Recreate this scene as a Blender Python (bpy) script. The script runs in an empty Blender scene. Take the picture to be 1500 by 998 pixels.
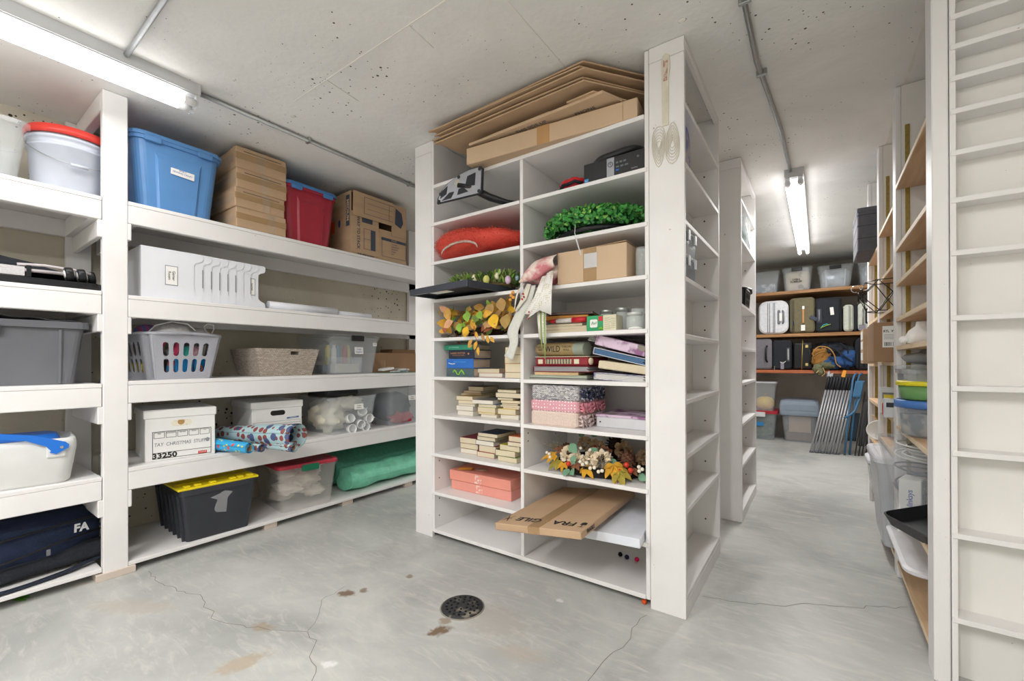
import bpy, bmesh, math, random
from mathutils import Vector, Matrix, noise
random.seed(7)
PI = math.pi
R = math.radians
SC = bpy.context.scene
COL = SC.collection

# ------------------------------------------------------------------ materials
MATS = {}
def new_mat(name):
    m = bpy.data.materials.new(name); m.use_nodes = True
    return m, m.node_tree.nodes, m.node_tree.links, m.node_tree.nodes['Principled BSDF']
def ramp(nt, stops):
    r = nt.new('ShaderNodeValToRGB')
    el = r.color_ramp.elements
    el[0].position, el[0].color = stops[0][0], (*stops[0][1], 1)
    el[1].position, el[1].color = stops[-1][0], (*stops[-1][1], 1)
    for p, c in stops[1:-1]:
        e = el.new(p); e.color = (*c, 1)
    return r
def coords(n, l, scale=(1, 1, 1), kind='Object'):
    t = n.new('ShaderNodeTexCoord'); mp = n.new('ShaderNodeMapping')
    mp.inputs['Scale'].default_value = scale
    l.new(t.outputs[kind], mp.inputs['Vector'])
    return mp.outputs['Vector']
def srgb(h):
    h = h.lstrip('#'); o = []
    for i in (0, 2, 4):
        c = int(h[i:i+2], 16) / 255
        o.append(c / 12.92 if c <= .04045 else ((c + .055) / 1.055) ** 2.4)
    return tuple(o)
def mat(name, col, rough=.5, var=.06, scale=12., bump=0., bscale=60., metal=0., spec=.4, stretch=(1, 1, 1)):
    """plain material with a little procedural unevenness of colour"""
    if name in MATS: return MATS[name]
    c = srgb(col) if isinstance(col, str) else col
    m, n, l, b = new_mat(name)
    v = coords(n, l, stretch)
    nz = n.new('ShaderNodeTexNoise'); nz.inputs['Scale'].default_value = scale; nz.inputs['Detail'].default_value = 4
    l.new(v, nz.inputs['Vector'])
    lo = tuple(max(0, x * (1 - var)) for x in c); hi = tuple(min(1, x * (1 + var)) for x in c)
    r = ramp(n, [(.3, lo), (.7, hi)])
    l.new(nz.outputs['Fac'], r.inputs['Fac']); l.new(r.outputs['Color'], b.inputs['Base Color'])
    b.inputs['Roughness'].default_value = rough; b.inputs['Metallic'].default_value = metal
    b.inputs['Specular IOR Level'].default_value = spec
    if bump:
        n2 = n.new('ShaderNodeTexNoise'); n2.inputs['Scale'].default_value = bscale; n2.inputs['Detail'].default_value = 3
        l.new(v, n2.inputs['Vector'])
        bp = n.new('ShaderNodeBump'); bp.inputs['Strength'].default_value = bump; bp.inputs['Distance'].default_value = .01
        l.new(n2.outputs['Fac'], bp.inputs['Height']); l.new(bp.outputs['Normal'], b.inputs['Normal'])
    MATS[name] = m
    return m
def clear(name, col='#e8eef2', alpha=.35, rough=.25):
    """frosted or clear plastic / glass: part of the light goes straight through"""
    if name in MATS: return MATS[name]
    m, n, l, b = new_mat(name)
    b.inputs['Base Color'].default_value = (*srgb(col), 1)
    b.inputs['Roughness'].default_value = rough
    b.inputs['Specular IOR Level'].default_value = .6
    nz = n.new('ShaderNodeTexNoise'); nz.inputs['Scale'].default_value = 7
    l.new(coords(n, l), nz.inputs['Vector'])
    mr = n.new('ShaderNodeMapRange'); mr.inputs['To Min'].default_value = alpha * .8; mr.inputs['To Max'].default_value = min(1, alpha * 1.2)
    l.new(nz.outputs['Fac'], mr.inputs['Value']); l.new(mr.outputs['Result'], b.inputs['Alpha'])
    MATS[name] = m
    return m
def emit(name, col, s):
    m, n, l, b = new_mat(name)
    b.inputs['Base Color'].default_value = (.9, .9, .9, 1)
    b.inputs['Emission Color'].default_value = (*col, 1); b.inputs['Emission Strength'].default_value = s
    return m
def pattern(name, base, kind, col2, scale=30, rough=.8, size=.25, col3=None, stretch=(1, 1, 1), bump=0, wdir='X'):
    """dots / bricks / stripes / blotches of a second colour"""
    if name in MATS: return MATS[name]
    m, n, l, b = new_mat(name)
    v = coords(n, l, stretch)
    a, c = srgb(base), srgb(col2)
    mix = n.new('ShaderNodeMix'); mix.data_type = 'RGBA'
    mix.inputs['A'].default_value = (*a, 1); mix.inputs['B'].default_value = (*c, 1)
    if kind == 'dots':
        t = n.new('ShaderNodeTexVoronoi'); t.inputs['Scale'].default_value = scale; t.inputs['Randomness'].default_value = .25
        l.new(v, t.inputs['Vector'])
        k = n.new('ShaderNodeMath'); k.operation = 'LESS_THAN'; k.inputs[1].default_value = size
        l.new(t.outputs['Distance'], k.inputs[0]); f = k.outputs[0]; h = t.outputs['Distance']
    elif kind == 'blotch':
        t = n.new('ShaderNodeTexNoise'); t.inputs['Scale'].default_value = scale; t.inputs['Detail'].default_value = 5
        l.new(v, t.inputs['Vector'])
        k = n.new('ShaderNodeMapRange'); k.inputs['From Min'].default_value = 1 - size - .1; k.inputs['From Max'].default_value = 1 - size + .02
        l.new(t.outputs['Fac'], k.inputs['Value']); f = k.outputs['Result']; h = t.outputs['Fac']
    elif kind == 'wave':
        t = n.new('ShaderNodeTexWave'); t.inputs['Scale'].default_value = scale; t.inputs['Distortion'].default_value = 2.5
        t.inputs['Detail'].default_value = 3
        t.bands_direction = wdir
        l.new(v, t.inputs['Vector']); f = t.outputs['Fac']; h = f
    elif kind == 'weave':
        t = n.new('ShaderNodeTexBrick'); t.inputs['Scale'].default_value = scale
        t.inputs['Mortar Size'].default_value = .03; t.inputs['Brick Width'].default_value = .5; t.inputs['Row Height'].default_value = .25
        t.inputs['Color1'].default_value = (*a, 1); t.inputs['Color2'].default_value = (*c, 1)
        t.inputs['Mortar'].default_value = (*(x * .35 for x in a), 1)
        sp = n.new('ShaderNodeSeparateXYZ'); l.new(v, sp.inputs[0]); ad = n.new('ShaderNodeMath'); ad.operation = 'ADD'; l.new(sp.outputs[0], ad.inputs[0]); l.new(sp.outputs[1], ad.inputs[1])
        cb = n.new('ShaderNodeCombineXYZ'); l.new(ad.outputs[0], cb.inputs[0]); l.new(sp.outputs[2], cb.inputs[1])
        l.new(cb.outputs[0], t.inputs['Vector']); f = None; h = t.outputs['Fac']
        l.new(t.outputs['Color'], b.inputs['Base Color'])
    if f is not None:
        l.new(f, mix.inputs['Factor'])
        out = mix.outputs['Result']
        if col3:
            t3 = n.new('ShaderNodeTexVoronoi'); t3.inputs['Scale'].default_value = scale * .6
            l.new(v, t3.inputs['Vector'])
            k3 = n.new('ShaderNodeMath'); k3.operation = 'LESS_THAN'; k3.inputs[1].default_value = size * .8
            l.new(t3.outputs['Distance'], k3.inputs[0])
            m3 = n.new('ShaderNodeMix'); m3.data_type = 'RGBA'
            m3.inputs['B'].default_value = (*srgb(col3), 1)
            l.new(out, m3.inputs['A']); l.new(k3.outputs[0], m3.inputs['Factor']); out = m3.outputs['Result']
        l.new(out, b.inputs['Base Color'])
    if bump:
        bp = n.new('ShaderNodeBump'); bp.inputs['Strength'].default_value = bump; bp.inputs['Distance'].default_value = .004
        l.new(h, bp.inputs['Height']); l.new(bp.outputs['Normal'], b.inputs['Normal'])
    b.inputs['Roughness'].default_value = rough
    MATS[name] = m
    return m

# ------------------------------------------------------------------ mesh building
class MB:
    def __init__(s): s.v = []; s.f = []; s.sm = []
    def add(s, vs, fs, M=None, smooth=False):
        k = len(s.v)
        for p in vs:
            p = Vector(p); s.v.append(M @ p if M else p)
        for f in fs: s.f.append([i + k for i in f]); s.sm.append(smooth)
        return s
    def box(s, x0, y0, z0, x1, y1, z1, M=None):
        v = [(x, y, z) for z in (z0, z1) for y in (y0, y1) for x in (x0, x1)]
        return s.add(v, [(0, 2, 3, 1), (4, 5, 7, 6), (0, 1, 5, 4), (2, 6, 7, 3), (0, 4, 6, 2), (1, 3, 7, 5)], M)
    def bev(s, x0, y0, z0, x1, y1, z1, r=.003, M=None, seg=1):
        """box with all edges bevelled"""
        bm = bmesh.new(); bmesh.ops.create_cube(bm, size=1)
        for v in bm.verts:
            v.co = Vector((x0 if v.co.x < 0 else x1, y0 if v.co.y < 0 else y1, z0 if v.co.z < 0 else z1))
        bmesh.ops.bevel(bm, geom=bm.edges[:], offset=r, segments=seg, affect='EDGES', profile=.6)
        bm.verts.index_update()
        s.add([v.co.copy() for v in bm.verts], [[v.index for v in f.verts] for f in bm.faces], M, seg > 1)
        bm.free(); return s
    def prism(s, poly, z0, z1, M=None):
        """closed outline in xy extruded in z"""
        n = len(poly)
        v = [(x, y, z0) for x, y in poly] + [(x, y, z1) for x, y in poly]
        f = [list(range(n))[::-1], list(range(n, 2 * n))] + [(i, (i + 1) % n, n + (i + 1) % n, n + i) for i in range(n)]
        return s.add(v, f, M)
    def loft(s, rings, M=None, cap=(True, True), smooth=False):
        n = len(rings[0]); v = [p for r in rings for p in r]; f = []
        for k in range(len(rings) - 1):
            a = k * n; b = a + n
            f += [(a + i, a + (i + 1) % n, b + (i + 1) % n, b + i) for i in range(n)]
        s.add(v, f, M, smooth)
        if cap[0]: s.f.append([len(s.v) - len(v) + i for i in range(n)][::-1]); s.sm.append(False)
        if cap[1]: s.f.append([len(s.v) - n + i for i in range(n)]); s.sm.append(False)
        return s
    def rr(s, rings, M=None, seg=4, cap=(True, True), smooth=False):
        """rings of rounded rectangles (w, d, r, z[, cx, cy])"""
        out = []
        for q in rings:
            w, d, r, z = q[:4]; cx, cy = (q[4], q[5]) if len(q) > 4 else (0, 0)
            r = min(r, w / 2 - 1e-5, d / 2 - 1e-5); ring = []
            for k, (sx, sy) in enumerate(((1, 1), (-1, 1), (-1, -1), (1, -1))):
                for i in range(seg + 1):
                    a = PI / 2 * (k + i / seg)
                    ring.append((cx + sx * (w / 2 - r) + r * math.cos(a), cy + sy * (d / 2 - r) + r * math.sin(a), z))
            out.append(ring)
        return s.loft(out, M, cap, smooth)
    def lathe(s, prof, n=24, M=None, cap=(True, True), smooth=True):
        rings = [[(r * math.cos(2 * PI * i / n), r * math.sin(2 * PI * i / n), z) for i in range(n)] for r, z in prof]
        return s.loft(rings, M, cap, smooth)
    def tube(s, pts, r, n=8, M=None, cap=True, flat=1.):
        pts = [Vector(p) for p in pts]; rings = []
        rr_ = r if isinstance(r, (list, tuple)) else [r] * len(pts)
        up = Vector((0, 0, 1)); prev = None
        for i, p in enumerate(pts):
            t = (pts[min(i + 1, len(pts) - 1)] - pts[max(i - 1, 0)])
            t = t.normalized() if t.length > 1e-9 else Vector((0, 0, 1))
            if prev is None:
                a = t.cross(up if abs(t.z) < .9 else Vector((1, 0, 0))).normalized()
            else:
                a = prev - t * prev.dot(t)
                a = a.normalized() if a.length > 1e-6 else t.orthogonal().normalized()
            prev = a; b = t.cross(a)
            rings.append([p + (a * math.cos(2 * PI * k / n) + b * math.sin(2 * PI * k / n) * flat) * rr_[i] for k in range(n)])
        return s.loft(rings, M, (cap, cap), True)
    def cyl(s, p0, p1, r, n=12, r2=None):
        return s.tube([p0, p1], [r, r if r2 is None else r2], n)
    def ball(s, c, r, n=10, m=7, sq=(1, 1, 1), seed=None, amp=0., fr=4.):
        c = Vector(c); rings = []
        for j in range(1, m):
            th = PI * j / m; ring = []
            for i in range(n):
                ph = 2 * PI * i / n
                d = Vector((math.sin(th) * math.cos(ph), math.sin(th) * math.sin(ph), -math.cos(th)))
                k = 1 + (amp * noise.noise(d * fr + Vector((seed, seed * 2.3, 0))) if seed is not None else 0)
                ring.append(c + Vector((d.x * sq[0], d.y * sq[1], d.z * sq[2])) * r * k)
            rings.append(ring)
        return s.loft(rings, None, (True, True), True)
    def sheet(s, fn, nu, nv, M=None, smooth=True):
        v = [fn(i / nu, j / nv) for j in range(nv + 1) for i in range(nu + 1)]
        f = [(j * (nu + 1) + i, j * (nu + 1) + i + 1, (j + 1) * (nu + 1) + i + 1, (j + 1) * (nu + 1) + i) for j in range(nv) for i in range(nu)]
        return s.add(v, f, M, smooth)
    def leaf(s, p, d, up, L, W, curl=.15, tip=.5):
        """one pointed leaf: a folded, curled blade"""
        p = Vector(p); d = Vector(d).normalized(); a = d.cross(Vector(up)); a = a.normalized() if a.length > 1e-4 else d.orthogonal().normalized()
        u = a.cross(d); st = ((0, .08), (.25, .8), (.5, 1), (.78, .62), (1, .02)); v = []
        for t, w in st:
            c = p + d * L * t + u * (-curl * L * t * t)
            v += [c + a * W / 2 * w + u * W * .12 * w, c, c - a * W / 2 * w + u * W * .12 * w]
        f = []
        for k in range(4):
            for j in range(2): f.append((3 * k + j, 3 * k + j + 1, 3 * k + j + 4, 3 * k + j + 3))
        return s.add(v, f, None, True)
    def obj(s, name, m, parent=None, solid=0., loc=None, rot=None, mod=None):
        me = bpy.data.meshes.new(name); me.from_pydata([tuple(p) for p in s.v], [], s.f); me.update()
        me.polygons.foreach_set('use_smooth', s.sm)
        bm = bmesh.new(); bm.from_mesh(me); bmesh.ops.recalc_face_normals(bm, faces=bm.faces[:]); bm.to_mesh(me); bm.free()
        o = bpy.data.objects.new(name, me); COL.objects.link(o)
        for q in (m if isinstance(m, (list, tuple)) else [m]): me.materials.append(q)
        if parent is not None: o.parent = parent
        if loc is not None: o.location = loc
        if rot is not None: o.rotation_euler = rot
        if solid:
            k = o.modifiers.new('solid', 'SOLIDIFY'); k.thickness = solid; k.offset = 0
        return o

def tag(o, label=None, cat=None, group=None, kind=None):
    if label: o['label'] = label
    if cat: o['category'] = cat
    if group: o['group'] = group
    if kind: o['kind'] = kind
    return o
def thing(name, label, cat, loc=(0, 0, 0), rz=0., group=None, rot=None):
    o = bpy.data.objects.new(name, None); COL.objects.link(o); o.empty_display_size = .05
    o.location = loc; o.rotation_euler = rot if rot else (0, 0, R(rz))
    return tag(o, label, cat, group)
def struct(o): o['kind'] = 'structure'; return o
def copy_tree(o, parent=None):
    c = o.copy(); COL.objects.link(c); c.parent = parent
    for ch in list(o.children): copy_tree(ch, c)
    return c
def lettering(s, size, m, parent, loc, rot=(PI / 2, 0, 0), align='CENTER', sx=1., shear=0., name='lettering', ext=.0002, space=1., bold=0):
    cu = bpy.data.curves.new(name, 'FONT'); cu.body = s; cu.size = size; cu.align_x = align; cu.align_y = 'CENTER'
    cu.extrude = ext; cu.shear = shear; cu.space_character = space; cu.resolution_u = 3; cu.offset = bold
    o = bpy.data.objects.new(name, cu); COL.objects.link(o); cu.materials.append(m)
    o.parent = parent; o.location = loc; o.rotation_euler = rot; o.scale = (sx, 1, 1)
    return o
def Mt(x=0, y=0, z=0, rx=0, ry=0, rz=0):
    return Matrix.Translation((x, y, z)) @ Matrix.Rotation(R(rz), 4, 'Z') @ Matrix.Rotation(R(ry), 4, 'Y') @ Matrix.Rotation(R(rx), 4, 'X')

# ------------------------------------------------------------------ common materials
def paint_mat(name, col, rough=.45, marks=True):
    m, n, l, b = new_mat(name)
    v = coords(n, l)
    a = srgb(col)
    nz = n.new('ShaderNodeTexNoise'); nz.inputs['Scale'].default_value = 5; nz.inputs['Detail'].default_value = 5; l.new(v, nz.inputs['Vector'])
    r = ramp(n, [(.3, tuple(x * .94 for x in a)), (.7, a)]); l.new(nz.outputs['Fac'], r.inputs['Fac'])
    # worn specks and small knocks in the paint
    n2 = n.new('ShaderNodeTexNoise'); n2.inputs['Scale'].default_value = 26; n2.inputs['Detail'].default_value = 6; n2.inputs['Roughness'].default_value = .7
    l.new(v, n2.inputs['Vector'])
    k = n.new('ShaderNodeMapRange'); k.inputs['From Min'].default_value = .70; k.inputs['From Max'].default_value = .74
    l.new(n2.outputs['Fac'], k.inputs['Value'])
    mx = n.new('ShaderNodeMix'); mx.data_type = 'RGBA'; mx.inputs['B'].default_value = (*srgb('#a5957c'), 1)
    l.new(k.outputs['Result'], mx.inputs['Factor']); l.new(r.outputs['Color'], mx.inputs['A'])
    l.new(mx.outputs['Result'], b.inputs['Base Color'])
    bp = n.new('ShaderNodeBump'); bp.inputs['Strength'].default_value = .12; bp.inputs['Distance'].default_value = .003
    l.new(n2.outputs['Fac'], bp.inputs['Height']); l.new(bp.outputs['Normal'], b.inputs['Normal'])
    b.inputs['Roughness'].default_value = rough; b.inputs['Specular IOR Level'].default_value = .3
    return m
WHITE = paint_mat('white_paint', '#f0eeed')
CREAM = paint_mat('cream_paint', '#f0eeea')
def concrete(name, lo, hi, pits=None, pit_scale=22, pit_size=.07, rough=.6, bump=.25, spots=(), nscale=1.6, streak=None):
    m, n, l, b = new_mat(name)
    v = coords(n, l)
    nz = n.new('ShaderNodeTexNoise'); nz.inputs['Scale'].default_value = nscale; nz.inputs['Detail'].default_value = 9; nz.inputs['Roughness'].default_value = .62
    nz.inputs['Distortion'].default_value = .6
    l.new(v, nz.inputs['Vector'])
    r = ramp(n, [(.35, srgb(lo)), (.62, srgb(hi))]); l.new(nz.outputs['Fac'], r.inputs['Fac'])
    out = r.outputs['Color']
    if streak:
        sv = coords(n, l, (2.2, 9, 1)); sn = n.new('ShaderNodeTexNoise'); sn.inputs['Scale'].default_value = 2.4; sn.inputs['Detail'].default_value = 10; sn.inputs['Roughness'].default_value = .7; sn.inputs['Distortion'].default_value = 1.2
        l.new(sv, sn.inputs['Vector']); sm = n.new('ShaderNodeMapRange'); sm.inputs['From Min'].default_value = .5; sm.inputs['From Max'].default_value = .72; sm.inputs['To Max'].default_value = .75
        l.new(sn.outputs['Fac'], sm.inputs['Value']); sx = n.new('ShaderNodeMix'); sx.data_type = 'RGBA'; sx.inputs['B'].default_value = (*srgb(streak), 1)
        l.new(sm.outputs['Result'], sx.inputs['Factor']); l.new(out, sx.inputs['A']); out = sx.outputs['Result']
    hgt = n.new('ShaderNodeTexNoise'); hgt.inputs['Scale'].default_value = 38; hgt.inputs['Detail'].default_value = 6; l.new(v, hgt.inputs['Vector'])
    if pits:
        t = n.new('ShaderNodeTexVoronoi'); t.inputs['Scale'].default_value = pit_scale
        wv = n.new('ShaderNodeTexNoise'); wv.inputs['Scale'].default_value = 30; l.new(v, wv.inputs['Vector'])
        l.new(v, t.inputs['Vector'])
        mask = n.new('ShaderNodeTexNoise'); mask.inputs['Scale'].default_value = 2.2; l.new(v, mask.inputs['Vector'])
        th = n.new('ShaderNodeMapRange'); th.inputs['From Min'].default_value = .40; th.inputs['From Max'].default_value = .7
        th.inputs['To Min'].default_value = 0; th.inputs['To Max'].default_value = pit_size * 2; l.new(mask.outputs['Fac'], th.inputs['Value'])
        th2 = n.new('ShaderNodeMath'); th2.operation = 'MULTIPLY'; l.new(th.outputs['Result'], th2.inputs[0]); l.new(t.outputs['Color'], th2.inputs[1])
        k = n.new('ShaderNodeMath'); k.operation = 'LESS_THAN'; l.new(t.outputs['Distance'], k.inputs[0]); l.new(th2.outputs[0], k.inputs[1])
        mx = n.new('ShaderNodeMix'); mx.data_type = 'RGBA'; mx.inputs['B'].default_value = (*srgb(pits), 1)
        l.new(k.outputs[0], mx.inputs['Factor']); l.new(out, mx.inputs['A']); out = mx.outputs['Result']
    for (sx, sy, rx, ry, ang, col, amt) in spots:
        gm = n.new('ShaderNodeMapping'); gm.vector_type = 'TEXTURE'
        gm.inputs['Location'].default_value = (sx, sy, 0); gm.inputs['Rotation'].default_value = (0, 0, R(ang)); gm.inputs['Scale'].default_value = (rx, ry, 1)
        l.new(v, gm.inputs['Vector'])
        g = n.new('ShaderNodeTexGradient'); g.gradient_type = 'SPHERICAL'
        flat = n.new('ShaderNodeVectorMath'); flat.operation = 'MULTIPLY'; flat.inputs[1].default_value = (1, 1, 0)
        l.new(gm.outputs['Vector'], flat.inputs[0]); l.new(flat.outputs[0], g.inputs['Vector'])
        ad = n.new('ShaderNodeMath'); ad.operation = 'ADD'; l.new(g.outputs['Fac'], ad.inputs[0]); l.new(hgt.outputs['Fac'], ad.inputs[1])
        mr = n.new('ShaderNodeMapRange'); mr.inputs['From Min'].default_value = .85; mr.inputs['From Max'].default_value = 1.15; mr.inputs['To Max'].default_value = amt
        l.new(ad.outputs[0], mr.inputs['Value'])
        gate = n.new('ShaderNodeMath'); gate.operation = 'GREATER_THAN'; gate.inputs[1].default_value = 0.001; l.new(g.outputs['Fac'], gate.inputs[0])
        ml = n.new('ShaderNodeMath'); ml.operation = 'MULTIPLY'; l.new(mr.outputs['Result'], ml.inputs[0]); l.new(gate.outputs[0], ml.inputs[1])
        mx = n.new('ShaderNodeMix'); mx.data_type = 'RGBA'; mx.inputs['B'].default_value = (*srgb(col), 1)
        l.new(ml.outputs[0], mx.inputs['Factor']); l.new(out, mx.inputs['A']); out = mx.outputs['Result']
    l.new(out, b.inputs['Base Color'])
    bp = n.new('ShaderNodeBump'); bp.inputs['Strength'].default_value = bump; bp.inputs['Distance'].default_value = .006
    l.new(hgt.outputs['Fac'], bp.inputs['Height']); l.new(bp.outputs['Normal'], b.inputs['Normal'])
    b.inputs['Roughness'].default_value = rough; b.inputs['Specular IOR Level'].default_value = .3
    return m
def wood(name, a, b_, scale=3., axis='Y', rough=.55):
    if name in MATS: return MATS[name]
    m, n, l, b = new_mat(name)
    st = {'Y': (9, .8, 9), 'X': (.8, 9, 9), 'Z': (9, 9, .8)}[axis]
    v = coords(n, l, st)
    w = n.new('ShaderNodeTexNoise'); w.inputs['Scale'].default_value = scale; w.inputs['Detail'].default_value = 8; w.inputs['Distortion'].default_value = 1.2
    l.new(v, w.inputs['Vector'])
    r = ramp(n, [(.35, srgb(a)), (.65, srgb(b_))]); l.new(w.outputs['Fac'], r.inputs['Fac']); l.new(r.outputs['Color'], b.inputs['Base Color'])
    b.inputs['Roughness'].default_value = rough
    MATS[name] = m; return m
BIRCH = wood('birch_plywood', '#c9a27a', '#dcbb95', 2.4)
BIRCHX = wood('birch_edge', '#dcc09c', '#ead6b8', 6)
PLANK = wood('old_plank', '#8d6239', '#b98a5a', 4, 'X')
PLANKRED = wood('red_plank', '#a5532f', '#c5754c', 4, 'X')
KRAFT = mat('kraft_card', '#bd9f80', .75, .07, 4, stretch=(1, 1, 6))
KRAFT2 = mat('kraft_card_light', '#cbb092', .75, .05, 4)
KRAFTD = mat('kraft_card_dark', '#a17f60', .75, .08, 4)
TAPE = clear('packing_tape', '#c4a274', .42, .15)
TAPEC = clear('clear_tape', '#e9dcc6', .13, .08)
INK = mat('black_ink', '#2a2927', .6, .02)
INKB = mat('blue_black_ink', '#454b5a', .6, .05)
PAPER = mat('white_paper', '#f3f2ee', .8, .02)
CARDW = mat('white_carton', '#ebebe9', .6, .03, 5)
BLACK = mat('black_plastic', '#1c1d20', .35, .1)
BLACKM = mat('black_fabric', '#20232a', .85, .15, 30, .3, 120)
NAVY = mat('navy_fabric', '#1f2a45', .8, .15, 25, .3, 120)
STEEL = mat('galvanised_steel', '#a9abab', .35, .08, 30, metal=.8)
CHROME = mat('chrome', '#c9c9c9', .15, .02, metal=1.)
GREYP = mat('light_grey_plastic', '#a9abb3', .4, .03)
CLEAR = clear('clear_plastic', '#e4ebf0', .19, .15)
FROST = clear('frosted_plastic', '#e6e9ec', .62, .35)
GLASS = clear('jar_glass', '#e9f0ee', .28, .05)
PAGES = pattern('book_pages', '#e3d8bf', 'wave', '#d2c4a4', 14, .85, stretch=(.1, .1, 6), wdir='Z')
PAGESW = pattern('white_pages', '#ebe6da', 'wave', '#ddd6c6', 14, .85, stretch=(.1, .1, 6), wdir='Z')
# ================================================================== THE ROOM
XL, XR, XR2, YB, YF, ZC = -3.30, .80, 1.35, 7.0, -1.9, 2.31
floor_spots = [
    (-1.698, 1.13, .075, .045, 30, '#6d5238', .85), (-1.66, 1.19, .04, .03, 0, '#7a5f45', .8),
    (-1.175, 1.175, .085, .045, 60, '#6d5136', .9), (-1.20, 1.23, .05, .04, 10, '#8b745b', .7),
    (-1.587, 1.391, .035, .03, 0, '#877560', .8), (-1.75, .80, .09, .05, 20, '#a29078', .7),
    (-1.60, .66, .14, .07, 70, '#b3a28a', .7), (-1.35, .83, .05, .03, 20, '#e9e9e8', .8),
    (-.85, 1.25, .16, .07, 20, '#b6ab9b', .5), (-.9, 1.62, .04, .02, 0, '#e6e6e4', .8),
    (-2.35, .55, .35, .1, 30, '#b9aa98', .4), (-1.05, 1.35, .3, .18, 0, '#a59c90', .35)]
M_FLOOR = concrete('floor_concrete', '#a5a6a4', '#c4c5c1', None, rough=.38, bump=.08, spots=floor_spots, nscale=1.5, streak='#d3d0ca')
M_CEIL = concrete('ceiling_concrete', '#e2e1de', '#f0efec', '#5d584f', 38, .13, .75, .35, nscale=1.3)
M_WALL = concrete('painted_block_wall', '#bfb8a6', '#d2ccbc', '#3c3832', 32, .18, .75, .35, nscale=1.4)
M_BACK = concrete('bare_concrete', '#a19e95', '#c0bdb5', '#403e39', 26, .08, .85, .5, nscale=1.6)
M_PLAIN = concrete('plain_concrete', '#c6c3ba', '#d6d3cb', None, rough=.8, nscale=1.3)
def slab(name, x0, y0, z0, x1, y1, z1, m): return struct(MB().box(x0, y0, z0, x1, y1, z1).obj(name, m))
flo = slab('floor', XL - .1, YF - .1, -.1, XR2 + .1, YB + .1, 0, M_FLOOR)
cei = slab('ceiling', XL - .1, YF - .1, ZC, XR2 + .1, YB + .1, ZC + .1, M_CEIL)
slab('wall_left', XL - .1, YF, 0, XL, YB, ZC, M_WALL)
slab('wall_back', XL, YB, 0, XR, YB + .1, ZC, M_BACK)
slab('wall_right', XR, 2.0, 0, XR + .1, YB, ZC, M_PLAIN)
slab('wall_near_right', XR2, YF, 0, XR2 + .1, 2.0, ZC, M_PLAIN)
slab('wall_front', XL, YF - .1, 0, XR2, YF, ZC, M_PLAIN)
# cracks in the floor: thin jagged dark lines
random.seed(3)
def jag(pts, step=.03, amp=.009):
    out = []
    for (x0, y0), (x1, y1) in zip(pts, pts[1:]):
        n = max(1, int(math.hypot(x1 - x0, y1 - y0) / step))
        for i in range(n):
            t = i / n; out.append((x0 + (x1 - x0) * t + random.uniform(-amp, amp), y0 + (y1 - y0) * t + random.uniform(-amp, amp)))
    out.append(pts[-1]); return out
def strip(mb, pts, w, z):
    for (x0, y0), (x1, y1) in zip(pts, pts[1:]):
        dx, dy = x1 - x0, y1 - y0; L = math.hypot(dx, dy) or 1; a, b = -dy / L * w / 2, dx / L * w / 2
        mb.add([(x0 + a, y0 + b, z), (x1 + a, y1 + b, z), (x1 - a, y1 - b, z), (x0 - a, y0 - b, z)], [(0, 1, 2, 3)])
M_CRACK = mat('crack_dark', '#827d75', .9)
for pts, w in (([(-2.666, .693), (-2.506, .686), (-2.34, .714), (-2.223, .748), (-2.1, .731), (-2.03, .738), (-1.982, .713), (-1.887, .725), (-1.652, .843), (-1.572, .879), (-1.5, .872), (-1.444, .822), (-1.319, .76), (-1.2, .7)], .0022),
               ([(-1.576, .881), (-1.635, .957), (-1.74, 1.034), (-1.757, 1.159)], .0018),
               ([(-.564, 1.726), (-.587, 1.612), (-.562, 1.508), (-.598, 1.408), (-.598, 1.297), (-.63, 1.2)], .0022),
               ([(-.412, 2.011), (-.284, 2.042), (-.117, 2.122), (-.048, 2.195), (.114, 2.272), (.298, 2.401)], .0022)):
    mb = MB(); strip(mb, jag(pts), w, .0006); struct(mb.obj('floor_crack', M_CRACK, flo))
M_SEAM = mat('seam_white', '#e9e6df', .8)
for x0, y0, x1, y1, w in ((-2.108, 1.118, -.95, 1.12, .005), (-.904, 1.1, -.901, 1.9, .006), (-1.274, 1.12, -1.285, 1.26, .004),
                          (-1.828, 1.12, -1.848, 1.3, .004), (.335, 1.9, .335, 4.2, .012)):
    L = math.hypot(x1 - x0, y1 - y0); a = math.atan2(y1 - y0, x1 - x0)
    mb = MB().box(0, -w / 2, -.002, L, w / 2, .002, Mt(x0, y0, ZC, 0, 0, math.degrees(a)))
    struct(mb.obj('ceiling_seam', M_SEAM, cei))
random.seed(5)
mb = MB()
for i in range(16):
    mb.ball((random.uniform(-2.3, -.3), random.uniform(.3, 2.2), ZC), random.uniform(.006, .012), 8, 5, (1.3, 1, .25), i, .5)
struct(mb.obj('plaster_dab', M_SEAM, cei))

# floor drain
d = thing('floor_drain', 'round dark speckled metal drain cover set in the concrete floor', 'drain', (-1.21, 1.343, 0))
M_DRAIN = pattern('drain_iron', '#2b2c2e', 'blotch', '#8a8375', 22, .6, .34, bump=.4)
MB().lathe([(.0, .0), (.083, .0), (.087, .002), (.084, .006), (.03, .007), (.0, .0065)], 40).obj('cover', M_DRAIN, d)
mb = MB()
for rr_, k in ((.025, 6), (.045, 12), (.065, 18)):
    for i in range(k):
        a = 2 * PI * i / k; mb.lathe([(.0, 0), (.005, 0), (.005, .0085), (0, .0085)], 8, Mt(rr_ * math.cos(a), rr_ * math.sin(a), 0))
mb.obj('drain_hole', mat('hole_black', '#0c0c0c', .9), d)
MB().lathe([(.087, 0), (.092, 0), (.092, .002), (.087, .0025)], 40, cap=(False, False)).obj('rim', mat('drain_rim', '#8f887d', .8), d)

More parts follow.
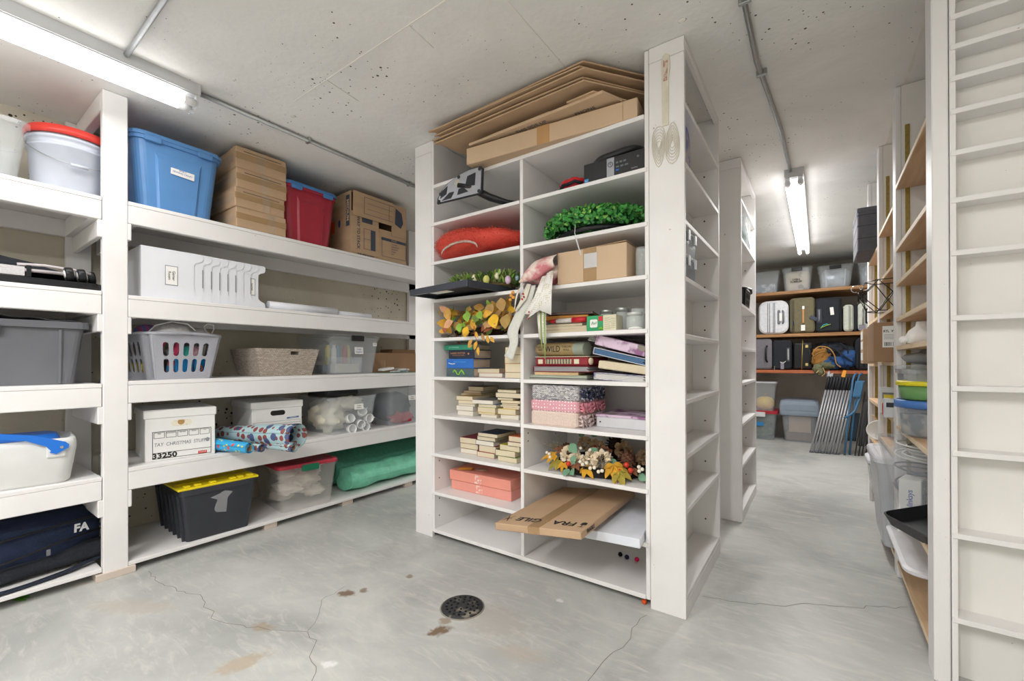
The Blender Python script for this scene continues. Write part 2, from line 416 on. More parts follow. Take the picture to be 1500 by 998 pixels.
# ------------------------------------------------------------------ lights
M_FIX = mat('fixture_enamel', '#c9cacc', .4, .03)
M_TUBE = emit('tube_glow', (1, .985, .975), 6.5)
M_TUBE2 = emit('tube_glow_added', (1, .985, .975), 34)  # stronger glow, for the added fixtures behind the camera
M_CAPW = mat('tube_end_white', '#e9e9e9', .4)
def fixture(label, x, y0, y1, tubes=2, group=None, m=M_TUBE, lamp=60):
    t = thing('fluorescent_light', label, 'ceiling light', (x, y0, ZC), 0, group)
    L = y1 - y0
    mb = MB().box(-.055, 0, -.05, .055, L, 0); mb.box(-.05, .002, -.056, .05, L - .002, -.05)
    mb.obj('housing', M_FIX, t)
    for s in (-.036, .036)[:tubes]:
        tb = MB().cyl((s, .06, -.088), (s, L - .06, -.088), .0165, 14).obj('tube', m, t)
        MB().cyl((s, .012, -.088), (s, .06, -.088), .017, 12).obj('tube_end', M_CAPW, tb)
        MB().cyl((s, L - .06, -.088), (s, L - .012, -.088), .017, 12).obj('tube_end', M_CAPW, tb)
        for yy in (.004, L - .016):
            MB().box(s - .013, yy, -.108, s + .013, yy + .012, -.056).obj('lamp_holder', FROST, t)
    la = bpy.data.lights.new('lamp', 'AREA'); la.shape = 'RECTANGLE'; la.size = .1; la.size_y = L - .1; la.energy = lamp; la.color = (1, .985, .975)
    lo = bpy.data.objects.new('lamp', la); COL.objects.link(lo); lo.parent = t; lo.location = (0, L / 2, -.112)
    return t
fixture('long twin-tube fluorescent ceiling light above the left shelving', -2.39, -.42, .80, lamp=4)
fixture('twin-tube fluorescent ceiling light over the far aisle, before the suitcases', -.13, 3.45, 5.85, lamp=32)
fixture('added unseen twin-tube fluorescent ceiling light on the ceiling behind the photographer', -.25, -1.35, -.05, lamp=32, m=M_TUBE2)  # assumed fixture, added out of view with stronger tubes to brighten the room
fixture('added unseen twin-tube fluorescent ceiling light behind the photographer, towards the left shelving', -1.45, -1.6, -.4, lamp=32, m=M_TUBE2)  # fixture added out of view to brighten the room from behind
fixture('added unseen twin-tube fluorescent ceiling light beyond the bookcase, over the left shelving', -2.2, 3.62, 4.82, lamp=14)  # extra fixture hidden by the bookcase, added to light the back area
def conduit(label, pts, clips):
    t = thing('conduit', label, 'pipe', pts[0])
    o = Vector(pts[0])
    MB().tube([Vector(p) - o for p in pts], .0105, 10).obj('pipe', STEEL, t)
    for p in clips:
        q = Vector(p) - o
        MB().bev(q.x - .02, q.y - .008, q.z - .013, q.x + .02, q.y + .008, ZC - o.z, .002).obj('pipe_strap', STEEL, t)
    return t
conduit('galvanised conduit running along the ceiling from the left ceiling light towards the corner', [(-2.39, .805, 2.295), (-2.39, 3.5, 2.295)], [(-2.39, 1.35, 2.295), (-2.39, 2.1, 2.295)])
conduit('short galvanised conduit crossing the ceiling to the side of the left ceiling light', [(-2.33, .535, 2.295), (-.27, .51, 2.295), (-.2, .3, 2.295), (-.2, .02, 2.295)], [(-1.7, .528, 2.295)])
conduit('galvanised conduit along the ceiling to the aisle light', [(-.21, .03, 2.295), (-.21, 2.1, 2.295), (-.165, 2.8, 2.295), (-.15, 3.445, 2.295)], [(-.208, 1.72, 2.295), (-.2, 2.2, 2.295)])

# ================================================================== LEFT SHELVING (one built-in unit)
ls = thing('built_in_shelving', 'white-painted heavy timber shelving built along the left wall', 'shelving', (-2.734, .585, 0))
def part(mb, name, m, root):
    o = mb.obj(name, m); o.parent = root
    o.matrix_parent_inverse = (Matrix.Translation(root.location) @ root.rotation_euler.to_matrix().to_4x4()).inverted()
    return o
TL = (1.800, 1.357, .922, .486, .059); TR = (1.807, 1.350, .931, .509, .053)
YLB, YRB = (-1.2, .538), (.633, 3.4)
for tops, (y0, y1) in ((TL, YLB), (TR, YRB)):
    for k, z in enumerate(tops):
        part(MB().bev(-3.295, y0, z - .019, -2.734, y1, z, .002), 'shelf', WHITE, ls)
        if k < 4:
            part(MB().bev(-2.772, y0, z - .108, -2.735, y1, z - .0195, .003), 'front_rail', WHITE, ls)
            part(MB().bev(-3.295, y0, z - .108, -3.262, y1, z - .0195, .003), 'back_rail', WHITE, ls)
            for yy in ((y1 - .04, y1) if y0 < 0 else (y0, y0 + .04), ):
                part(MB().box(-3.26, yy[0], z - .108, -2.774, yy[1], z - .02), 'cross_rail', WHITE, ls)
            c = (.523, .545) if y0 < 0 else (.618, .646)
            part(MB().bev(-3.262, c[0], z - .190, -2.735, c[1], z - .109, .003), 'cleat', WHITE, ls)
part(MB().bev(-2.773, .5405, .03, -2.7335, .632, 2.3085, .003), 'post', WHITE, ls)
part(MB().bev(-3.295, .50, .0, -3.262, .60, 2.3085, .003), 'post', WHITE, ls)
part(MB().bev(-3.295, 2.86, .0, -3.262, 2.95, 2.3085, .003), 'post', WHITE, ls)
part(MB().bev(-3.26, .5405, 2.22, -2.775, .578, 2.3085, .003), 'top_rail', WHITE, ls)
M_BLOCK = paint_mat('scuffed_block', '#d6c8bb')
for x, y0, y1 in ((-2.724, .515, .658), (-2.745, 1.27, 1.345), (-2.745, 1.795, 1.88), (-2.745, 2.36, 2.44), (-2.745, -.3, -.2)):
    part(MB().bev(x - .09, y0, 0, x, y1, .0335, .002), 'floor_block', M_BLOCK, ls)
# a scrap of green leaf under the left bay
lf = MB()
for a in (-20, 10, 35): lf.leaf((0, 0, .004), (math.cos(R(a)), math.sin(R(a)), .05), (0, 0, 1), .06, .02)
tag(lf.obj('plant_scrap', mat('leaf_scrap', '#5fa32e', .5), loc=(-2.82, .27, 0), rot=(0, 0, R(60))), 'scrap of green artificial leaf on the floor under the left shelving', 'leaf')

# ================================================================== BOOKCASE AND ITS SIDE UNITS
ZT = (2.045, 1.825, 1.599, 1.380, 1.157, .934, .712, .491, .270, .053)
bc = thing('bookcase', 'white painted double-width bookcase in the middle of the room', 'bookcase', (-1.2, 1.781, 0))
part(MB().bev(-1.835, 1.781, .034, -1.817, 2.245, 2.305, .0015), 'side_panel', WHITE, bc)
part(MB().bev(-.586, 1.781, .034, -.5685, 2.245, 2.305, .0015), 'side_panel', WHITE, bc)
part(MB().bev(-1.213, 1.781, .053, -1.194, 2.236, 2.026, .0015), 'divider', WHITE, bc)
part(MB().box(-1.8165, 2.2365, .034, -.5865, 2.246, 2.30), 'back_panel', CREAM, bc)
for k, z in enumerate(ZT):
    if k in (0, 9): part(MB().bev(-1.8165, 1.776, z - .019, -.5865, 2.2362, z, .0015), 'shelf', WHITE, bc)
    else:
        part(MB().bev(-1.836, 1.775, z - .018, -1.2135, 2.2362, z, .0015), 'shelf', WHITE, bc)
        part(MB().bev(-1.1935, 1.775, z - .018 - .002, -.575, 2.2362, z - .002, .0015), 'shelf', WHITE, bc)
part(MB().bev(-1.262, 1.83, 0, -1.12, 1.90, .0335, .002), 'base_block', WHITE, bc)
part(MB().box(-1.8, 2.1, 0, -.6, 2.2, .0335), 'base_block', WHITE, bc)
M_HOLE = mat('peg_hole', '#5d4a3a', .9)
for x, zz in ((-1.8165, (.12, .22, .34, .44)), (-1.1935, (.62, .66))):
    for z in zz:
        for y in (1.82, 2.1): part(MB().cyl((x - .002, y, z), (x + .0004, y, z), .004, 8), 'peg_hole', M_HOLE, bc)
def side_unit(label, x0, x1, y0, y1, tops, face):
    """narrow shelf tower; face +1 opens towards +x"""
    xo, xi = (x1, x0) if face > 0 else (x0, x1)
    t = thing('narrow_shelf_unit', label, 'shelf unit', ((x0 + x1) / 2, y0, 0))
    P_ = lambda mb, n, m=WHITE: part(mb, n, m, t)
    P_(MB().bev(x0, y0, .0, x1, y0 + .02, 2.245, .0015), 'side_panel')
    P_(MB().bev(x0, y0, 2.2465, x1, y0 + .02, 2.308, .0015), 'top_trim')
    P_(MB().bev(x0, y1 - .02, .0, x1, y1, 2.308, .0015), 'side_panel')
    a, b = sorted((xi, xi + face * .008))
    P_(MB().box(a, y0 + .021, .06, b, y1 - .021, 2.305), 'back_panel', CREAM)
    a, b = sorted((xi + face * .0085, xo - face * .001))
    for z in tops: P_(MB().bev(a, y0 + .0205, z - .019, b, y1 - .0205, z, .0015), 'shelf')
    a, b = sorted((xo - face * .02, xo))
    P_(MB().bev(a, y0 + .0205, 2.275, b, y1 - .0205, 2.308, .0015), 'top_trim')
    P_(MB().bev(a, y0 + .0205, 0, b, y1 - .0205, .066, .0015), 'plinth')
    for k, z in enumerate(tops[:-1]):
        zl = tops[k + 1]
        for q in (.25, .8): P_(MB().cyl(((x0 + x1) / 2, y1 - .0215, zl + (z - zl) * q), ((x0 + x1) / 2, y1 - .0195, zl + (z - zl) * q), .0045, 8), 'peg_hole', M_HOLE)
    return t
SU = (2.057, 1.817, 1.586, 1.359, 1.128, .865, .645, .428, .088)
side_unit('tall narrow white shelf tower at the right end of the bookcase, facing the aisle', -.567, -.428, 1.781, 2.513, SU, 1)
side_unit('tall narrow white shelf tower at the left end of the bookcase', -1.975, -1.836, 1.781, 2.513, SU, -1)
side_unit('tall narrow white shelf tower further back along the aisle, behind the first', -.535, -.395, 3.06, 3.83, (2.057, 1.809, 1.388, 1.106, .879, .618, .353, .062), 1)
# woven beater-shaped ornament flat on the end panel
fb = thing('wall_hanging', 'flat pale woven broom-shaped ornament hung on the bookcase end panel', 'ornament', (-.5, 1.781, 1.85))
M_FLY = mat('faded_straw', '#ddd6c4', .8, .08, 30); M_FLYR = pattern('faded_red_print', '#ddd3c6', 'blotch', '#b98a80', 60, .8, .45)
MB().prism([(-.012, .12), (.012, .12), (.013, .31), (.019, .35), (.017, .40), (.004, .412), (-.009, .405), (-.017, .38), (-.015, .33)], 0, .004, Matrix.Rotation(PI / 2, 4, 'X')).obj('handle', M_FLY, fb)
MB().prism([(-.007, .30), (.008, .30), (.011, .38), (-.008, .385)], 0, .0052, Matrix.Rotation(PI / 2, 4, 'X')).obj('printed_band', M_FLYR, fb)
mb = MB()
for s_ in (-1, 1):
    for k in range(6):
        pts = []
        for i in range(16):
            t = i / 15; a = t * 2 * PI; w = .027 * (1 - k * .16); h = .085 * (1 - k * .15)
            pts.append((s_ * (.027 + .004 * math.sin(2 * a)) + w * math.sin(a), -.002, .045 - h * math.cos(a) * (1 if math.cos(a) > 0 else .95)))
        mb.tube(pts, .0013, 5)
mb.obj('woven_fan', M_FLY, fb)

# ================================================================== RIGHT: PLYWOOD SHELVING + SHALLOW UNIT
ru = thing('wall_shelving', 'white uprights with adjustable bare plywood shelves along the right of the aisle', 'shelving', (.31, 2.0, 0))
BAYS = [((2.0, 2.705), (1.842, 1.548, 1.386, 1.219, 1.088, .716, .380, .078)),
        ((2.80, 3.40), (1.777, 1.497, 1.286, 1.012, .733, .565, .075)),
        ((3.49, 4.07), (1.727, 1.293, 1.000, .748, .481, .169))]
for y0, y1 in ((2.706, 2.799), (3.401, 3.489), (4.071, 4.15)):
    part(MB().bev(.299, y0, 0, .32, y1, 2.308, .002), 'face_post', WHITE, ru)
    part(MB().box(.3205, y0 + .002, 0, .795, y0 + .022, 2.308), 'upright_panel', CREAM, ru)
    part(MB().box(.3205, y1 - .022, 0, .795, y1 - .002, 2.308), 'upright_panel', CREAM, ru)
part(MB().box(.79, 2.0, 0, .798, 4.07, 2.308), 'back_panel', CREAM, ru)
M_BRASS = mat('brass_strip', '#a08a4a', .45, .2, 90, metal=.6)
for (y0, y1), zs in BAYS:
    for k, z in enumerate(zs):
        last = z < .2
        b = part(MB().box(.302 if not last else .30, y0 + .002, z - .019, .788, y1 - .002, z), 'shelf', BIRCH, ru)
        e = MB().box(.2985, y0 + .002, z - .0185, .3022, y1 - .002, z - .0005).obj('edge', BIRCHX, b)
    st = MB().box(.333, y1 - .002, .3, .349, y1 + .0035, 2.12)
    for i in range(60): st.box(.338, y1 - .0035, .31 + i * .03, .344, y1 - .001, .322 + i * .03)
    part(st, 'shelf_standard', M_BRASS, ru)
la_ = thing('shallow_shelf_unit', 'white shallow shelf unit full of narrow empty shelves at the right edge', 'shelf unit', (.6, 1.9, 0))
part(MB().bev(.297, 1.90, 0, .336, 1.992, 2.308, .003), 'post', WHITE, la_)
part(MB().bev(.3385, 1.903, 0, .353, 1.972, 2.308, .001), 'side_panel', WHITE, la_)
part(MB().box(.3535, 1.972, 0, 1.34, 1.98, 2.308), 'back_panel', CREAM, la_)
for z in (2.247, 2.193, 2.102, 2.008, 1.909, 1.806, 1.676, 1.528, 1.363, 1.160, .940, .737, .480, .217):
    part(MB().bev(.340, 1.898, z - .0165, 1.34, 1.9718, z, .001), 'shelf', WHITE, la_)
pb = thing('plywood_offcut', 'narrow plywood offcuts standing on the top shelf beside the white post', 'board', (.33, 2.03, 1.8425))
MB().box(0, 0, 0, .018, .03, .40).obj('board', BIRCH, pb); MB().box(.02, .004, 0, .034, .04, .43).obj('board', KRAFTD, pb)

# ================================================================== FAR SHELVES
fs = thing('plank_shelving', 'rough wooden plank shelves across the far concrete wall', 'shelving', (-.1, 6.3, 0))
for z, m in ((1.880, PLANK), (1.352, PLANK), (.905, PLANKRED)):
    part(MB().bev(-1.5, 6.3, z - .038, .797, 6.99, z, .003), 'shelf', m, fs)
for x in (-1.46, .76):
    part(MB().box(x - .02, 6.95, 0, x + .02, 6.99, 2.3), 'support_post', PLANK, fs)
# ================================================================== THINGS ON THE LEFT SHELVING
def tub(mb, w, d, h, wb, db, r=.03, t=.004, rim=.008, rimh=.012, M=None, seg=4):
    """open container, tapered, with a rolled rim"""
    return mb.rr([(wb, db, r, 0), (w, d, r, h - rimh), (w + 2 * rim, d + 2 * rim, r + rim, h - rimh), (w + 2 * rim, d + 2 * rim, r + rim, h),
                  (w - 2 * t, d - 2 * t, r, h), (wb - 2 * t, db - 2 * t, r, t)], M, seg)
def lid(mb, w, d, z, r=.03, h=.02, M=None, dish=.006):
    return mb.rr([(w, d, r, z), (w, d, r, z + h * .7), (w - .01, d - .01, r, z + h), (w - .05, d - .05, r, z + h), (w - .06, d - .06, r, z + h - dish)], M)
def sticker(root, x, z, w, h, y, text, m=None, size=.012, ink=None, rz=0, name='label', tilt=0, sx=1.):
    o = MB().box(-w / 2, -.0008, -h / 2, w / 2, 0, h / 2).obj(name, m or PAPER, root)
    o.location = (x, y, z); o.rotation_euler = (R(tilt), R(rz), 0)
    lines = text.split('\n') if text else []
    for i, s in enumerate(lines):
        lettering(s, size, ink or INK, o, (0, -.0012, ((len(lines) - 1) / 2 - i) * size * 1.1), sx=sx)
    return o
def L_(x, y, z, d=0): return (x - d / 2, y, z)

# --- top shelf, left bay
t = thing('storage_bin', 'clear lidless plastic bin left of the white bucket on the top shelf', 'storage bin', (-2.99, .115, 1.801), 90)
tub(MB(), .40, .40, .26, .34, .35, .04, .004, .01, .02).obj('body', CLEAR, t)
MB().rr([(.2, .2, .05, .005), (.26, .26, .09, .05), (.2, .22, .1, .085), (.05, .05, .02, .09)], smooth=True).obj('white_cloth', mat('cream_cloth', '#e9e2cf', .9), t)
t = thing('bucket', 'white plastic bucket with a red lid and wire handle', 'bucket', (-2.925, .468, 1.801), 90)
M_BUCK = clear('milky_plastic', '#ccd2de', .85, .35)
MB().lathe([(0, 0), (.128, 0), (.133, .01), (.143, .20), (.150, .203), (.150, .212), (.144, .215), (.146, .235), (.153, .238), (.153, .248), (.147, .25), (.147, .262), (.13, .262), (.125, .02), (0, .02)], 40).obj('body', M_BUCK, t)
MB().lathe([(0, .262), (.148, .262), (.152, .256), (.158, .256), (.158, .28), (.154, .284), (.154, .292), (.150, .296), (.135, .296), (.133, .290), (0, .290)], 40).obj('lid', mat('red_lid', '#c9392f', .35), t)
h = MB().tube([(.152 * math.cos(a), -.155 * math.sin(a) * 1.04, .225 - .105 * math.sin(a)) for a in [PI * i / 18 for i in range(19)]], .0018, 6).obj('handle', STEEL, t)
MB().cyl((-.03, -.163, .120), (.03, -.163, .120), .008, 10).obj('grip', M_BUCK, h)

# --- top shelf, right bay
def big_tote(name, label, loc, rz, w, d, h, wb, db, mbody, mlid, text=None):
    t = thing(name, label, 'storage tote', loc, rz)
    mb = MB(); tub(mb, w, d, h, wb, db, .05, .004, .012, .022, seg=6)
    b = mb.obj('body', mbody, t)
    # recessed grip panel moulded into the front
    q = MB(); y0, y1 = -db / 2, -d / 2
    def fr(u, v, off):   # point on sloping front
        return (u, y0 + (y1 - y0) * v / h - off, v)
    pw0, pw1, hh = wb * .27, w * .27, h * .82
    q.add([fr(-pw0, .002, .001), fr(pw0, .002, .001), fr(pw1, hh, .001), fr(-pw1, hh, .001),
           fr(-pw0 + .012, .002, .010), fr(pw0 - .012, .002, .010), fr(pw1 - .012, hh - .035, .012), fr(-pw1 + .012, hh - .035, .012)],
          [(4, 5, 6, 7), (0, 4, 7, 3), (5, 1, 2, 6), (7, 6, 2, 3), (0, 1, 5, 4)])
    q.obj('moulded_panel', mbody, t)
    mb = MB(); lid(mb, w + .035, d + .035, h - .004, .06, .022); mb.obj('lid', mlid, t)
    for s in (-1, 1): MB().bev(s * w * .30 - .035, -d / 2 - .024, h - .03, s * w * .30 + .035, -d / 2 - .011, h - .004, .003).obj('latch', mlid if mlid is not mbody else mbody, t)
    return t
BLUE = mat('blue_tote', '#5d8fc6', .35, .04); RED = mat('red_tote', '#a83040', .38, .05); BLUEL = mat('blue_lid', '#4d84c0', .35, .04)
t = big_tote('storage_tote', 'large blue plastic tote with a white paper label', (-3.02, .850, 1.808), 90, .385, .50, .365, .325, .44, BLUE, BLUE)
s_ = sticker(t, .015, .225, .105, .048, -.2515, 'EMILY\nSEWING CRAFT', size=.0125, ink=mat('pen_blue', '#5661a8', .6), rz=4, tilt=-5)
t = big_tote('storage_tote', 'dark red plastic tote with a blue lid', (-3.0, 1.583, 1.808), 90, .365, .47, .365, .31, .42, RED, BLUEL)
# four taped boxes
random.seed(11)
for k in range(4):
    h = (.118, .112, .116, .126)[k]; z = 1.808 + (0, .1185, .231, .3475)[k]
    dy, rz = ((0, 0), (-.012, 1.5), (.006, 85 - 86), (.008, -2.5))[k]
    t = thing('cardboard_box', ('flat brown cardboard box at the bottom of the stack beside the blue tote', 'brown cardboard box second from the bottom of the stack beside the blue tote',
              'brown cardboard box third from the bottom of the stack beside the blue tote', 'brown cardboard box topmost of the stack beside the blue tote, nearly at the ceiling')[k], 'cardboard box', (-2.925, 1.256 + dy, z), 90 + rz, 'flat taped boxes stacked on the top shelf')
    MB().bev(-.143, -.185, 0, .143, .185, h, .004).obj('carton', KRAFT, t)
    MB().box(-.144, -.1862, h * .42, .144, -.1852, h * .72).obj('tape', TAPE, t)
    MB().box(-.1442, -.15, h * .3, -.1436, .16, h * .72).obj('clear_tape', TAPEC, t); MB().box(.03 - .02 * k, -.1866, .004, .075 - .02 * k, -.1862, h - .004).obj('clear_tape', TAPEC, t)
    if k: MB().box(-.1, -.1866, h * .80, .11, -.1854, h * .83).obj('cut_slot', mat('dark_slot', '#4a3c2d', .9), t)
# moving box lying with its flaps open
t = thing('moving_box', 'open brown moving box with printed flaps at the right end of the top shelf', 'cardboard box', (-2.925, 2.128, 1.808), 88)
mb = MB(); W, D, H = .25, .18, .455
mb.box(-W, -D, 0, W, D, .006); mb.box(-W, -D, H - .006, W, D, H); mb.box(-W, -D, .006, -W + .006, D, H - .006); mb.box(W - .006, -D, .006, W, D, H - .006); mb.box(-W, D - .006, .006, W, D, H - .006)
mb.obj('carton', KRAFT, t)
def flap(x0, x1, z0, z1, y, ry=0, rx=0, name='flap', m=KRAFT):
    o = MB().bev(x0, -.002, z0, x1, .002, z1, .0012).obj(name, m, t); o.location = (0, y, 0); o.rotation_euler = (R(rx), R(ry), 0); return o
f1 = flap(-.25, .247, .0, .235, -D - .003)
f2 = flap(-.25, -.02, .012, .31, -D - .008)
f3 = flap(-.25, .10, .275, .452, -D - .016, 0, 2)
f4 = flap(.102, .245, .20, .452, -D - .010, -1)
M_PR = INKB
sticker(f1, .125, .165, .235, .022, -.0025, 'FRAGILE', M_PR, .014, KRAFT2, name='printed_band')
mb = MB()
for z in (.03, .154): mb.box(.012, -.0036, z, .242, -.0026, z + .0025)
for x in (.012, .24): mb.box(x, -.0036, .03, x + .0025, -.0026, .155)
mb.obj('printed_frame', M_PR, f1)
for i, s in enumerate(('KITCHEN', 'BATHROOM', 'BEDROOM', 'OTHER', 'ETC.')): lettering(s, .013, M_PR, f1, (.10, -.003, .136 - i * .019), align='LEFT')
lettering('THIS SIDE DOWN', .016, M_PR, f1, (-.13, -.003, .006), sx=1.1, bold=.0006)
lettering('WAY TO STACK', .034, M_PR, f2, (-.195, -.003, .16), rot=(PI / 2, PI / 2, 0), sx=.95, bold=.0008)
mb = MB().box(-.165, -.0036, .245, -.075, -.0026, .295); mb.box(-.09, -.0036, .05, -.05, -.0026, .20)
for x0, z0, x1, z1 in ((-.15, .05, -.05, .0525), (-.15, .2, -.05, .2025), (-.15, .125, -.09, .1275), (-.15, .05, -.1475, .2)): mb.box(x0, -.0036, z0, x1, -.0026, z1)
mb.obj('printed_diagram', M_PR, f2)
mb = MB()
for x0, z0, x1, z1 in ((-.16, .305, .10, .3075), (-.16, .425, .10, .4275), (-.16, .305, -.1575, .425), (-.13, .345, .09, .3465), (-.13, .385, .09, .3865), (.06, .305, .062, .425)): mb.box(x0, -.0036, z0, x1, -.0026, z1)
mb.obj('printed_lines', M_PR, f3)
mb = MB().prism([(.135, .30), (.19, .275), (.215, .32), (.20, .40), (.145, .425)], .0026, .0036, Matrix.Rotation(PI / 2, 4, 'X')); mb.obj('printed_box_picture', M_PR, f4)
# side panel writing (left face)
o = MB().box(-W - .0012, -.165, .205, -W - .0002, -.12, .43).obj('printed_band', M_PR, t)
lettering('MEDIUM', .042, KRAFT2, t, (-W - .0018, -.1425, .32), rot=(PI / 2, PI / 2, -PI / 2), bold=.0012)
MB().ball((-W, -.03, .24), .03, 12, 8, (.04, .5, 1)).obj('printed_mark', mat('navy_print', '#2c3a66', .6), t)
MB().box(-W - .0012, .03, .18, -W - .0002, .09, .27).obj('orange_mark', mat('orange_print', '#d9652f', .6), t)

# --- second shelf, left bay: folded pushchair
t = thing('folded_stroller', 'folded black and grey stroller lying in the left bay under the bucket', 'stroller', (-2.93, .20, 1.3575), 90)
MB().rr([(.72, .34, .05, 0), (.74, .36, .06, .012), (.74, .36, .06, .03), (.70, .32, .05, .034)]).obj('tray', BLACK, t)
mb = MB(); random.seed(2)
mb.sheet(lambda u, v: (-.36 + .70 * u, -.12 + .27 * v, .036 + .15 * (math.sin(PI * min(1, u * .97 + .03)) ** .45) * (.45 + .55 * math.sin(PI * v) ** .6) * (1 - .55 * u) + .008 * noise.noise(Vector((u * 7, v * 5, 1)))), 28, 12)
mb.obj('canopy_fabric', BLACKM, t, solid=.004)
M_GR = mat('grey_band', '#c4bcbe', .5)
mb = MB(); mb.tube([(-.05, -.150, .125), (-.095, -.155, .12), (-.10, -.158, .10), (-.06, -.160, .078), (.0, -.160, .066), (.10, -.158, .062), (.22, -.150, .066)], .008, 8)
mb.tube([(.08, -.150, .085), (.16, -.150, .092), (.26, -.145, .088), (.31, -.14, .08)], .006, 8).obj('frame', M_GR, t)
MB().box(.0, -.166, .036, .10, -.150, .075).obj('pad', mat('grey_weave', '#c7c5c6', .8, .1, 200), t)
for x in (-.012, .105): MB().box(x, -.168, .034, x + .014, -.146, .082).obj('clip', BLACK, t)
for x, y in ((.235, -.155), (.277, -.145), (.318, -.10), (-.19, -.16)):
    w = MB().lathe([(0, -.013), (.028, -.013), (.030, -.008), (.030, .008), (.028, .013), (0, .013)], 20, Mt(x, y, .066, 0, 82, 0)).obj('wheel', BLACK, t)
    MB().lathe([(0, -.016), (.017, -.016), (.017, .016), (0, .016)], 16, Mt(x, y, .066, 0, 82, 0)).obj('hub', mat('hub_white', '#dcdcdc', .4), w)

# --- second shelf, right bay: nested white bins lying on their sides
M_WB = mat('white_bin_plastic', '#e6e8ee', .4, .015)
def nested_bin():
    t = thing('open_front_bin', '', 'storage bin', (0, 0, 0), 90)
    z0, z1, zt = 0, .262, .262
    prof = [(0, 0), (.268, 0), (.268, .020), (.262, .034), (.240, .044), (.228, .056), (.226, .07), (.226, .19), (.228, .204), (.240, .214), (.262, .222), (.268, .236), (.268, .254), (.262, .262), (0, .262)]
    MB().prism(prof, 0, .0022, Matrix.Rotation(PI / 2, 4, 'X')).obj('side_plate', M_WB, t)
    MB().box(0, .0, .0, .0022, .33, .262).obj('base_plate', M_WB, t)
    return t
nb = None
for k in range(9):
    if nb is None: o = nb = nested_bin()
    else: o = copy_tree(nb)
    o.location = (-2.772 - k * .0032, .690 + .0427 * k, 1.3505)
    o['label'] = ('leftmost of the nested white plastic bins, with a taped label' if k == 0 else
                  'rightmost of the nested white plastic bins, with a framed label' if k == 8 else
                  ('second', 'third', 'fourth', 'fifth', 'sixth', 'seventh', 'eighth')[k - 1] + ' from the left of the nested white plastic bins on their side')
    o['group'] = 'nested white plastic bins on the second shelf'
    if k in (0, 8):
        x = .125 if k == 0 else .19; w = .055 if k == 0 else .036
        lb = MB().box(x - w / 2, -.0034, .075, x + w / 2, -.0024, .178).obj('label_frame', mat('label_frame', '#8d9098', .4), o)
        MB().box(x - w / 2 + .003, -.0044, .079, x + w / 2 - .003, -.0034, .174).obj('label', PAPER, lb)
        lettering('Gamer\nRoom' if k == 0 else 'Journals', .018 if k == 0 else .014, INK, lb, (x, -.005, .126), rot=(PI / 2, PI / 2, 0))
    elif k in (1, 2, 3, 4, 5, 7):
        MB().box(.222, -.0036, .08, .2265, -.0022, .18).obj('label_frame', mat('label_frame', '#8d9098', .4), o)
def flat_roll(name, label, y0, y1, x, z, r):
    o = MB().tube([(x, y0, z + r), (x, y1, z + r)], r, 14, flat=.9).obj(name, M_WB)
    return tag(o, label, 'paper roll', 'white rolls lying on the second shelf')
flat_roll('paper_roll', 'long white roll lying just right of the nested white bins', 1.33, 1.80, -2.83, 1.3505, .030)
flat_roll('paper_roll', 'shorter white roll lying at the right end of the second shelf', 1.81, 2.10, -2.84, 1.3505, .022)

# --- middle shelf
M_GT = mat('charcoal_tote', '#696b70', .5, .08, 6)
t = thing('storage_tote', 'big dark grey tote with folding lid halves, left of the wooden post', 'storage tote', (-3.02, .105, .9225), 90)
tub(MB(), .78, .43, .285, .72, .38, .03, .004, .018, .03).obj('body', M_GT, t)
mb = MB()
for s in (-.33, -.11, .12, .31):
    mb.add([(s - .006, -.192, .005), (s + .006, -.192, .005), (s + .008, -.217, .25), (s - .008, -.217, .25), (s, -.199, .005), (s, -.224, .25)], [(0, 4, 5, 3), (4, 1, 2, 5)])
mb.bev(-.12, -.240, .225, .13, -.228, .262, .004)
mb.obj('rib', M_GT, t)
MB().sheet(lambda u, v: (-.37 + .40 * u, -.20 + .40 * v, .287 + .03 * u + .006 * math.sin(u * 20)), 14, 2).obj('lid_flap', mat('lid_dark', '#34363a', .5), t, solid=.004)
MB().sheet(lambda u, v: (.38 - .38 * u, -.20 + .40 * v, .287 + .026 * u + .004 * math.sin(u * 20)), 14, 2).obj('lid_flap', M_GT, t, solid=.004)
t = thing('document', 'yellowish folder edge poking out under the grey tote lid', 'folder', (-2.93, .02, 1.209), 90)
MB().bev(-.12, -.14, 0, .12, .0, .004, .001).obj('folder', mat('manila', '#d8cba4', .8), t)

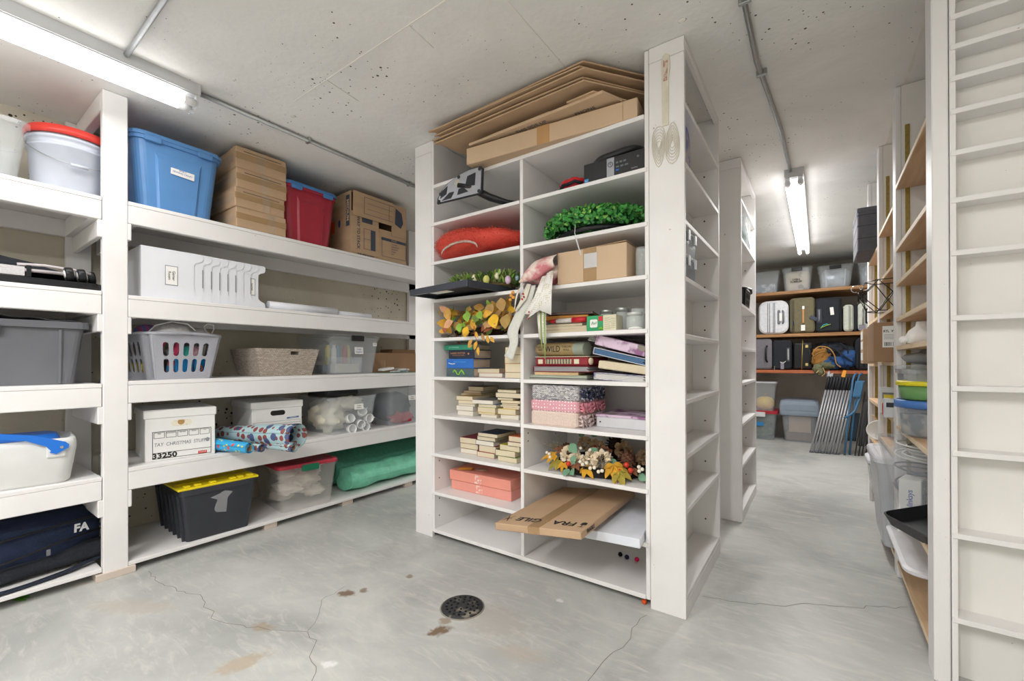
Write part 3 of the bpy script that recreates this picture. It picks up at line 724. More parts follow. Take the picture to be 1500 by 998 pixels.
# laundry basket with oval slots
M_LB = mat('grey_basket', '#b3b5be', .4, .02)
def slot_panel(mb, P, cols, rows, W0, H0, cw, ch, sw, sh, N=20):
    """grid of cells each with a stadium-shaped hole; P(u, v) -> 3D, u in +-W, v 0..H"""
    u0 = -cols * cw / 2
    def add(vs, fs): mb.add([P(*p) for p in vs], fs)
    cuts = [-W0 + (u0 + W0) * q / 6 for q in range(7)] + [-u0 + (W0 + u0) * q / 6 for q in range(7)]
    for c0, c1 in zip(cuts, cuts[1:]):
        add([(c0, 0), (c1, 0), (c1, H0[0]), (c0, H0[0])], [(0, 1, 2, 3)])
        add([(c0, H0[1]), (c1, H0[1]), (c1, H0[2]), (c0, H0[2])], [(0, 1, 2, 3)])
    for a, b in ((-W0, u0), (-u0, W0)):
        for q in range(6):
            c0, c1 = a + (b - a) * q / 6, a + (b - a) * (q + 1) / 6; add([(c0, H0[0]), (c1, H0[0]), (c1, H0[1]), (c0, H0[1])], [(0, 1, 2, 3)])
    for i in range(cols):
        for j in range(rows):
            cx = u0 + cw * (i + .5); cy = H0[0] + ch * (j + .5); vi = []; vo = []
            for k in range(N):
                a = 2 * PI * k / N; c, s = math.cos(a), math.sin(a); r = sw / 2
                x, y = r * c, r * s + (1 if s > 0 else -1) * (sh / 2 - r) * (1 if abs(s) > 1e-6 else 0)
                vi.append((cx + x, cy + y)); q = max(abs(c) / (cw / 2), abs(s) / (ch / 2)); vo.append((cx + c / q, cy + s / q))
            vs = vi + vo + [(cx + sx * cw / 2, cy + sy * ch / 2) for sx, sy in ((1, 1), (-1, 1), (-1, -1), (1, -1))]
            fs = []
            for k in range(N):
                k2 = (k + 1) % N; a, b = vo[k], vo[k2]
                onx = lambda p: abs(abs(p[0] - cx) - cw / 2) < 1e-7
                ony = lambda p: abs(abs(p[1] - cy) - ch / 2) < 1e-7
                if (onx(a) and onx(b)) or (ony(a) and ony(b)): fs.append((k, k2, N + k2, N + k))
                else:
                    m_ = 2 * N + (0 if a[0] > cx and max(a[1], b[1]) > cy else 1 if max(a[1], b[1]) > cy and min(a[0], b[0]) < cx else 2 if min(a[0], b[0]) < cx else 3)
                    mx_, my_ = (a[0] + b[0]) / 2 - cx, (a[1] + b[1]) / 2 - cy
                    m_ = 2 * N + (0 if mx_ > 0 and my_ > 0 else 1 if mx_ < 0 and my_ > 0 else 2 if mx_ < 0 else 3)
                    fs.append((k, k2, N + k2, m_, N + k))
            add(vs, fs)
def basket(t, w, d, h, wb, db, m, cols=5, dcols=5):
    mb = MB()
    for side in range(4):
        a = side * PI / 2; ww, dd = (w, d) if side % 2 == 0 else (d, w); wwb, ddb = (wb, db) if side % 2 == 0 else (db, wb)
        def P(u, v, a=a, ww=ww, dd=dd, wwb=wwb, ddb=ddb):
            k = v / h; f = (wwb + (ww - wwb) * k) / ww
            hw = ww / 2
            x = u * f; y = -(ddb + (dd - ddb) * k) / 2
            e = max(0, abs(u) / hw - .8) / .2
            y += e * e * .028; x -= math.copysign(e * e * .028, u)
            return (x * math.cos(a) - y * math.sin(a), x * math.sin(a) + y * math.cos(a), v)
        c = cols if side % 2 == 0 else dcols
        slot_panel(mb, P, c, 2, ww / 2, (h * .12, h * .86, h), ww * (.66 if side % 2 == 0 else .78) / c, h * .37, ww * (.66 if side % 2 == 0 else .78) / c * .60, h * .31)
    mb.obj('body', m, t, solid=.004)
    MB().rr([(wb - .01, db - .01, .03, 0), (wb, db, .035, .005), (wb - .01, db - .01, .03, .009)], seg=4).obj('base', m, t)
    mb = MB(); n = 60; prof = []
    ring = []
    for i in range(n):
        a = 2 * PI * i / n; c, s = math.cos(a), math.sin(a); p = 4.5
        q = (abs(c / (w / 2 + .008)) ** p + abs(s / (d / 2 + .008)) ** p) ** (-1 / p); ring.append(Vector((c * q, s * q, h + .004 + .007 * math.cos(2 * a) ** 2 * (1 if abs(s) > .7 else -.2))))
    rs = []
    for i in range(n + 1):
        p = ring[i % n]; o_ = Vector((p.x, p.y, 0)).normalized()
        rs.append([p - o_ * .006 + Vector((0, 0, .006)), p + o_ * .014 + Vector((0, 0, .006)), p + o_ * .016 + Vector((0, 0, -.008)), p + o_ * .012 + Vector((0, 0, -.008)), p + o_ * .011 + Vector((0, 0, .001)), p - o_ * .006 + Vector((0, 0, .001))])
    mb.loft(rs, None, (False, False), True); mb.obj('rim', m, t)
BK = (-3.055, .868, .9315)
t = thing('laundry_basket', 'grey plastic laundry basket with oval slots, full of small household things', 'laundry basket', BK, 97)
basket(t, .385, .49, .238, .305, .42, M_LB, 5, 7)
random.seed(21)
def in_basket(name, label, cat, dx, dy, dz, mb, m, rz=0, group=None):
    o = mb.obj(name, m); dx *= .93; o.location = (BK[0] - dy * .9925 - dx * .122, BK[1] + dx * .9925 - dy * .122, BK[2] + dz); o.rotation_euler = (0, 0, R(97 + rz)); return tag(o, label, cat, group)
M_BL = mat('packet_blue', '#1f86c4', .4); M_PK = mat('hot_pink', '#d8486a', .45); M_TQ = mat('turquoise', '#36a49c', .5); M_OR = mat('orange', '#e0722c', .45)
M_YE = mat('soft_yellow', '#dccb62', .8, .12, 40); M_LV = mat('lavender', '#8f83ba', .6); M_GYB = mat('grey_tin', '#a5a8a6', .4)
in_basket('packet', 'flat blue packet standing low in the laundry basket, left of the scissors packets', 'packet', -.005, -.19, .014, MB().bev(-.03, -.01, 0, .03, .01, .10, .004), M_BL, 0)
for i, (dx, c) in enumerate(((.042, 'in the fourth slot'), (.105, 'in the last slot'))):
    q = thing('scissors_packet', 'blue packet with orange-handled scissors showing low ' + c + ' of the laundry basket', 'scissors', (BK[0] + .178 - dx * .12, BK[1] + dx * .93 + .018, BK[2] + .012), 97)
    MB().bev(-.027, 0, 0, .027, .012, .105, .003).obj('card', M_BL, q)
    MB().tube([(.012 * math.cos(a) - (0, .002)[i], -.003, .045 + .016 * math.sin(a)) for a in [2 * PI * k / 12 for k in range(13)]], .0032, 6).obj('handle', M_OR, q)
    MB().tube([(-.018, -.003, .05), (.006, -.003, .048)], .004, 6).obj('blade', M_GYB, q)
in_basket('box', 'bright pink box leaning in the upper slots of the laundry basket', 'box', -.055, -.185, .115, MB().bev(-.016, -.01, 0, .016, .01, .10, .003, Mt(ry=28)), M_PK)
in_basket('box', 'bright pink flat box beside the pale pink tin in the laundry basket', 'box', -.115, -.18, .115, MB().bev(-.025, -.01, 0, .0, .01, .10, .003, Mt(ry=20)), M_PK)
in_basket('bag', 'purple bag end in the first upper slot of the laundry basket', 'bag', -.125, -.15, .12, MB().ball((0, 0, .04), .045, 12, 8, (1, .8, 1), 3, .3), M_LV)
in_basket('ball_of_yarn', 'grey ball low in the second upper slot of the laundry basket', 'ball', -.045, -.17, .118, MB().ball((0, .0, .026), .026, 12, 8), M_GYB)
in_basket('box', 'turquoise block in the middle upper slot of the laundry basket', 'box', .028, -.185, .12, MB().bev(-.02, -.01, 0, .02, .012, .06, .004, Mt(ry=-10)), M_TQ)
in_basket('tin', 'pink lidded tin in the right upper slots of the laundry basket', 'tin', .07, -.16, .12, MB().lathe([(0, 0), (.032, 0), (.034, .03), (.03, .06), (0, .062)], 18), mat('tin_pink', '#d9a9b4', .4))
in_basket('toy', 'mixed coloured ribbon reels low behind the first slot of the laundry basket', 'ribbon', -.13, -.165, .012, MB().tube([(0, -.01, .03), (.01, .0, .05), (-.01, 0, .07), (.01, 0, .09)], .02, 10), pattern('ribbon_mix', '#3aa06a', 'blotch', '#c8913a', 40, .6, .5, '#3a6bc0'))
in_basket('toy', 'red and green roll behind the second low slot of the laundry basket', 'ribbon', -.065, -.18, .012, MB().bev(-.02, -.01, 0, .02, .01, .09, .006, Mt(ry=12)), pattern('roll_mix', '#2d8fc4', 'blotch', '#c24a35', 30, .6, .45))
mb = MB()
for k in range(9): mb.ball((-.01 - .0 * k, -.14 + k * .035, .035 + .01 * (k % 2)), .024, 8, 6, (.7, .8, 1.7), k, .3)
in_basket('duster', 'fluffy yellow duster seen through the side slots of the laundry basket', 'duster', -.135, -.02, .012, mb, M_YE)
# things heaped on top
t = thing('eye_mask', 'silvery padded pouch with thin white straps heaped on the laundry basket', 'pouch', (BK[0] + .15, BK[1] - .01, BK[2] + .195), 90)
M_SIL = mat('crumpled_silver', '#e4e4e6', .4, .12, 60, .6, 45)
mb = MB(); mb.ball((.0, 0, .055), .085, 20, 12, (1.15, .8, .62), 4, .18, 3); mb.ball((.13, .03, .045), .06, 16, 10, (1.2, .9, .7), 6, .2, 3); mb.obj('pouch', M_SIL, t)
mb = MB(); mb.tube([(.155, -.02, .07), (.14, -.03, .10), (.16, -.03, .118), (.19, -.02, .112), (.198, -.01, .09), (.188, 0, .06)], .0035, 8)
mb.tube([(-.12, -.05, .05), (-.09, -.06, .09), (-.02, -.07, .115), (.05, -.075, .105), (.085, -.075, .07)], .0035, 8); mb.obj('strap', mat('strap_white', '#efeeee', .6), t)
in_basket('bag', 'blue and purple striped pouch at the back left of the laundry basket', 'bag', -.135, -.10, .205, MB().ball((0, 0, .04), .055, 14, 9, (1, 1, .9), 8, .15), pattern('stripe_pouch', '#5a6fb4', 'wave', '#b45a84', 12, .6))

# wicker basket
t = thing('wicker_basket', 'whitewashed woven wicker basket with a cut-out handle', 'basket', (-3.03, 1.475, .9315), 90)
M_WK = pattern('wicker', '#d8cec1', 'weave', '#b5a595', 34, .85, bump=.9)
w, d, h, wb, db = .405, .37, .172, .33, .31
mb = MB()
for side in range(4):
    a = side * PI / 2; ww, dd = (w, d) if side % 2 == 0 else (d, w); wwb, ddb = (wb, db) if side % 2 == 0 else (db, wb)
    def P(u, v, a=a, ww=ww, dd=dd, wwb=wwb, ddb=ddb):
        k = v / h; x = u * (wwb + (ww - wwb) * k) / ww; y = -(ddb + (dd - ddb) * k) / 2
        return (x * math.cos(a) - y * math.sin(a), x * math.sin(a) + y * math.cos(a), v)
    def q(u0, u1, v0, v1): mb.add([P(u0, v0), P(u1, v0), P(u1, v1), P(u0, v1)], [(0, 1, 2, 3)])
    if side == 0:
        c = .035
        q(-ww / 2, ww / 2, 0, h * .80); q(-ww / 2, c - .028, h * .80, h * .94); q(c + .028, ww / 2, h * .80, h * .94); q(-ww / 2, ww / 2, h * .94, h)
    else: q(-ww / 2, ww / 2, 0, h)
mb.box(-wb / 2, -db / 2, 0, wb / 2, db / 2, .006)
mb.obj('body', M_WK, t, solid=.008)
pts = [(sx * w / 2, sy * d / 2, h) for sx, sy in ((-1, -1), (1, -1), (1, 1), (-1, 1), (-1, -1))]
mb = MB()
for a, b in zip(pts, pts[1:]): mb.tube([Vector(a).lerp(Vector(b), i / 24) + Vector((0, 0, .002 * (i % 2))) for i in range(25)], .0062, 7)
mb.obj('rim', M_WK, t)
t = thing('picture_frame', 'brown wooden frame sticking up out of the wicker basket', 'picture frame', (-3.07, 1.43, 1.02), 0, rot=(R(12), R(-14), R(100)))
MB().bev(-.11, -.08, 0, .08, .09, .012, .003).obj('frame', wood('walnut', '#6b3f22', '#9c6436', 4, 'X'), t)
MB().bev(-.09, -.06, .012, .06, .07, .016, .003).obj('backing', BLACK, t)
tag(MB().bev(-.12, -.09, 0, .10, .08, .02, .004).obj('folder', BLACK, loc=(-3.05, 1.50, .94), rot=(R(5), R(32), R(92))), 'black folder leaning in the wicker basket', 'folder')

# clear lidded bin
def clear_bin(name, label, loc, rz, w, d, h, wb, db, lidm=CLEAR, latch=BLACK, body=CLEAR, group=None, cat='storage bin', lidh=.022):
    t = thing(name, label, cat, loc, rz, group)
    tub(MB(), w, d, h, wb, db, .035, .003, .008, .018, seg=5).obj('body', body, t)
    if lidm is not None:
        mb = MB(); lid(mb, w + .022, d + .022, h - .003, .04, lidh); mb.obj('lid', lidm, t)
        if latch is not None: MB().bev(-.055, -d / 2 - .021, h - .03, .055, -d / 2 - .009, h + .012, .004).obj('latch', latch, t)
    return t
t = clear_bin('storage_bin', 'clear lidded plastic bin labelled craft supplies beside the wicker basket', (-3.06, 1.972, .9315), 90, .42, .46, .275, .36, .40)
sticker(t, .015, .175, .075, .052, -.2365, 'Craft\nSupplies', size=.017, ink=mat('pen_blue', '#5661a8', .6), tilt=-5)
sticker(t, .155, .225, .035, .025, -.240, 'Craft', size=.01)
q = thing('small_box', 'smaller clear box of beads standing inside the craft supplies bin', 'storage bin', (-2.925, 1.935, .937), 90)
tub(MB(), .24, .12, .12, .22, .11, .015, .002, .004, .008).obj('body', CLEAR, q)
MB().rr([(.20, .09, .02, .004), (.2, .09, .02, .07)]).obj('bead', pattern('beads', '#cfc4ae', 'dots', '#8d8270', 160, .8), q)
random.seed(4)
for i, (dx, c) in enumerate(((-.10, '#d8d257'), (-.06, '#e7e2e2'), (-.02, '#4f8fb8'), (.03, '#c45b62'), (.07, '#d9cf86'))):
    z = .0 if i != 1 else 0
    tag(MB().lathe([(0, 0), (.019, 0), (.019, .12), (.012, .13), (.012, .15), (0, .15)], 12).obj('paint_bottle', mat('craft_%d' % i, c, .4), loc=(-3.0 + .02 * (i % 2), 1.94 + dx, 1.0)),
        ('yellow', 'white', 'blue', 'red', 'beige')[i] + ' craft paint bottle inside the craft supplies bin', 'bottle', 'craft bottles in the clear bin')
tag(MB().bev(-.15, -.04, 0, .15, .05, .055, .004).obj('craft_box', mat('grey_blue_card', '#8e99a8', .7), loc=(-3.02, 1.94, .944), rot=(0, 0, R(90))), 'grey blue box under the craft bottles inside the clear bin', 'box')
# papers, pens
t = thing('paper_pile', 'loose green and white papers and pens beside the craft supplies bin', 'papers', (-2.83, 2.33, .9315), 84)
MB().bev(-.15, -.07, 0, .17, .07, .003, .001).obj('paper', mat('green_card', '#6fa08c', .7), t)
mb = MB(); random.seed(6)
for i in range(9):
    x, y = random.uniform(-.13, .08), random.uniform(-.05, .05); a = random.uniform(-.5, .5)
    mb.cyl((x, y, .008 + i * .003), (x + .11 * math.cos(a), y + .11 * math.sin(a), .008 + i * .003), .0045, 7)
mb.obj('pen', mat('pen_grey', '#d8d9dc', .4, .3, 60), t)
MB().bev(-.12, -.03, .033, -.02, .05, .05, .002, Mt(ry=-8)).obj('paper', PAPER, t)
t = thing('cardboard_box', 'plain brown cardboard box at the right end of the middle shelf', 'cardboard box', (-3.08, 2.47, .9315), 90)
MB().bev(-.27, -.15, 0, .27, .15, .165, .003).obj('carton', KRAFTD, t); MB().box(-.2, -.151, .03, -.15, -.1502, .10).obj('tape', TAPE, t)
MB().bev(.0, -.05, .165, .26, .12, .20, .003).obj('flap', KRAFTD, t)

# --- fourth shelf
t = thing('cooler', 'white drinks cooler with a bright blue swing handle in the left bay', 'cooler', (-2.90, .265, .4865), 84)
M_COOL = mat('cooler_white', '#e2e3e1', .55, .03)
MB().rr([(.355, .25, .04, 0), (.375, .27, .05, .012), (.415, .30, .05, .155), (.415, .30, .05, .175), (.405, .29, .045, .198), (.385, .27, .04, .20), (.36, .25, .04, .17)], seg=6, smooth=True).obj('body', M_COOL, t)
M_HB = mat('cooler_blue', '#1f6fd0', .35)
MB().rr([(.33, .20, .05, .172), (.30, .18, .05, .21), (.27, .16, .05, .215)], smooth=True).obj('lid', M_HB, t)
for s in (-1, 1): MB().bev(s * .14 - .03, -.157, .12, s * .14 + .03, -.150, .19, .004).obj('handle_mount', M_COOL, t)
hd = MB(); hd.prism([(.165, .150), (.178, .158), (.180, .172), (.168, .185), (.07, .225), (-.02, .243), (-.16, .243), (-.16, .225), (-.03, .222), (.05, .205), (.11, .172), (.125, .150), (.12, .145), (.14, .135)], .157, .168, Matrix.Rotation(PI / 2, 4, 'X'))
hd.obj('handle', M_HB, t); MB().cyl((.157, -.170, .163), (.157, -.166, .163), .006, 10).obj('rivet', CHROME, t)

def file_box(label, loc, rz, w, d, h, hole_m):
    t = thing('file_box', label, 'file box', loc, rz)
    mb = MB(); mb.bev(-w / 2, -d / 2, 0, w / 2, d / 2, h - .012, .003)
    mb.obj('carton', CARDW, t)
    W2, D2 = w / 2 + .006, d / 2 + .006
    MB().bev(-W2, -D2, h - .045, W2, D2, h, .004).obj('lid', CARDW, t)
    hz = h - .075
    hp = []
    for k in range(20):
        a = 2 * PI * k / 20; hp.append(((.028 if math.cos(a) > 0 else -.028) + .016 * math.cos(a), hz + .016 * math.sin(a)))
    MB().prism(hp, d / 2 + .0002, d / 2 + .0012, Matrix.Rotation(PI / 2, 4, 'X')).obj('handle_hole', hole_m, t)
    return t, -d / 2
t, yf = file_box('white file box printed 33250 with handwritten Christmas note, by the wooden post', (-2.964, .888, .5095), 82, .302, .37, .265, pattern('through_hole', '#e9e2cf', 'blotch', '#8c2f28', 30, .6, .42, '#b08a50'))
MK = mat('marker_grey', '#8f9094', .7)
mb = MB(); y = yf - .0012
def fr(x0, z0, x1, z1, w=.0022): mb.box(x0, y, z0, x1, y + .001, z0 + w); mb.box(x0, y, z1 - w, x1, y + .001, z1); mb.box(x0, y, z0, x0 + w, y + .001, z1); mb.box(x1 - w, y, z0, x1, y + .001, z1)
fr(-.122, .010, .132, .152)
for i in range(5): fr(-.116 + i * .049, .117, -.116 + i * .049 + .044, .147, .0016)
mb.box(-.122, y, .040, .132, y + .001, .042); mb.obj('printed_form', INK, t)
lettering('33250', .036, INK, t, (-.072, yf - .0015, .025), sx=1.15, bold=.0012)
for s in range(5): lettering(('FILE', 'CONTENTS', 'RETAIN', 'FROM', 'TO')[s], .0075, INK, t, (-.094 + s * .049, yf - .0015, .1405))
lettering('TAY  CHRISTMAS  STUFF', .026, MK, t, (-.005, yf - .0015, .083), sx=.78, shear=.15); 
mb = MB().prism([(.115 + .010 * math.cos(a) * (1 + .25 * math.sin(5 * a)), .086 + .011 * math.sin(a)) for a in [2 * PI * k / 20 for k in range(20)]], -yf + .0004, -yf + .0014, Matrix.Rotation(PI / 2, 4, 'X')); mb.obj('doodle', MK, t)
sticker(t, .092, .020, .040, .014, yf - .0003, 'STAPLES', mat('logo_red', '#cf2f2c', .5), .009, PAPER, name='logo')
t, yf = file_box('white file box with a dark handle slot behind the wrapping paper rolls', (-3.01, 1.408, .5095), 84, .30, .37, .262, mat('hole_dark', '#26241f', .9))
mb = MB(); y = yf - .0012
fr(-.14, .055, .14, .135, .0014); mb.box(-.14, y, .117, .14, y + .001, .119); mb.obj('printed_form', MK, t)
lettering('TAY CHRISTMAS STUFF', .024, MK, t, (-.01, yf - .0015, .09), sx=.78, shear=.15)
sticker(t, -.02, .036, .13, .022, yf - .0003, 'BANKERS BOX', INK, .014, PAPER, name='logo', rz=-3)
sticker(t, .092, .150, .075, .010, yf - .0003, 'STANDARD', mat('blue_stripe', '#4b6f9e', .6), .008, PAPER, name='logo', rz=-3)
# wrapping paper
M_W1 = pattern('wrap_blue', '#31a8dc', 'dots', '#e5d35b', 36, .45, .26, '#cf4f48'); M_W2 = pattern('wrap_leaf', '#a9c6cc', 'dots', '#8a4540', 24, .5, .40, '#4a5680')
def wrap(label, p0, p1, r0, r1, m, core=.45):
    """rolled paper: a spiral sheet around a core tube, from p0 (back) to p1 (front)"""
    p0, p1 = Vector(p0), Vector(p1); t = thing('wrapping_paper_roll', label, 'wrapping paper', p0, 0, 'wrapping paper rolls on the fourth shelf')
    d = (p1 - p0); L = d.length; Mx = d.to_track_quat('Z', 'X').to_matrix().to_4x4()
    turns = 2.2
    def f(u, v):
        a = u * turns * 2 * PI; r = (r0 + (r1 - r0) * v) * (core + (1 - core) * u); return (r * math.cos(a), r * math.sin(a), v * L)
    MB().sheet(f, 60, 6, Mx).obj('paper', m, t, solid=.0008)
    if core < .7: MB().lathe([(r0 * core * .85, L * .02), (r0 * core, L * .02), (r0 * core, L * .99), (r0 * core * .85, L * .99), (r0 * core * .85, L * .02)], 18, Mx, (False, False)).obj('core', KRAFTD, t)
    return t
wrap('light blue wrapping paper roll patterned with small figures, ending at the shelf edge', (-3.02, .98, .555), (-2.56, 1.105, .545), .043, .032, M_W1)
wrap('wide grey-blue leaf-patterned wrapping paper roll, its end opening out over the shelf edge', (-3.08, 1.10, .585), (-2.42, 1.30, .60), .038, .072, M_W2, .85)
wrap('leaf-patterned wrapping paper roll lowest beside the open one, reaching out furthest', (-3.02, 1.16, .545), (-2.40, 1.268, .540), .032, .030, M_W2)
wrap('thin leaf-patterned wrapping paper roll between the blue roll and the wide one', (-2.95, 1.09, .535), (-2.55, 1.163, .536), .024, .024, M_W2)
# clear bins with contents
t = clear_bin('storage_bin', 'clear bin holding white cups and cream cloth, on the fourth shelf', (-2.97, 1.902, .5095), 88, .385, .45, .262, .33, .40, None, None)
sticker(t, .035, .185, .075, .04, -.226, 'China\nDishes', size=.014, tilt=-6)
tag(MB().rr([(.24, .26, .03, 0), (.28, .30, .05, .02), (.27, .30, .05, .06)]).obj('lid', mat('lid_dark', '#34363a', .5), loc=(-3.02, 1.90, .755), rot=(R(-4), 0, R(88))), 'dark tray lying across the top of the bin of white cups', 'tray')
M_CL = mat('cream_cloth', '#e0d2b0', .9, .1, 8, .5, 25)
mb = MB(); random.seed(9)
mb.ball((-.10, .0, .11), .10, 22, 14, (.9, 1.9, 1.1), 1, .5, 3); mb.ball((.03, -.02, .19), .08, 22, 12, (1.7, 1.5, .7), 5, .6, 3); mb.ball((.03, .12, .07), .08, 16, 10, (1.6, .9, .8), 8, .5, 3)
tag(mb.obj('cloth', M_CL, loc=(-2.97, 1.902, .52), rot=(0, 0, R(88))), 'crumpled cream cloth packed around the white cups in the clear bin', 'cloth')
M_MUG = mat('mug_white', '#f1f1ef', .25)
for i, (dx, dy, dz, rx, rz) in enumerate(((-.03, -.165, .075, 70, 10), (-.01, -.160, .004, 80, -20), (.06, -.165, .045, 100, 20), (.085, -.165, .11, 60, -30), (.13, -.165, .075, 90, 0), (.10, -.16, .01, 85, 15))):
    q = thing('cup', ('left upright', 'lowest left', 'middle', 'highest', 'rightmost', 'lowest right')[i] + ' one of the white cups tumbled in the clear bin', 'cup', (-2.972 - dy, 1.902 + dx, .523 + dz), 0, 'white cups in the clear bin', rot=(R(rx), R(rz), R(90)))
    MB().lathe([(0, 0), (.022, 0), (.03, .012), (.033, .055), (.030, .055), (.027, .014), (0, .006)], 22).obj('bowl', M_MUG, q)
    MB().tube([(.032, 0, .045), (.052, 0, .04), (.052, 0, .02), (.03, 0, .014)], .0035, 7).obj('handle', M_MUG, q)
t = clear_bin('storage_bin', 'clear lidded bin of dark and red clothes at the right end of the fourth shelf', (-2.98, 2.42, .5095), 90, .40, .46, .285, .35, .41, CLEAR, None)
sticker(t, .02, .215, .075, .04, -.231, 'China\nClothes', size=.013, tilt=-5)
tag(MB().ball((0, 0, .13), .13, 24, 14, (1.25, 1.4, .95), 3, .25, 3).obj('clothes', mat('dark_cloth', '#2e3542', .9, .2, 10, .5, 30), loc=(-3.0, 2.42, .513), rot=(0, 0, R(90))), 'dark navy clothes filling the bin at the right end of the fourth shelf', 'clothes')
tag(MB().ball((0, 0, .045), .05, 18, 10, (2.2, .9, .85), 12, .8, 4).obj('clothes', mat('red_cloth', '#b32738', .85, .15, 10, .5, 30), loc=(-2.815, 2.38, .516), rot=(0, 0, R(90))), 'red cloth low at the front of the bin of dark clothes', 'clothes')

# --- bottom shelf
t = thing('duffel_bag', 'navy and black sports bag with white lettering in the bottom left bay', 'duffel bag', (-3.015, .17, .0595), 96)
mb = MB()
def bag(u, v):   # lying bag: soft box
    a = v * 2 * PI; c, s = math.cos(a), math.sin(a)
    q = (abs(c) ** 3.2 + abs(s) ** 3.2) ** (-1 / 3.2)
    k = math.sin(PI * min(max(u, .0), 1)) ** .16
    x = -.45 + .86 * u
    return Vector((x + .012 * noise.noise(Vector((u * 6, v * 9, 3))), c * q * .175 * k, .15 + s * q * .148 * k * (1 - .12 * u) + .012 * noise.noise(Vector((u * 9, v * 8, 0)))))
mb.sheet(bag, 40, 36); b = mb.obj('body', NAVY, t)
MB().sheet(lambda u, v: (-.44 + .36 * u, -.190 + .006 * noise.noise(Vector((u * 5, v * 4, 9))), .05 + .21 * v), 16, 10).obj('mesh_pocket', BLACKM, t, solid=.004)
MB().sheet(lambda u, v: (-.44 + .85 * u, -.186 + .012 * math.sin(PI * v) * 0 + .05 * v - .02 * math.sin(PI * v), .02 + .07 * v - .01 * noise.noise(Vector((u * 6, v, 2)))), 30, 6).obj('base_panel', BLACKM, t, solid=.005)
mb = MB(); mb.tube([(-.07, -.190, .185), (.10, -.190, .205), (.26, -.185, .215), (.385, -.17, .215)], .005, 6); mb.tube([(-.07, -.193, .095), (.06, -.196, .105), (.22, -.193, .135), (.38, -.175, .15)], .005, 6)
mb.obj('zip', mat('zip_black', '#15161a', .5), t)
mb = MB()
for x, z in ((-.045, .185), (.0, .19), (.19, .118), (-.05, .088), (-.02, .088)): mb.bev(x - .007, -.2, z - .028, x + .007, -.194, z, .002)
mb.obj('zip_pull', mat('pull_grey', '#77797f', .4), t)
lettering('FA', .052, mat('white_print', '#e6e6e8', .6), t, (.300, -.193, .180), rot=(PI / 2, R(2), R(5)), sx=.9, bold=.002, ext=.001)
mb = MB(); sp = [(.40, -.14, .09), (.42, -.16, .045), (.38, -.20, .02), (.25, -.245, .012), (.05, -.265, .01), (-.12, -.262, .012), (-.28, -.262, .016), (-.42, -.26, .02)]
P5 = [Vector(p) for p in sp]
def strap(u, v):
    k = u * (len(P5) - 1); i = min(int(k), len(P5) - 2); p = P5[i].lerp(P5[i + 1], k - i); return p + Vector((0, (v - .5) * .035, .004 * math.sin(k * 3)))
mb.sheet(strap, 40, 2); mb.obj('shoulder_strap', mat('strap_dark', '#232b3a', .8), t, solid=.005)
mb = MB(); mb.tube([(.38, -.15, .17), (.43, -.17, .14), (.44, -.15, .07), (.40, -.12, .03)], .013, 8); mb.obj('grab_handle', NAVY, t)
MB().bev(-.30, -.275, .018, -.24, -.25, .026, .003).obj('buckle', BLACK, t)

t = thing('crate', 'black plastic crate with a yellow hinged lid on the bottom shelf', 'crate', (-2.975, 1.04, .0535), 88)
M_CR = mat('crate_black', '#34363d', .45, .05)
w, d, h, wb, db = .365, .47, .285, .305, .43
tub(MB(), w, d, h, wb, db, .02, .004, .008, .03).obj('body', M_CR, t)
mb = MB()
for k in range(6):   # ribs on the left side
    yy = -db / 2 + .03 + k * .075
    mb.add([(-wb / 2 - .012, yy, .0), (-wb / 2 - .012, yy + .012, .0), (-w / 2 - .010, yy + .012, h - .03), (-w / 2 - .010, yy, h - .03), (-wb / 2 + .002, yy, 0), (-wb / 2 + .002, yy + .012, 0), (-w / 2 + .002, yy + .012, h - .03), (-w / 2 + .002, yy, h - .03)],
           [(0, 1, 2, 3), (4, 7, 6, 5), (0, 4, 5, 1), (3, 2, 6, 7), (0, 3, 7, 4), (1, 5, 6, 2)])
mb.obj('rib', M_CR, t)
M_YL = mat('yellow_plastic', '#e8d21c', .4)
mb = MB(); mb.bev(-.20, -.245, h, .195, .24, h + .012, .003)
for x in (-.17, -.12, -.05, .05, .09, .14): mb.bev(x, -.235, h + .012, x + .03, -.20, h + .022, .003)
for y in (-.15, -.05, .05, .15): mb.bev(-.19, y, h + .012, .185, y + .012, h + .019, .002)
mb.obj('lid', M_YL, t)
MB().prism([(-.02, .13), (.03, .12), (.035, .20), (.06, .23), (.02, .245), (-.005, .232), (-.05, .22), (-.015, .20), (-.03, .15)], .0, .001, Matrix.Translation((0, -.2172, 0)) @ Matrix.Rotation(R(4), 4, 'X') @ Matrix.Rotation(PI / 2, 4, 'X')).obj('clear_tape', clear('torn_tape', '#c9cbce', .28, .1), t)
t = clear_bin('storage_bin', 'clear tote with a red lid and green latch, full of cream fabric', (-2.985, 1.585, .0535), 83, .375, .48, .285, .325, .43, mat('red_lid2', '#b8394a', .4), mat('green_latch', '#177a57', .4), clear('hazy_plastic', '#ece9e6', .17, .2))
mb = MB(); random.seed(14)
for k in range(11):
    mb.ball((random.uniform(-.10, .10), random.uniform(-.15, .14), .05 + .018 * k), random.uniform(.055, .08), 16, 10, (1.1, 1.2, .6), k, .7, 3.5)
tag(mb.obj('fabric', mat('ivory_fabric', '#ddd6c9', .9, .08, 9, .5, 30), loc=(-2.985, 1.585, .062), rot=(0, 0, R(83))), 'crumpled ivory fabric filling the red-lidded clear tote', 'fabric')
M_TARP = mat('green_tarp', '#7fd3b3', .4, .14, 14, .8, 35); M_NET = mat('dark_green_net', '#4f9079', .8, .15, 60, .4, 200)
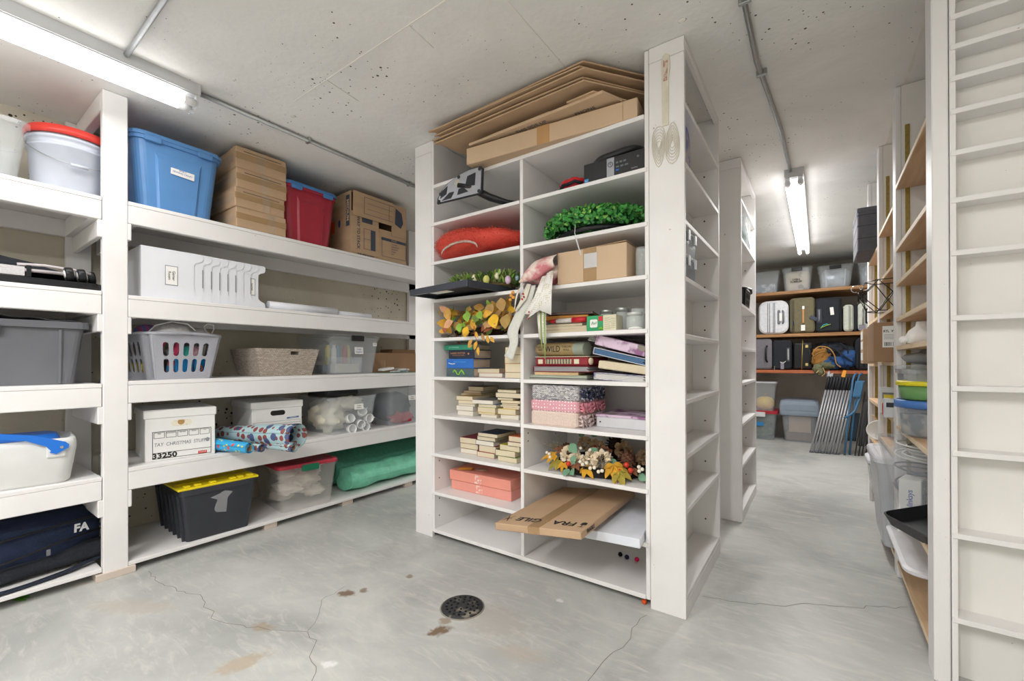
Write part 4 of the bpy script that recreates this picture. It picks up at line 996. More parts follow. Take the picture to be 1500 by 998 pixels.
def roll(name, label, x, y0, y1, z, r, m, seed):
    mb = MB(); n = 26
    def f(u, v):
        a = v * 2 * PI; k = r * (1 + .12 * noise.noise(Vector((u * 5, math.cos(a) * 1.5, math.sin(a) * 1.5 + seed))) + .05 * math.sin(u * 30 + a * 2))
        return (x + k * 1.15 * math.cos(a), y0 + (y1 - y0) * u, z + r * .9 + k * .9 * math.sin(a))
    mb.sheet(f, 50, n)
    mb.add([f(0, i / n) for i in range(n)], [list(range(n))]); mb.add([f(1, i / n) for i in range(n)], [list(range(n))])
    return tag(mb.obj(name, m), label, 'tarp')
roll('rolled_tarp', 'shiny mint-green plastic tarp rolled up on the bottom shelf', -2.89, 1.90, 3.1, .062, .092, M_TARP, 1)
roll('rolled_net', 'dark green netting roll behind the mint-green tarp', -3.12, 1.88, 3.1, .066, .145, M_NET, 5)
# ================================================================== THINGS IN AND ON THE BOOKCASE
def sheetpoly(mb, pts, z0, z1): return mb.prism(pts, z0, z1)
# flattened cartons piled on top, overhanging the front
base = [(-1.70, 1.665), (-.80, 1.655), (-.60, 1.93), (-.60, 2.16), (-1.12, 2.22), (-1.33, 1.95)]
offs = ((0, 0, 0), (-.012, .006, .6), (.012, -.01, -.8), (-.02, -.012, .9), (.0, .004, -.5))
names = ('lowest and largest of the flattened boxes on the bookcase, its plain underside showing', 'flattened box second from the bottom of the pile on the bookcase',
         'flattened box third from the bottom of the pile on the bookcase', 'flattened box fourth from the bottom of the pile on the bookcase', 'flattened box topmost of the pile, nearly touching the ceiling')
M_FLUTE = mat('kraft_edge', '#a8835a', .85, .2, 120)
for k in range(5):
    dx, dy, rz = offs[k]; z = 2.199 + k * .0205
    t = thing('flattened_box', names[k], 'cardboard box', (-1.1 + dx, 1.9 + dy, z), rz, 'flattened boxes on top of the bookcase')
    P_ = [(x + 1.1, y - 1.9) for x, y in base]
    sheetpoly(MB(), P_, 0, .007).obj('panel', KRAFT, t)
    # folded-over flaps with gaps between them
    a, b = Vector(P_[0]), Vector(P_[1])
    cuts = (0, .20, .68, 1.0) if k % 2 == 0 else (0, .22, .60, .99)
    for i in range(3):
        p, q = a.lerp(b, cuts[i] + .004), a.lerp(b, cuts[i + 1] - .004)
        ins = .012 + .01 * ((k + i) % 3)
        MB().prism([(p.x + ins * .5, p.y + ins), (q.x - ins * .5, q.y + ins), (q.x - .02, q.y + .26), (p.x + .06, p.y + .26)], .0095, .0165).obj('flap', KRAFT2 if i == 1 else KRAFT, t)
t = thing('flattened_box', 'smaller printed flattened box between the long carton and the big flattened boxes', 'cardboard box', (-1.1, 1.85, 2.145), 0, 'flattened boxes on top of the bookcase')
MB().prism([(-.38, -.145), (.26, -.15), (.365, -.155), (.41, -.05), (.38, .2), (-.2, .24)], 0, .012).obj('panel', KRAFT2, t)
MB().prism([(-.26, -.135), (.10, -.14), (.14, -.02), (-.2, .0)], .0125, .021).obj('flap', KRAFT, t)
MB().prism([(.20, -.16), (.33, -.165), (.42, -.02), (.25, .0)], .0125, .019).obj('flap', KRAFT, t)
for s_, x, y, sz, m in (('ON-SEMI', -.14, -.07, .036, INKB), ('THIS SIDE UP', -.02, -.11, .03, INKB), ('FRAGILE', .06, -.07, .03, mat('print_red', '#c2553c', .6)), ('KEEP DRY', -.26, -.10, .028, INKB), ('PHONE', .25, -.08, .03, INKB)):
    lettering(s_, sz, m, t, (x, y, -.001), rot=(PI, 0, R(0)))
t = thing('long_carton', 'long narrow brown carton lying along the top of the bookcase', 'cardboard box', (-1.06, 1.80, 2.0455), 5.6)
MB().bev(-.44, -.06, 0, .44, .06, .085, .003).obj('carton', KRAFT2, t)
MB().box(-.03, -.0612, 0, .035, -.0602, .0852).obj('tape', mat('paper_tape', '#b98f5f', .5), t)
MB().box(.378, -.0608, .002, .3795, -.0602, .083).obj('crease', M_FLUTE, t)

# --- row 1
t = thing('monitor_stand', 'black and silver monitor stand lying with its metal base plate facing out', 'monitor stand', (-1.58, 1.70, 1.8265), 0)
M_SILV = mat('brushed_plate', '#a9abb2', .35, .06, 30, metal=.5); M_DK = mat('plate_black', '#222429', .4)
out = [(-.115, .055), (.165, .062), (.172, .07), (.178, .19), (.168, .202), (.10, .200), (.03, .185), (-.04, .155), (-.085, .12), (-.11, .085)]
Mr = Matrix.Translation((0, 0, 0)) @ Matrix.Rotation(R(8), 4, 'Z') @ Matrix.Rotation(PI / 2, 4, 'X')
o_ = MB().prism(out, -.012, 0, Mr); q_ = o_.obj('base_plate', M_DK, t)
cx_, cy_ = sum(p[0] for p in out) / len(out), sum(p[1] for p in out) / len(out)
MB().prism([(cx_ + (x - cx_) * .94, cy_ + (y - cy_) * .94) for x, y in out], 0.0002, .002, Mr).obj('metal_sheet', M_SILV, q_)
for poly in ([(.07, .115), (.13, .11), (.135, .175), (.085, .165)], [(-.09, .078), (-.05, .095), (-.042, .138), (-.08, .115)], [(.02, .078), (.09, .085), (.06, .112), (.03, .108)], [(-.08, .064), (-.02, .068), (-.0, .1), (-.03, .1)]):
    MB().prism(poly, .0022, .004, Mr).obj('cut_out', M_DK, q_)
for x, y in ((.160, .188), (.03, .172), (-.088, .102), (-.098, .064), (.155, .075)):
    MB().lathe([(0, .002), (.009, .002), (.009, .005), (0, .005)], 12, Mr @ Mt(x, y, 0)).obj('rubber_foot', mat('rubber', '#3a3c40', .7), q_)
MB().lathe([(0, .002), (.018, .002), (.018, .0035), (0, .0035)], 20, Mr @ Mt(.02, .142, 0)).obj('medallion', mat('medallion', '#c9c5b4', .4), q_)
MB().tube([(.02, .02, .13), (.09, .04, .11), (.17, .09, .06), (.25, .14, .028), (.31, .18, .022)], [.03, .034, .032, .026, .02], 12, flat=.6).obj('arm', BLACK, t)

t = thing('pouch', 'small red nylon pouch with black trim beside the black computer', 'pouch', (-.945, 1.845, 1.8245), 0)
MB().ball((0, 0, .03), .055, 20, 12, (1.25, .9, .62), 3, .22, 3).obj('body', mat('red_nylon', '#c9252f', .5, .1, 20, .3, 60), t)
mb = MB(); mb.tube([(-.06, -.03, .008), (-.03, -.052, .022), (.0, -.055, .02), (.03, -.052, .028), (.06, -.03, .02)], .008, 8); mb.obj('trim', BLACKM, t)
t = thing('computer_tower', 'slim black desktop computer lying on its side on the bookcase', 'computer', (-.73, 1.80, 1.8245), 0)
M_PC = pattern('pc_mesh', '#26272b', 'dots', '#0d0d0f', 170, .35, .35); 
MB().bev(-.142, 0, 0, .142, .29, .093, .003).obj('case', M_PC, t)
MB().box(-.03, -.0012, .004, .004, 0, .089).obj('silver_strip', M_SILV, t)
MB().lathe([(.0095, 0), (.0115, 0), (.0115, .0015), (.0095, .0015)], 20, Mt(-.013, -.0014, .06, 90), (False, False)).obj('logo', BLACK, t)
lettering('T', .012, BLACK, t, (-.013, -.002, .06), bold=.0003)
mb = MB()
for i in range(3): mb.bev(.012 + i * .017, -.0018, .058, .024 + i * .017, 0, .066, .0005); mb.bev(.012 + i * .020, -.0018, .040, .027 + i * .020, 0, .047, .0005)
mb.obj('port', mat('port_grey', '#6b7077', .4), t); MB().box(.012, -.0019, .026, .026, 0, .033).obj('port', mat('port_blue', '#2f6fc9', .4), t)
MB().lathe([(0, 0), (.005, 0), (.005, .002), (0, .002)], 12, Mt(.11, -.0002, .065, 90)).obj('power_button', mat('port_grey', '#6b7077', .4), t)
MB().box(-.138, -.0015, .003, -.118, 0, .024).obj('sticker', mat('sticker_blue', '#3f9ad6', .4), t); lettering('intel', .006, PAPER, t, (-.128, -.002, .014)); lettering('OptiPlex', .008, STEEL, t, (.095, -.002, .02), rot=(PI / 2, 0, 0))
t = thing('oval_stand', 'black oval monitor base lying on top of the black computer', 'monitor stand', (-.735, 1.885, 1.918), 0, rot=(R(10), R(-7), R(6)))
MB().rr([(.22, .15, .07, .012), (.235, .165, .08, .022), (.235, .165, .08, .032), (.2, .13, .06, .044)], seg=8, smooth=True).obj('base', BLACK, t)
MB().lathe([(0, .0), (.03, .0), (.033, .014), (0, .014)], 20).obj('rubber_pad', mat('rubber', '#3a3c40', .7), t)
tag(MB().tube([(.045 * math.cos(a), .045 * math.sin(a), .012) for a in [2 * PI * k / 20 for k in range(21)]], .012, 8).obj('tape_roll', mat('tan_tape', '#b98a58', .5), loc=(-.635, 2.04, 1.918), rot=(0, 0, 0)), 'tan ring of tape behind the oval monitor base', 'tape')

# --- row 2
t = thing('cushion', 'shaggy coral red cushion squeezed into the bookcase', 'cushion', (-1.532, 1.925, 1.6), 0)
mb = MB(); random.seed(31)
def cush(u, v):
    a = u * 2 * PI; p = v * PI; c, s = math.cos(a), math.sin(a)
    q = (abs(c) ** 3 + abs(s) ** 3) ** (-1 / 3); r = math.sin(p) ** .55
    return Vector((c * q * .30 * r, s * q * .20 * r, .077 - math.cos(p) * .072 * (1 - .35 * c) - .008 * c + .012 * noise.noise(Vector((c * 2, s * 2, p * 2)))))
base_ = [[cush(i / 56, j / 26) for i in range(56)] for j in range(1, 26)]
rings = []
for j, ring in enumerate(base_):
    rings.append([p + (p - Vector((0, 0, .077))).normalized() * random.uniform(-.001, .003) for p in ring])
M_RED = mat('coral_pile', '#e2614d', .95, .2, 60, .9, 160); M_REDD = mat('coral_satin', '#cf4638', .55, .1, 8, .4, 18)
mb.loft(rings, None, (True, True), True); bd = mb.obj('cover', M_REDD, t)
tf = MB()
for j in range(6, 25):
    for i in range(56):
        p = base_[j - 1][i]; n_ = (p - Vector((0, 0, .04))); n_.normalize()
        for _ in range(7):
            s0 = p + Vector((random.uniform(-.017, .017), random.uniform(-.012, .012), random.uniform(-.003, .003)))
            d_ = (n_ + Vector((random.uniform(-.7, .7), random.uniform(-.7, .7), random.uniform(-.5, .5)))).normalized() * random.uniform(.007, .014)
            sd = d_.orthogonal().normalized() * .0018
            tf.add([s0 - sd, s0 + sd, s0 + d_], [(0, 1, 2)])
tag(tf.obj('pile', M_RED, t), kind='stuff')
MB().sheet(lambda u, v: (-.17 + .15 * math.sin(u * PI) * 0 + .26 * u, -.195 + .012 * (1 - u) * 0 - .004, .012 + .045 * math.sin(PI * u) ** .5 + v * .012), 20, 2).obj('piping', mat('pale_piping', '#c2aea2', .8, .15, 90), t, solid=.004)

def ring_foliage(t, name, R0, r0, n, L, W, m, seed, zc, top_only=True, squash=.7, spread=1., kind='stuff'):
    random.seed(seed); mb = MB()
    for i in range(n):
        a = random.uniform(0, 2 * PI); b = random.uniform(-.5, PI + .5) if top_only else random.uniform(0, 2 * PI)
        rad = Vector((math.cos(a), math.sin(a), 0)); rr_ = r0 * random.uniform(.75, 1.08)
        c = rad * (R0 + rr_ * math.cos(b)) + Vector((0, 0, zc + rr_ * math.sin(b) * squash))
        nrm = rad * math.cos(b) + Vector((0, 0, math.sin(b)))
        d = (nrm * .6 + Vector((random.uniform(-1, 1), random.uniform(-1, 1), random.uniform(-.6, .8))) * spread).normalized()
        k = random.uniform(.7, 1.2); mb.leaf(c, d, nrm + Vector((.01, 0, .02)), L * k, W * k, random.uniform(-.1, .4))
    o = mb.obj(name, m, t); o['kind'] = kind if kind else 'thing'
    if not kind: del o['kind']
    return o
t = thing('boxwood_wreath', 'thick green artificial boxwood wreath lying in the bookcase', 'wreath', (-.865, 1.975, 1.5985), 0)
MB().tube([(.20 * math.cos(a), .20 * math.sin(a), .02) for a in [2 * PI * k / 40 for k in range(41)]], .012, 10).obj('wreath_frame', BLACK, t)
M_G1 = mat('boxwood_green', '#3c8a3a', .5, .35, 30); M_G2 = mat('boxwood_light', '#7cb04e', .5, .2, 30); M_G3 = mat('boxwood_dark', '#2f7239', .5, .2, 30)
ring_foliage(t, 'leaf', .195, .068, 2600, .022, .016, M_G1, 1, .058); ring_foliage(t, 'leaf', .195, .070, 700, .018, .012, M_G2, 2, .060); ring_foliage(t, 'leaf', .19, .06, 1200, .022, .016, M_G3, 3, .050)
MB().tube([(.0, -.275, .02), (.0, -.28, -.02), (.01, -.282, -.045)], .0012, 5).obj('hang_string', PAPER, t)
MB().add([(.0, -.283, -.03), (.012, -.283, -.05), (.034, -.283, -.12), (.028, -.283, -.12)], [(0, 1, 2, 3)]).obj('tag', clear('tag_film', '#dfe2e6', .6, .1), t, solid=.0006)

# --- row 3
t = thing('picture_frame', 'black tray-like frame lying half out of the bookcase with the egg wreath on it', 'picture frame', (-1.575, 1.775, 1.3815), -6)
M_FR = mat('frame_black', '#353a44', .35, .05)
mb = MB()
for x0, y0, x1, y1 in ((-.232, -.195, .232, -.180), (-.232, .180, .232, .195), (-.232, -.18, -.217, .18), (.217, -.18, .232, .18)): mb.bev(x0, y0, 0, x1, y1, .033, .0015)
mb.obj('moulding', M_FR, t)
MB().box(-.218, -.181, .018, .218, .181, .022).obj('backing', mat('backing_black', '#1d1e22', .6), t)
MB().box(-.16, -.15, .0168, -.02, -.06, .018).obj('label', PAPER, t); MB().box(-.05, -.135, .0163, -.02, -.11, .0168).obj('logo', mat('logo_yellow', '#e8c53a', .5), t)
t = thing('egg_wreath', 'spring wreath of green sprigs and pastel eggs lying on the black frame', 'wreath', (-1.50, 1.87, 1.4155), 0)
MB().tube([(.17 * math.cos(a), .12 * math.sin(a), .012) for a in [2 * PI * k / 30 for k in range(31)]], .010, 8).obj('wreath_frame', mat('twig', '#6b5a3c', .9), t)
random.seed(41)
for seed, m, n in ((5, mat('sage_green', '#98ae5e', .6, .25, 30), 520), (6, mat('spring_green', '#79b243', .5, .2, 30), 180), (8, mat('dusty_green', '#5e7f4c', .6, .2, 30), 200)):
    random.seed(seed); mb = MB()
    for i in range(n):
        a = random.uniform(0, 2 * PI); c = Vector((.19 * math.cos(a), .125 * math.sin(a), .012 + random.uniform(0, .048))) + Vector((random.uniform(-.03, .03), random.uniform(-.025, .025), 0))
        d = Vector((math.cos(a) * .6 + random.uniform(-.5, .5), math.sin(a) * .5 + random.uniform(-.5, .5), random.uniform(.2, 1.3))); mb.leaf(c, d, (.1, -.2, 1), random.uniform(.026, .045), .013, .2)
    tag(mb.obj('leaf', m, t), kind='stuff')
for i, (x, y, z, r, c) in enumerate(((-.16, -.115, .012, .018, '#ece7d8'), (-.055, -.14, .016, .02, '#cbb6cf'), (.03, -.135, .035, .019, '#efe6c8'), (.105, -.13, .020, .021, '#dcd97e'), (.15, -.10, .04, .016, '#e8e3c2'), (.21, -.085, .016, .019, '#cdb3cc'), (.0, -.10, .055, .014, '#dd9f92'), (-.02, -.05, .062, .015, '#8fcf52'), (.10, -.03, .06, .015, '#5fae3e'), (-.19, -.05, .03, .015, '#e9d9c4'), (.22, -.02, .035, .013, '#a9c4cf'))):
    MB().ball((x, y, z + .006), r, 14, 10, (.85, .85, 1.15)).obj('egg', mat('egg_%d' % i, c, .5), t)

t = thing('cardboard_box', 'brown cardboard box with a strip of shiny tape in the third row of the bookcase', 'cardboard box', (-.830, 1.885, 1.3785), 0)
MB().bev(-.168, -.108, 0, .168, .10, .150, .0025).obj('carton', KRAFT2, t)
MB().box(-.035, -.1092, .002, .03, -.1084, .150).obj('tape', TAPE, t); MB().box(-.03, -.1105, .06, .033, -.1095, .125).obj('shiny_tape', clear('shiny_film', '#f1f1f1', .55, .12), t)
MB().bev(-.02, -.10, .1505, .168, .09, .154, .001, Mt(0, 0, 0, 0, -2, 0)).obj('flap', KRAFT, t)
t = thing('glass_vase', 'tall clear glass jar beside the cardboard box in the third row', 'jar', (-.622, 1.855, 1.3785), 0)
MB().lathe([(0, 0), (.026, 0), (.029, .006), (.029, .12), (.025, .128), (.027, .132), (.024, .134), (.022, .128), (.026, .12), (.026, .01), (0, .006)], 24).obj('glass', GLASS, t)

# hanging ribbon bundle at the divider
t = thing('ribbon_bundle', 'bundle of pink rose fabric and long ribbons hanging down over the bookcase divider', 'ribbons', (-1.10, 1.755, 1.3805), 0)
M_ROSE = pattern('rose_fabric', '#ead9cf', 'blotch', '#cf7d84', 13, .8, .52, bump=.2)
M_LINEN = mat('linen_ribbon', '#d9dad2', .9, .06, 120, .3, 260); M_DOT = pattern('dot_ribbon', '#f0eee8', 'dots', '#a89a4e', 120, .7, .27)
M_GRN = mat('green_ribbon', '#93ab66', .6); M_CRM = mat('cream_ribbon', '#e4dfd1', .75, .06, 50)
ox, oy, oz = 1.10, -1.755, -1.3805
def cloth3(pts_l, pts_r, m, name='ribbon', th=.0012, sag=.0, n=8):
    """strip of cloth between two edge polylines (world points)"""
    mb = MB(); k = len(pts_l); vs = []
    for a, b in zip(pts_l, pts_r):
        for i in range(n + 1):
            p = Vector(a).lerp(Vector(b), i / n); p.y -= sag * math.sin(PI * i / n); vs.append((p.x + ox, p.y + oy, p.z + oz))
    fs = [(j * (n + 1) + i, j * (n + 1) + i + 1, (j + 1) * (n + 1) + i + 1, (j + 1) * (n + 1) + i) for j in range(k - 1) for i in range(n)]
    mb.add(vs, fs, None, True); return mb.obj(name, m, t, solid=th)
def smooth(pts, n=6):
    P = [Vector(p) for p in pts]; P = [P[0]] + P + [P[-1]]; out = []
    for i in range(1, len(P) - 2):
        for j in range(n):
            s = j / n; a, b, c, d = P[i - 1], P[i], P[i + 1], P[i + 2]
            out.append(.5 * ((2 * b) + (c - a) * s + (2 * a - 5 * b + 4 * c - d) * s * s + (3 * b - a - 3 * c + d) * s ** 3))
    out.append(P[-2]); return out
cloth3(smooth([(-1.195, 1.80, 1.42), (-1.165, 1.77, 1.465), (-1.12, 1.76, 1.498), (-1.06, 1.765, 1.515), (-.99, 1.77, 1.522)]), smooth([(-1.19, 1.75, 1.405), (-1.14, 1.735, 1.405), (-1.085, 1.73, 1.41), (-1.04, 1.735, 1.435), (-.995, 1.745, 1.46)]), M_ROSE, 'rose_fabric', .002, .03)
mb = MB(); mb.ball((-1.09 + ox, .055, .065), .065, 20, 12, (1.5, .9, .75), 2, .35, 3); mb.obj('rose_fabric', M_ROSE, t)
cloth3(smooth([(-1.155, 1.75, 1.385), (-1.175, 1.745, 1.33), (-1.22, 1.742, 1.25), (-1.262, 1.74, 1.17), (-1.250, 1.742, 1.11), (-1.285, 1.745, 1.05)]), smooth([(-1.10, 1.75, 1.385), (-1.125, 1.745, 1.30), (-1.165, 1.742, 1.235), (-1.195, 1.74, 1.17), (-1.20, 1.742, 1.11), (-1.235, 1.745, 1.025)]), M_LINEN, 'wide_ribbon', .0012, .006)
cloth3([(-1.15, 1.745, 1.395), (-1.175, 1.735, 1.33), (-1.205, 1.73, 1.27)], [(-1.12, 1.74, 1.39), (-1.14, 1.73, 1.32), (-1.20, 1.728, 1.262)], M_CRM, 'ribbon', .001, .008)
cloth3(smooth([(-1.20, 1.75, 1.375), (-1.215, 1.745, 1.34), (-1.222, 1.745, 1.28)]), smooth([(-1.155, 1.74, 1.40), (-1.195, 1.74, 1.355), (-1.218, 1.742, 1.275)]), M_CRM, 'ribbon', .001, .004)
cloth3([(-1.06, 1.74, 1.42), (-1.10, 1.728, 1.32), (-1.155, 1.724, 1.25)], [(-1.03, 1.735, 1.42), (-1.06, 1.724, 1.32), (-1.095, 1.722, 1.24)], M_DOT, 'dotted_ribbon', .0015, .004)
cloth3([(-1.03, 1.735, 1.43), (-1.06, 1.722, 1.33), (-1.125, 1.715, 1.225)], [(-1.0, 1.735, 1.44), (-1.025, 1.722, 1.33), (-1.045, 1.715, 1.265)], M_DOT, 'dotted_ribbon', .0015, .004)
cloth3([(-1.015, 1.73, 1.40), (-1.035, 1.712, 1.31), (-1.055, 1.708, 1.258)], [(-.992, 1.73, 1.44), (-.992, 1.712, 1.34), (-.992, 1.708, 1.232)], M_DOT, 'dotted_ribbon', .0015, -.003)
cloth3([(-1.09, 1.742, 1.27), (-1.085, 1.74, 1.20), (-1.078, 1.74, 1.13)], [(-1.065, 1.74, 1.27), (-1.064, 1.738, 1.2), (-1.060, 1.738, 1.12)], M_CRM, 'ribbon', .001, .004)
cloth3([(-1.062, 1.736, 1.27), (-1.06, 1.736, 1.18), (-1.056, 1.736, 1.11)], [(-1.036, 1.734, 1.27), (-1.035, 1.734, 1.18), (-1.034, 1.734, 1.10)], M_DOT, 'ribbon', .001, .004)
cloth3([(-1.068, 1.732, 1.26), (-1.065, 1.732, 1.15), (-1.060, 1.732, 1.085)], [(-1.060, 1.732, 1.26), (-1.058, 1.732, 1.15), (-1.054, 1.732, 1.08)], M_GRN, 'green_ribbon', .0008, 0, 2)
cloth3([(-1.046, 1.73, 1.26), (-1.044, 1.73, 1.12), (-1.042, 1.73, 1.035)], [(-1.038, 1.73, 1.26), (-1.036, 1.73, 1.12), (-1.036, 1.73, 1.03)], M_GRN, 'green_ribbon', .0008, 0, 2)
mb = MB()
for x, z in ((-1.155, 1.345), (-1.15, 1.33), (-1.16, 1.32), (-1.12, 1.255), (-1.118, 1.24), (-1.125, 1.225)): mb.ball((x + ox, -.035, z + oz), .005, 8, 6)
tag(mb.obj('bead_trim', mat('bead_red', '#b3202c', .4), t), kind='stuff')
mb = MB()
for k, (x, z) in enumerate(((-1.225, 1.36), (-1.235, 1.345), (-1.222, 1.335), (-1.24, 1.325))): mb.ball((x + ox, -.02, z + oz), .009, 8, 6)
tag(mb.obj('flower_trim', mat('flower_orange', '#e1a24c', .6), t), kind='stuff')

# --- row 4: autumn leaf garland
t = thing('autumn_garland', 'garland of yellow and green artificial autumn leaves spilling over the shelf', 'garland', (-1.50, 1.90, 1.1575), 0)
MB().tube([(-.24 + .045 * i, -.02 + .02 * math.sin(i), .03 + .012 * math.sin(i * 1.7)) for i in range(11)], .018, 8).obj('vine', mat('vine_brown', '#3f2e24', .9, .2, 40), t)
LC = (('#d9a53c', 26), ('#c79a4e', 22), ('#b08c55', 20), ('#a98a4d', 14), ('#8cb548', 12), ('#6f8a3e', 12), ('#e6b62e', 14), ('#a45f40', 12), ('#d8a27c', 10))
for k, (c, n) in enumerate(LC):
    random.seed(50 + k); mb = MB(); m = mat('leaf_%d' % k, c, .7, .15, 25)
    for i in range(n):
        x = random.uniform(-.25, .25); y = random.uniform(-.14, .04); z = random.uniform(.03, .155)
        d = Vector((random.uniform(-1, 1), random.uniform(-1.1, .1), random.uniform(-.7, .7)))
        L = random.uniform(.04, .072); mb.leaf((x, y, z), d, (random.uniform(-.3, .3), -1, random.uniform(-.2, .6)), L, L * random.uniform(.5, .75), random.uniform(-.1, .3))
    tag(mb.obj('leaf_cluster', m, t), kind='stuff')
big = [(-.185, -.15, .165, (.35, -.2, -1), .085, .055, 1), (-.03, -.155, .13, (.1, -.2, -1), .055, .055, 4), (.045, -.155, .125, (.5, -.2, -.6), .05, .045, 4), (.13, -.15, .165, (-.2, -.15, -1), .065, .06, 2), (.19, -.15, .185, (.2, -.1, -1), .07, .062, 2),
       (.15, -.16, .105, (.3, -.3, -.9), .08, .07, 6), (.23, -.15, .10, (-.1, -.2, -.9), .075, .07, 3), (-.13, -.16, .085, (-.8, -.2, -.4), .07, .05, 8), (-.08, -.165, .07, (.2, -.2, -1), .05, .045, 4), (-.02, -.165, .05, (-.3, -.2, -1), .06, .05, 6), (.0, -.16, .09, (.8, -.1, -.1), .055, .04, 5), (.08, -.16, .10, (.9, -.2, .2), .07, .04, 0), (-.21, -.14, .07, (.1, -.2, -1), .05, .035, 7)]
for x, y, z, d, L, W, c in big: MB().leaf((x, y, z), d, (0, -1, .2), L, W, .12).obj('leaf', MATS['leaf_%d' % c], t)
st = MB().tube([(.02, -.16, .05), (.03, -.17, .01), (.05, -.172, -.03), (.06, -.172, -.06)], .0018, 5).obj('sprig', MATS['leaf_7'], t)
for x, z, a, L, c in ((.0, .02, 200, .045, 0), (.02, -.02, 230, .05, 1), (.04, .02, 300, .04, 0), (.05, -.03, 250, .05, 0), (.085, .01, 290, .045, 2), (.12, .0, 280, .045, 0), (.14, -.01, 310, .04, 0), (.10, .03, 60, .04, 2), (.15, .035, 30, .045, 2), (.06, -.06, 270, .045, 0), (.02, -.05, 200, .035, 1)):
    MB().leaf((x, -.172, z), (math.cos(R(a)), -.1, math.sin(R(a))), (0, -1, .1), L, L * .5, .1).obj('leaf', MATS['leaf_%d' % c], st)
for i, x in enumerate((-1.765, -1.70)):
    q = thing('glass_ornament', ('flat silvery glass ornament at the left of the autumn garland', 'round brown glass ornament under the autumn garland')[i], 'ornament', (x, 1.82, 1.1575), 0)
    MB().ball((0, 0, .012), .024 - .004 * i, 14, 8, (1.2, 1, .5 + .3 * i)).obj('glass', clear('smoky_glass', '#7a6a5c', .6, .08), q)

# --- books
M_CV = {}
def cov(c): return mat('cover_' + c.strip('#'), c, .5, .06, 20)
def book(loc, w, d, h, cover, label, group=None, rz=0, spine='front', pages=None, soft=True):
    """closed book lying flat; w along x, d along y; spine side 'front' (-y), 'back', 'left'"""
    t = thing('book', label, 'book', loc, rz, group)
    c = .0012 if soft else .0028; g = .0006 if soft else .004
    mb = MB(); mb.box(-w / 2, 0, 0, w / 2, d, c); mb.box(-w / 2, 0, h - c, w / 2, d, h)
    if spine == 'front': mb.bev(-w / 2, -.003, 0, w / 2, .002, h, .0015)
    elif spine == 'back': mb.box(-w / 2, d - .002, c, w / 2, d, h - c)
    else: mb.box(-w / 2, 0, c, -w / 2 + .002, d, h - c)
    mb.obj('cover', cov(cover), t)
    y0 = .0025 if spine == 'front' else g
    MB().box(-w / 2 + (g if spine != 'left' else .0022), y0, c, w / 2 - g, d - (g if spine != 'back' else .0022), h - c).obj('page_block', pages or PAGES, t)
    return t
GB = 'stacked books with only their page edges showing'
z = .9345
hp = ((-1.780, -1.570, .048, '#4f6267', 'thick hardback with green lightning swirl on a grey spine, bottom of the four-book stack', 'DEATHLY HALLOWS', '#8fd23a'),
      (-1.777, -1.572, .054, '#2c6cc0', 'thick bright blue hardback, second from the bottom of the four-book stack', 'ORDER OF THE PHOENIX', '#5fb4e6'),
      (-1.760, -1.565, .050, '#23283a', 'black hardback titled HARRY POTTER in bronze letters, third from the bottom of the stack', 'HARRY POTTER', '#c08a5c'),
      (-1.797, -1.580, .030, '#2f8a6c', 'thin green hardback on top of the four-book stack', 'ROWLING', '#9fd8bd'))
for i, (x0, x1, h, c, lab, txt, ic) in enumerate(hp):
    t = book(((x0 + x1) / 2, 1.845, z), x1 - x0, .155, h, c, lab, None, 0, 'front', mat('deckle_pages', '#c9b7a4', .9, .12, 60, stretch=(.3, .3, 6)), False)
    if i == 0: MB().tube([(.0 - .05 + .011 * k, -.0036, .024 + .014 * math.sin(k * 1.3)) for k in range(9)], .004, 6).obj('cover_art', mat('lime_art', '#8fd23a', .5), t)
    elif i == 1:
        MB().tube([(-.085 + .01 * k, -.0036, .03 - .003 * k * (.6 + .3 * math.sin(k))) for k in range(6)], .0028, 6).obj('cover_art', mat('white_art', '#dfe6ee', .5), t); lettering(txt, .008, mat('ink_lightblue', ic, .5), t, (.0, -.0036, .036))
    elif i == 2:
        lettering('HARRY POTTER', .015, mat('ink_bronze', ic, .5), t, (-.025, -.0036, .031), sx=1.05); lettering('AND THE HALF-BLOOD PRINCE', .0065, mat('ink_bronze', ic, .5), t, (-.02, -.0036, .019))
        MB().lathe([(0, 0), (.006, 0), (.006, .001), (0, .001)], 14, Mt(.055, -.0034, .028, 90)).obj('cover_art', mat('ink_bronze', ic, .5), t)
    else: lettering('J.K. ROWLING', .012, mat('ink_mint', ic, .5), t, (-.03, -.0036, .015)); 
    z += h + .0004
G5 = 'small paperbacks in the fifth row'
book((-1.485, 1.885, .9345), .165, .105, .022, '#b8485a', 'white-edged paperback lying under a cream one, right of the hardback stack', None, 0, 'back', PAGESW)
book((-1.500, 1.885, .957), .150, .105, .023, '#d3c49f', 'cream-edged paperback on top of the white-edged one beside the hardbacks', None, 2, 'back')
z = .9345
for i, (h, c) in enumerate(((.030, '#41598c'), (.045, '#c08a3c'), (.044, '#b98432'), (.040, '#a58248'))):
    book((-1.270, 1.80, z), .105, .17, h, c, ('lowest book', 'second book up', 'third book up', 'top book')[i] + ' in the stack against the divider, behind the hanging ribbon', 'books behind the hanging ribbon', (1, -1, 2, -2)[i], 'left')
    z += h + .0004
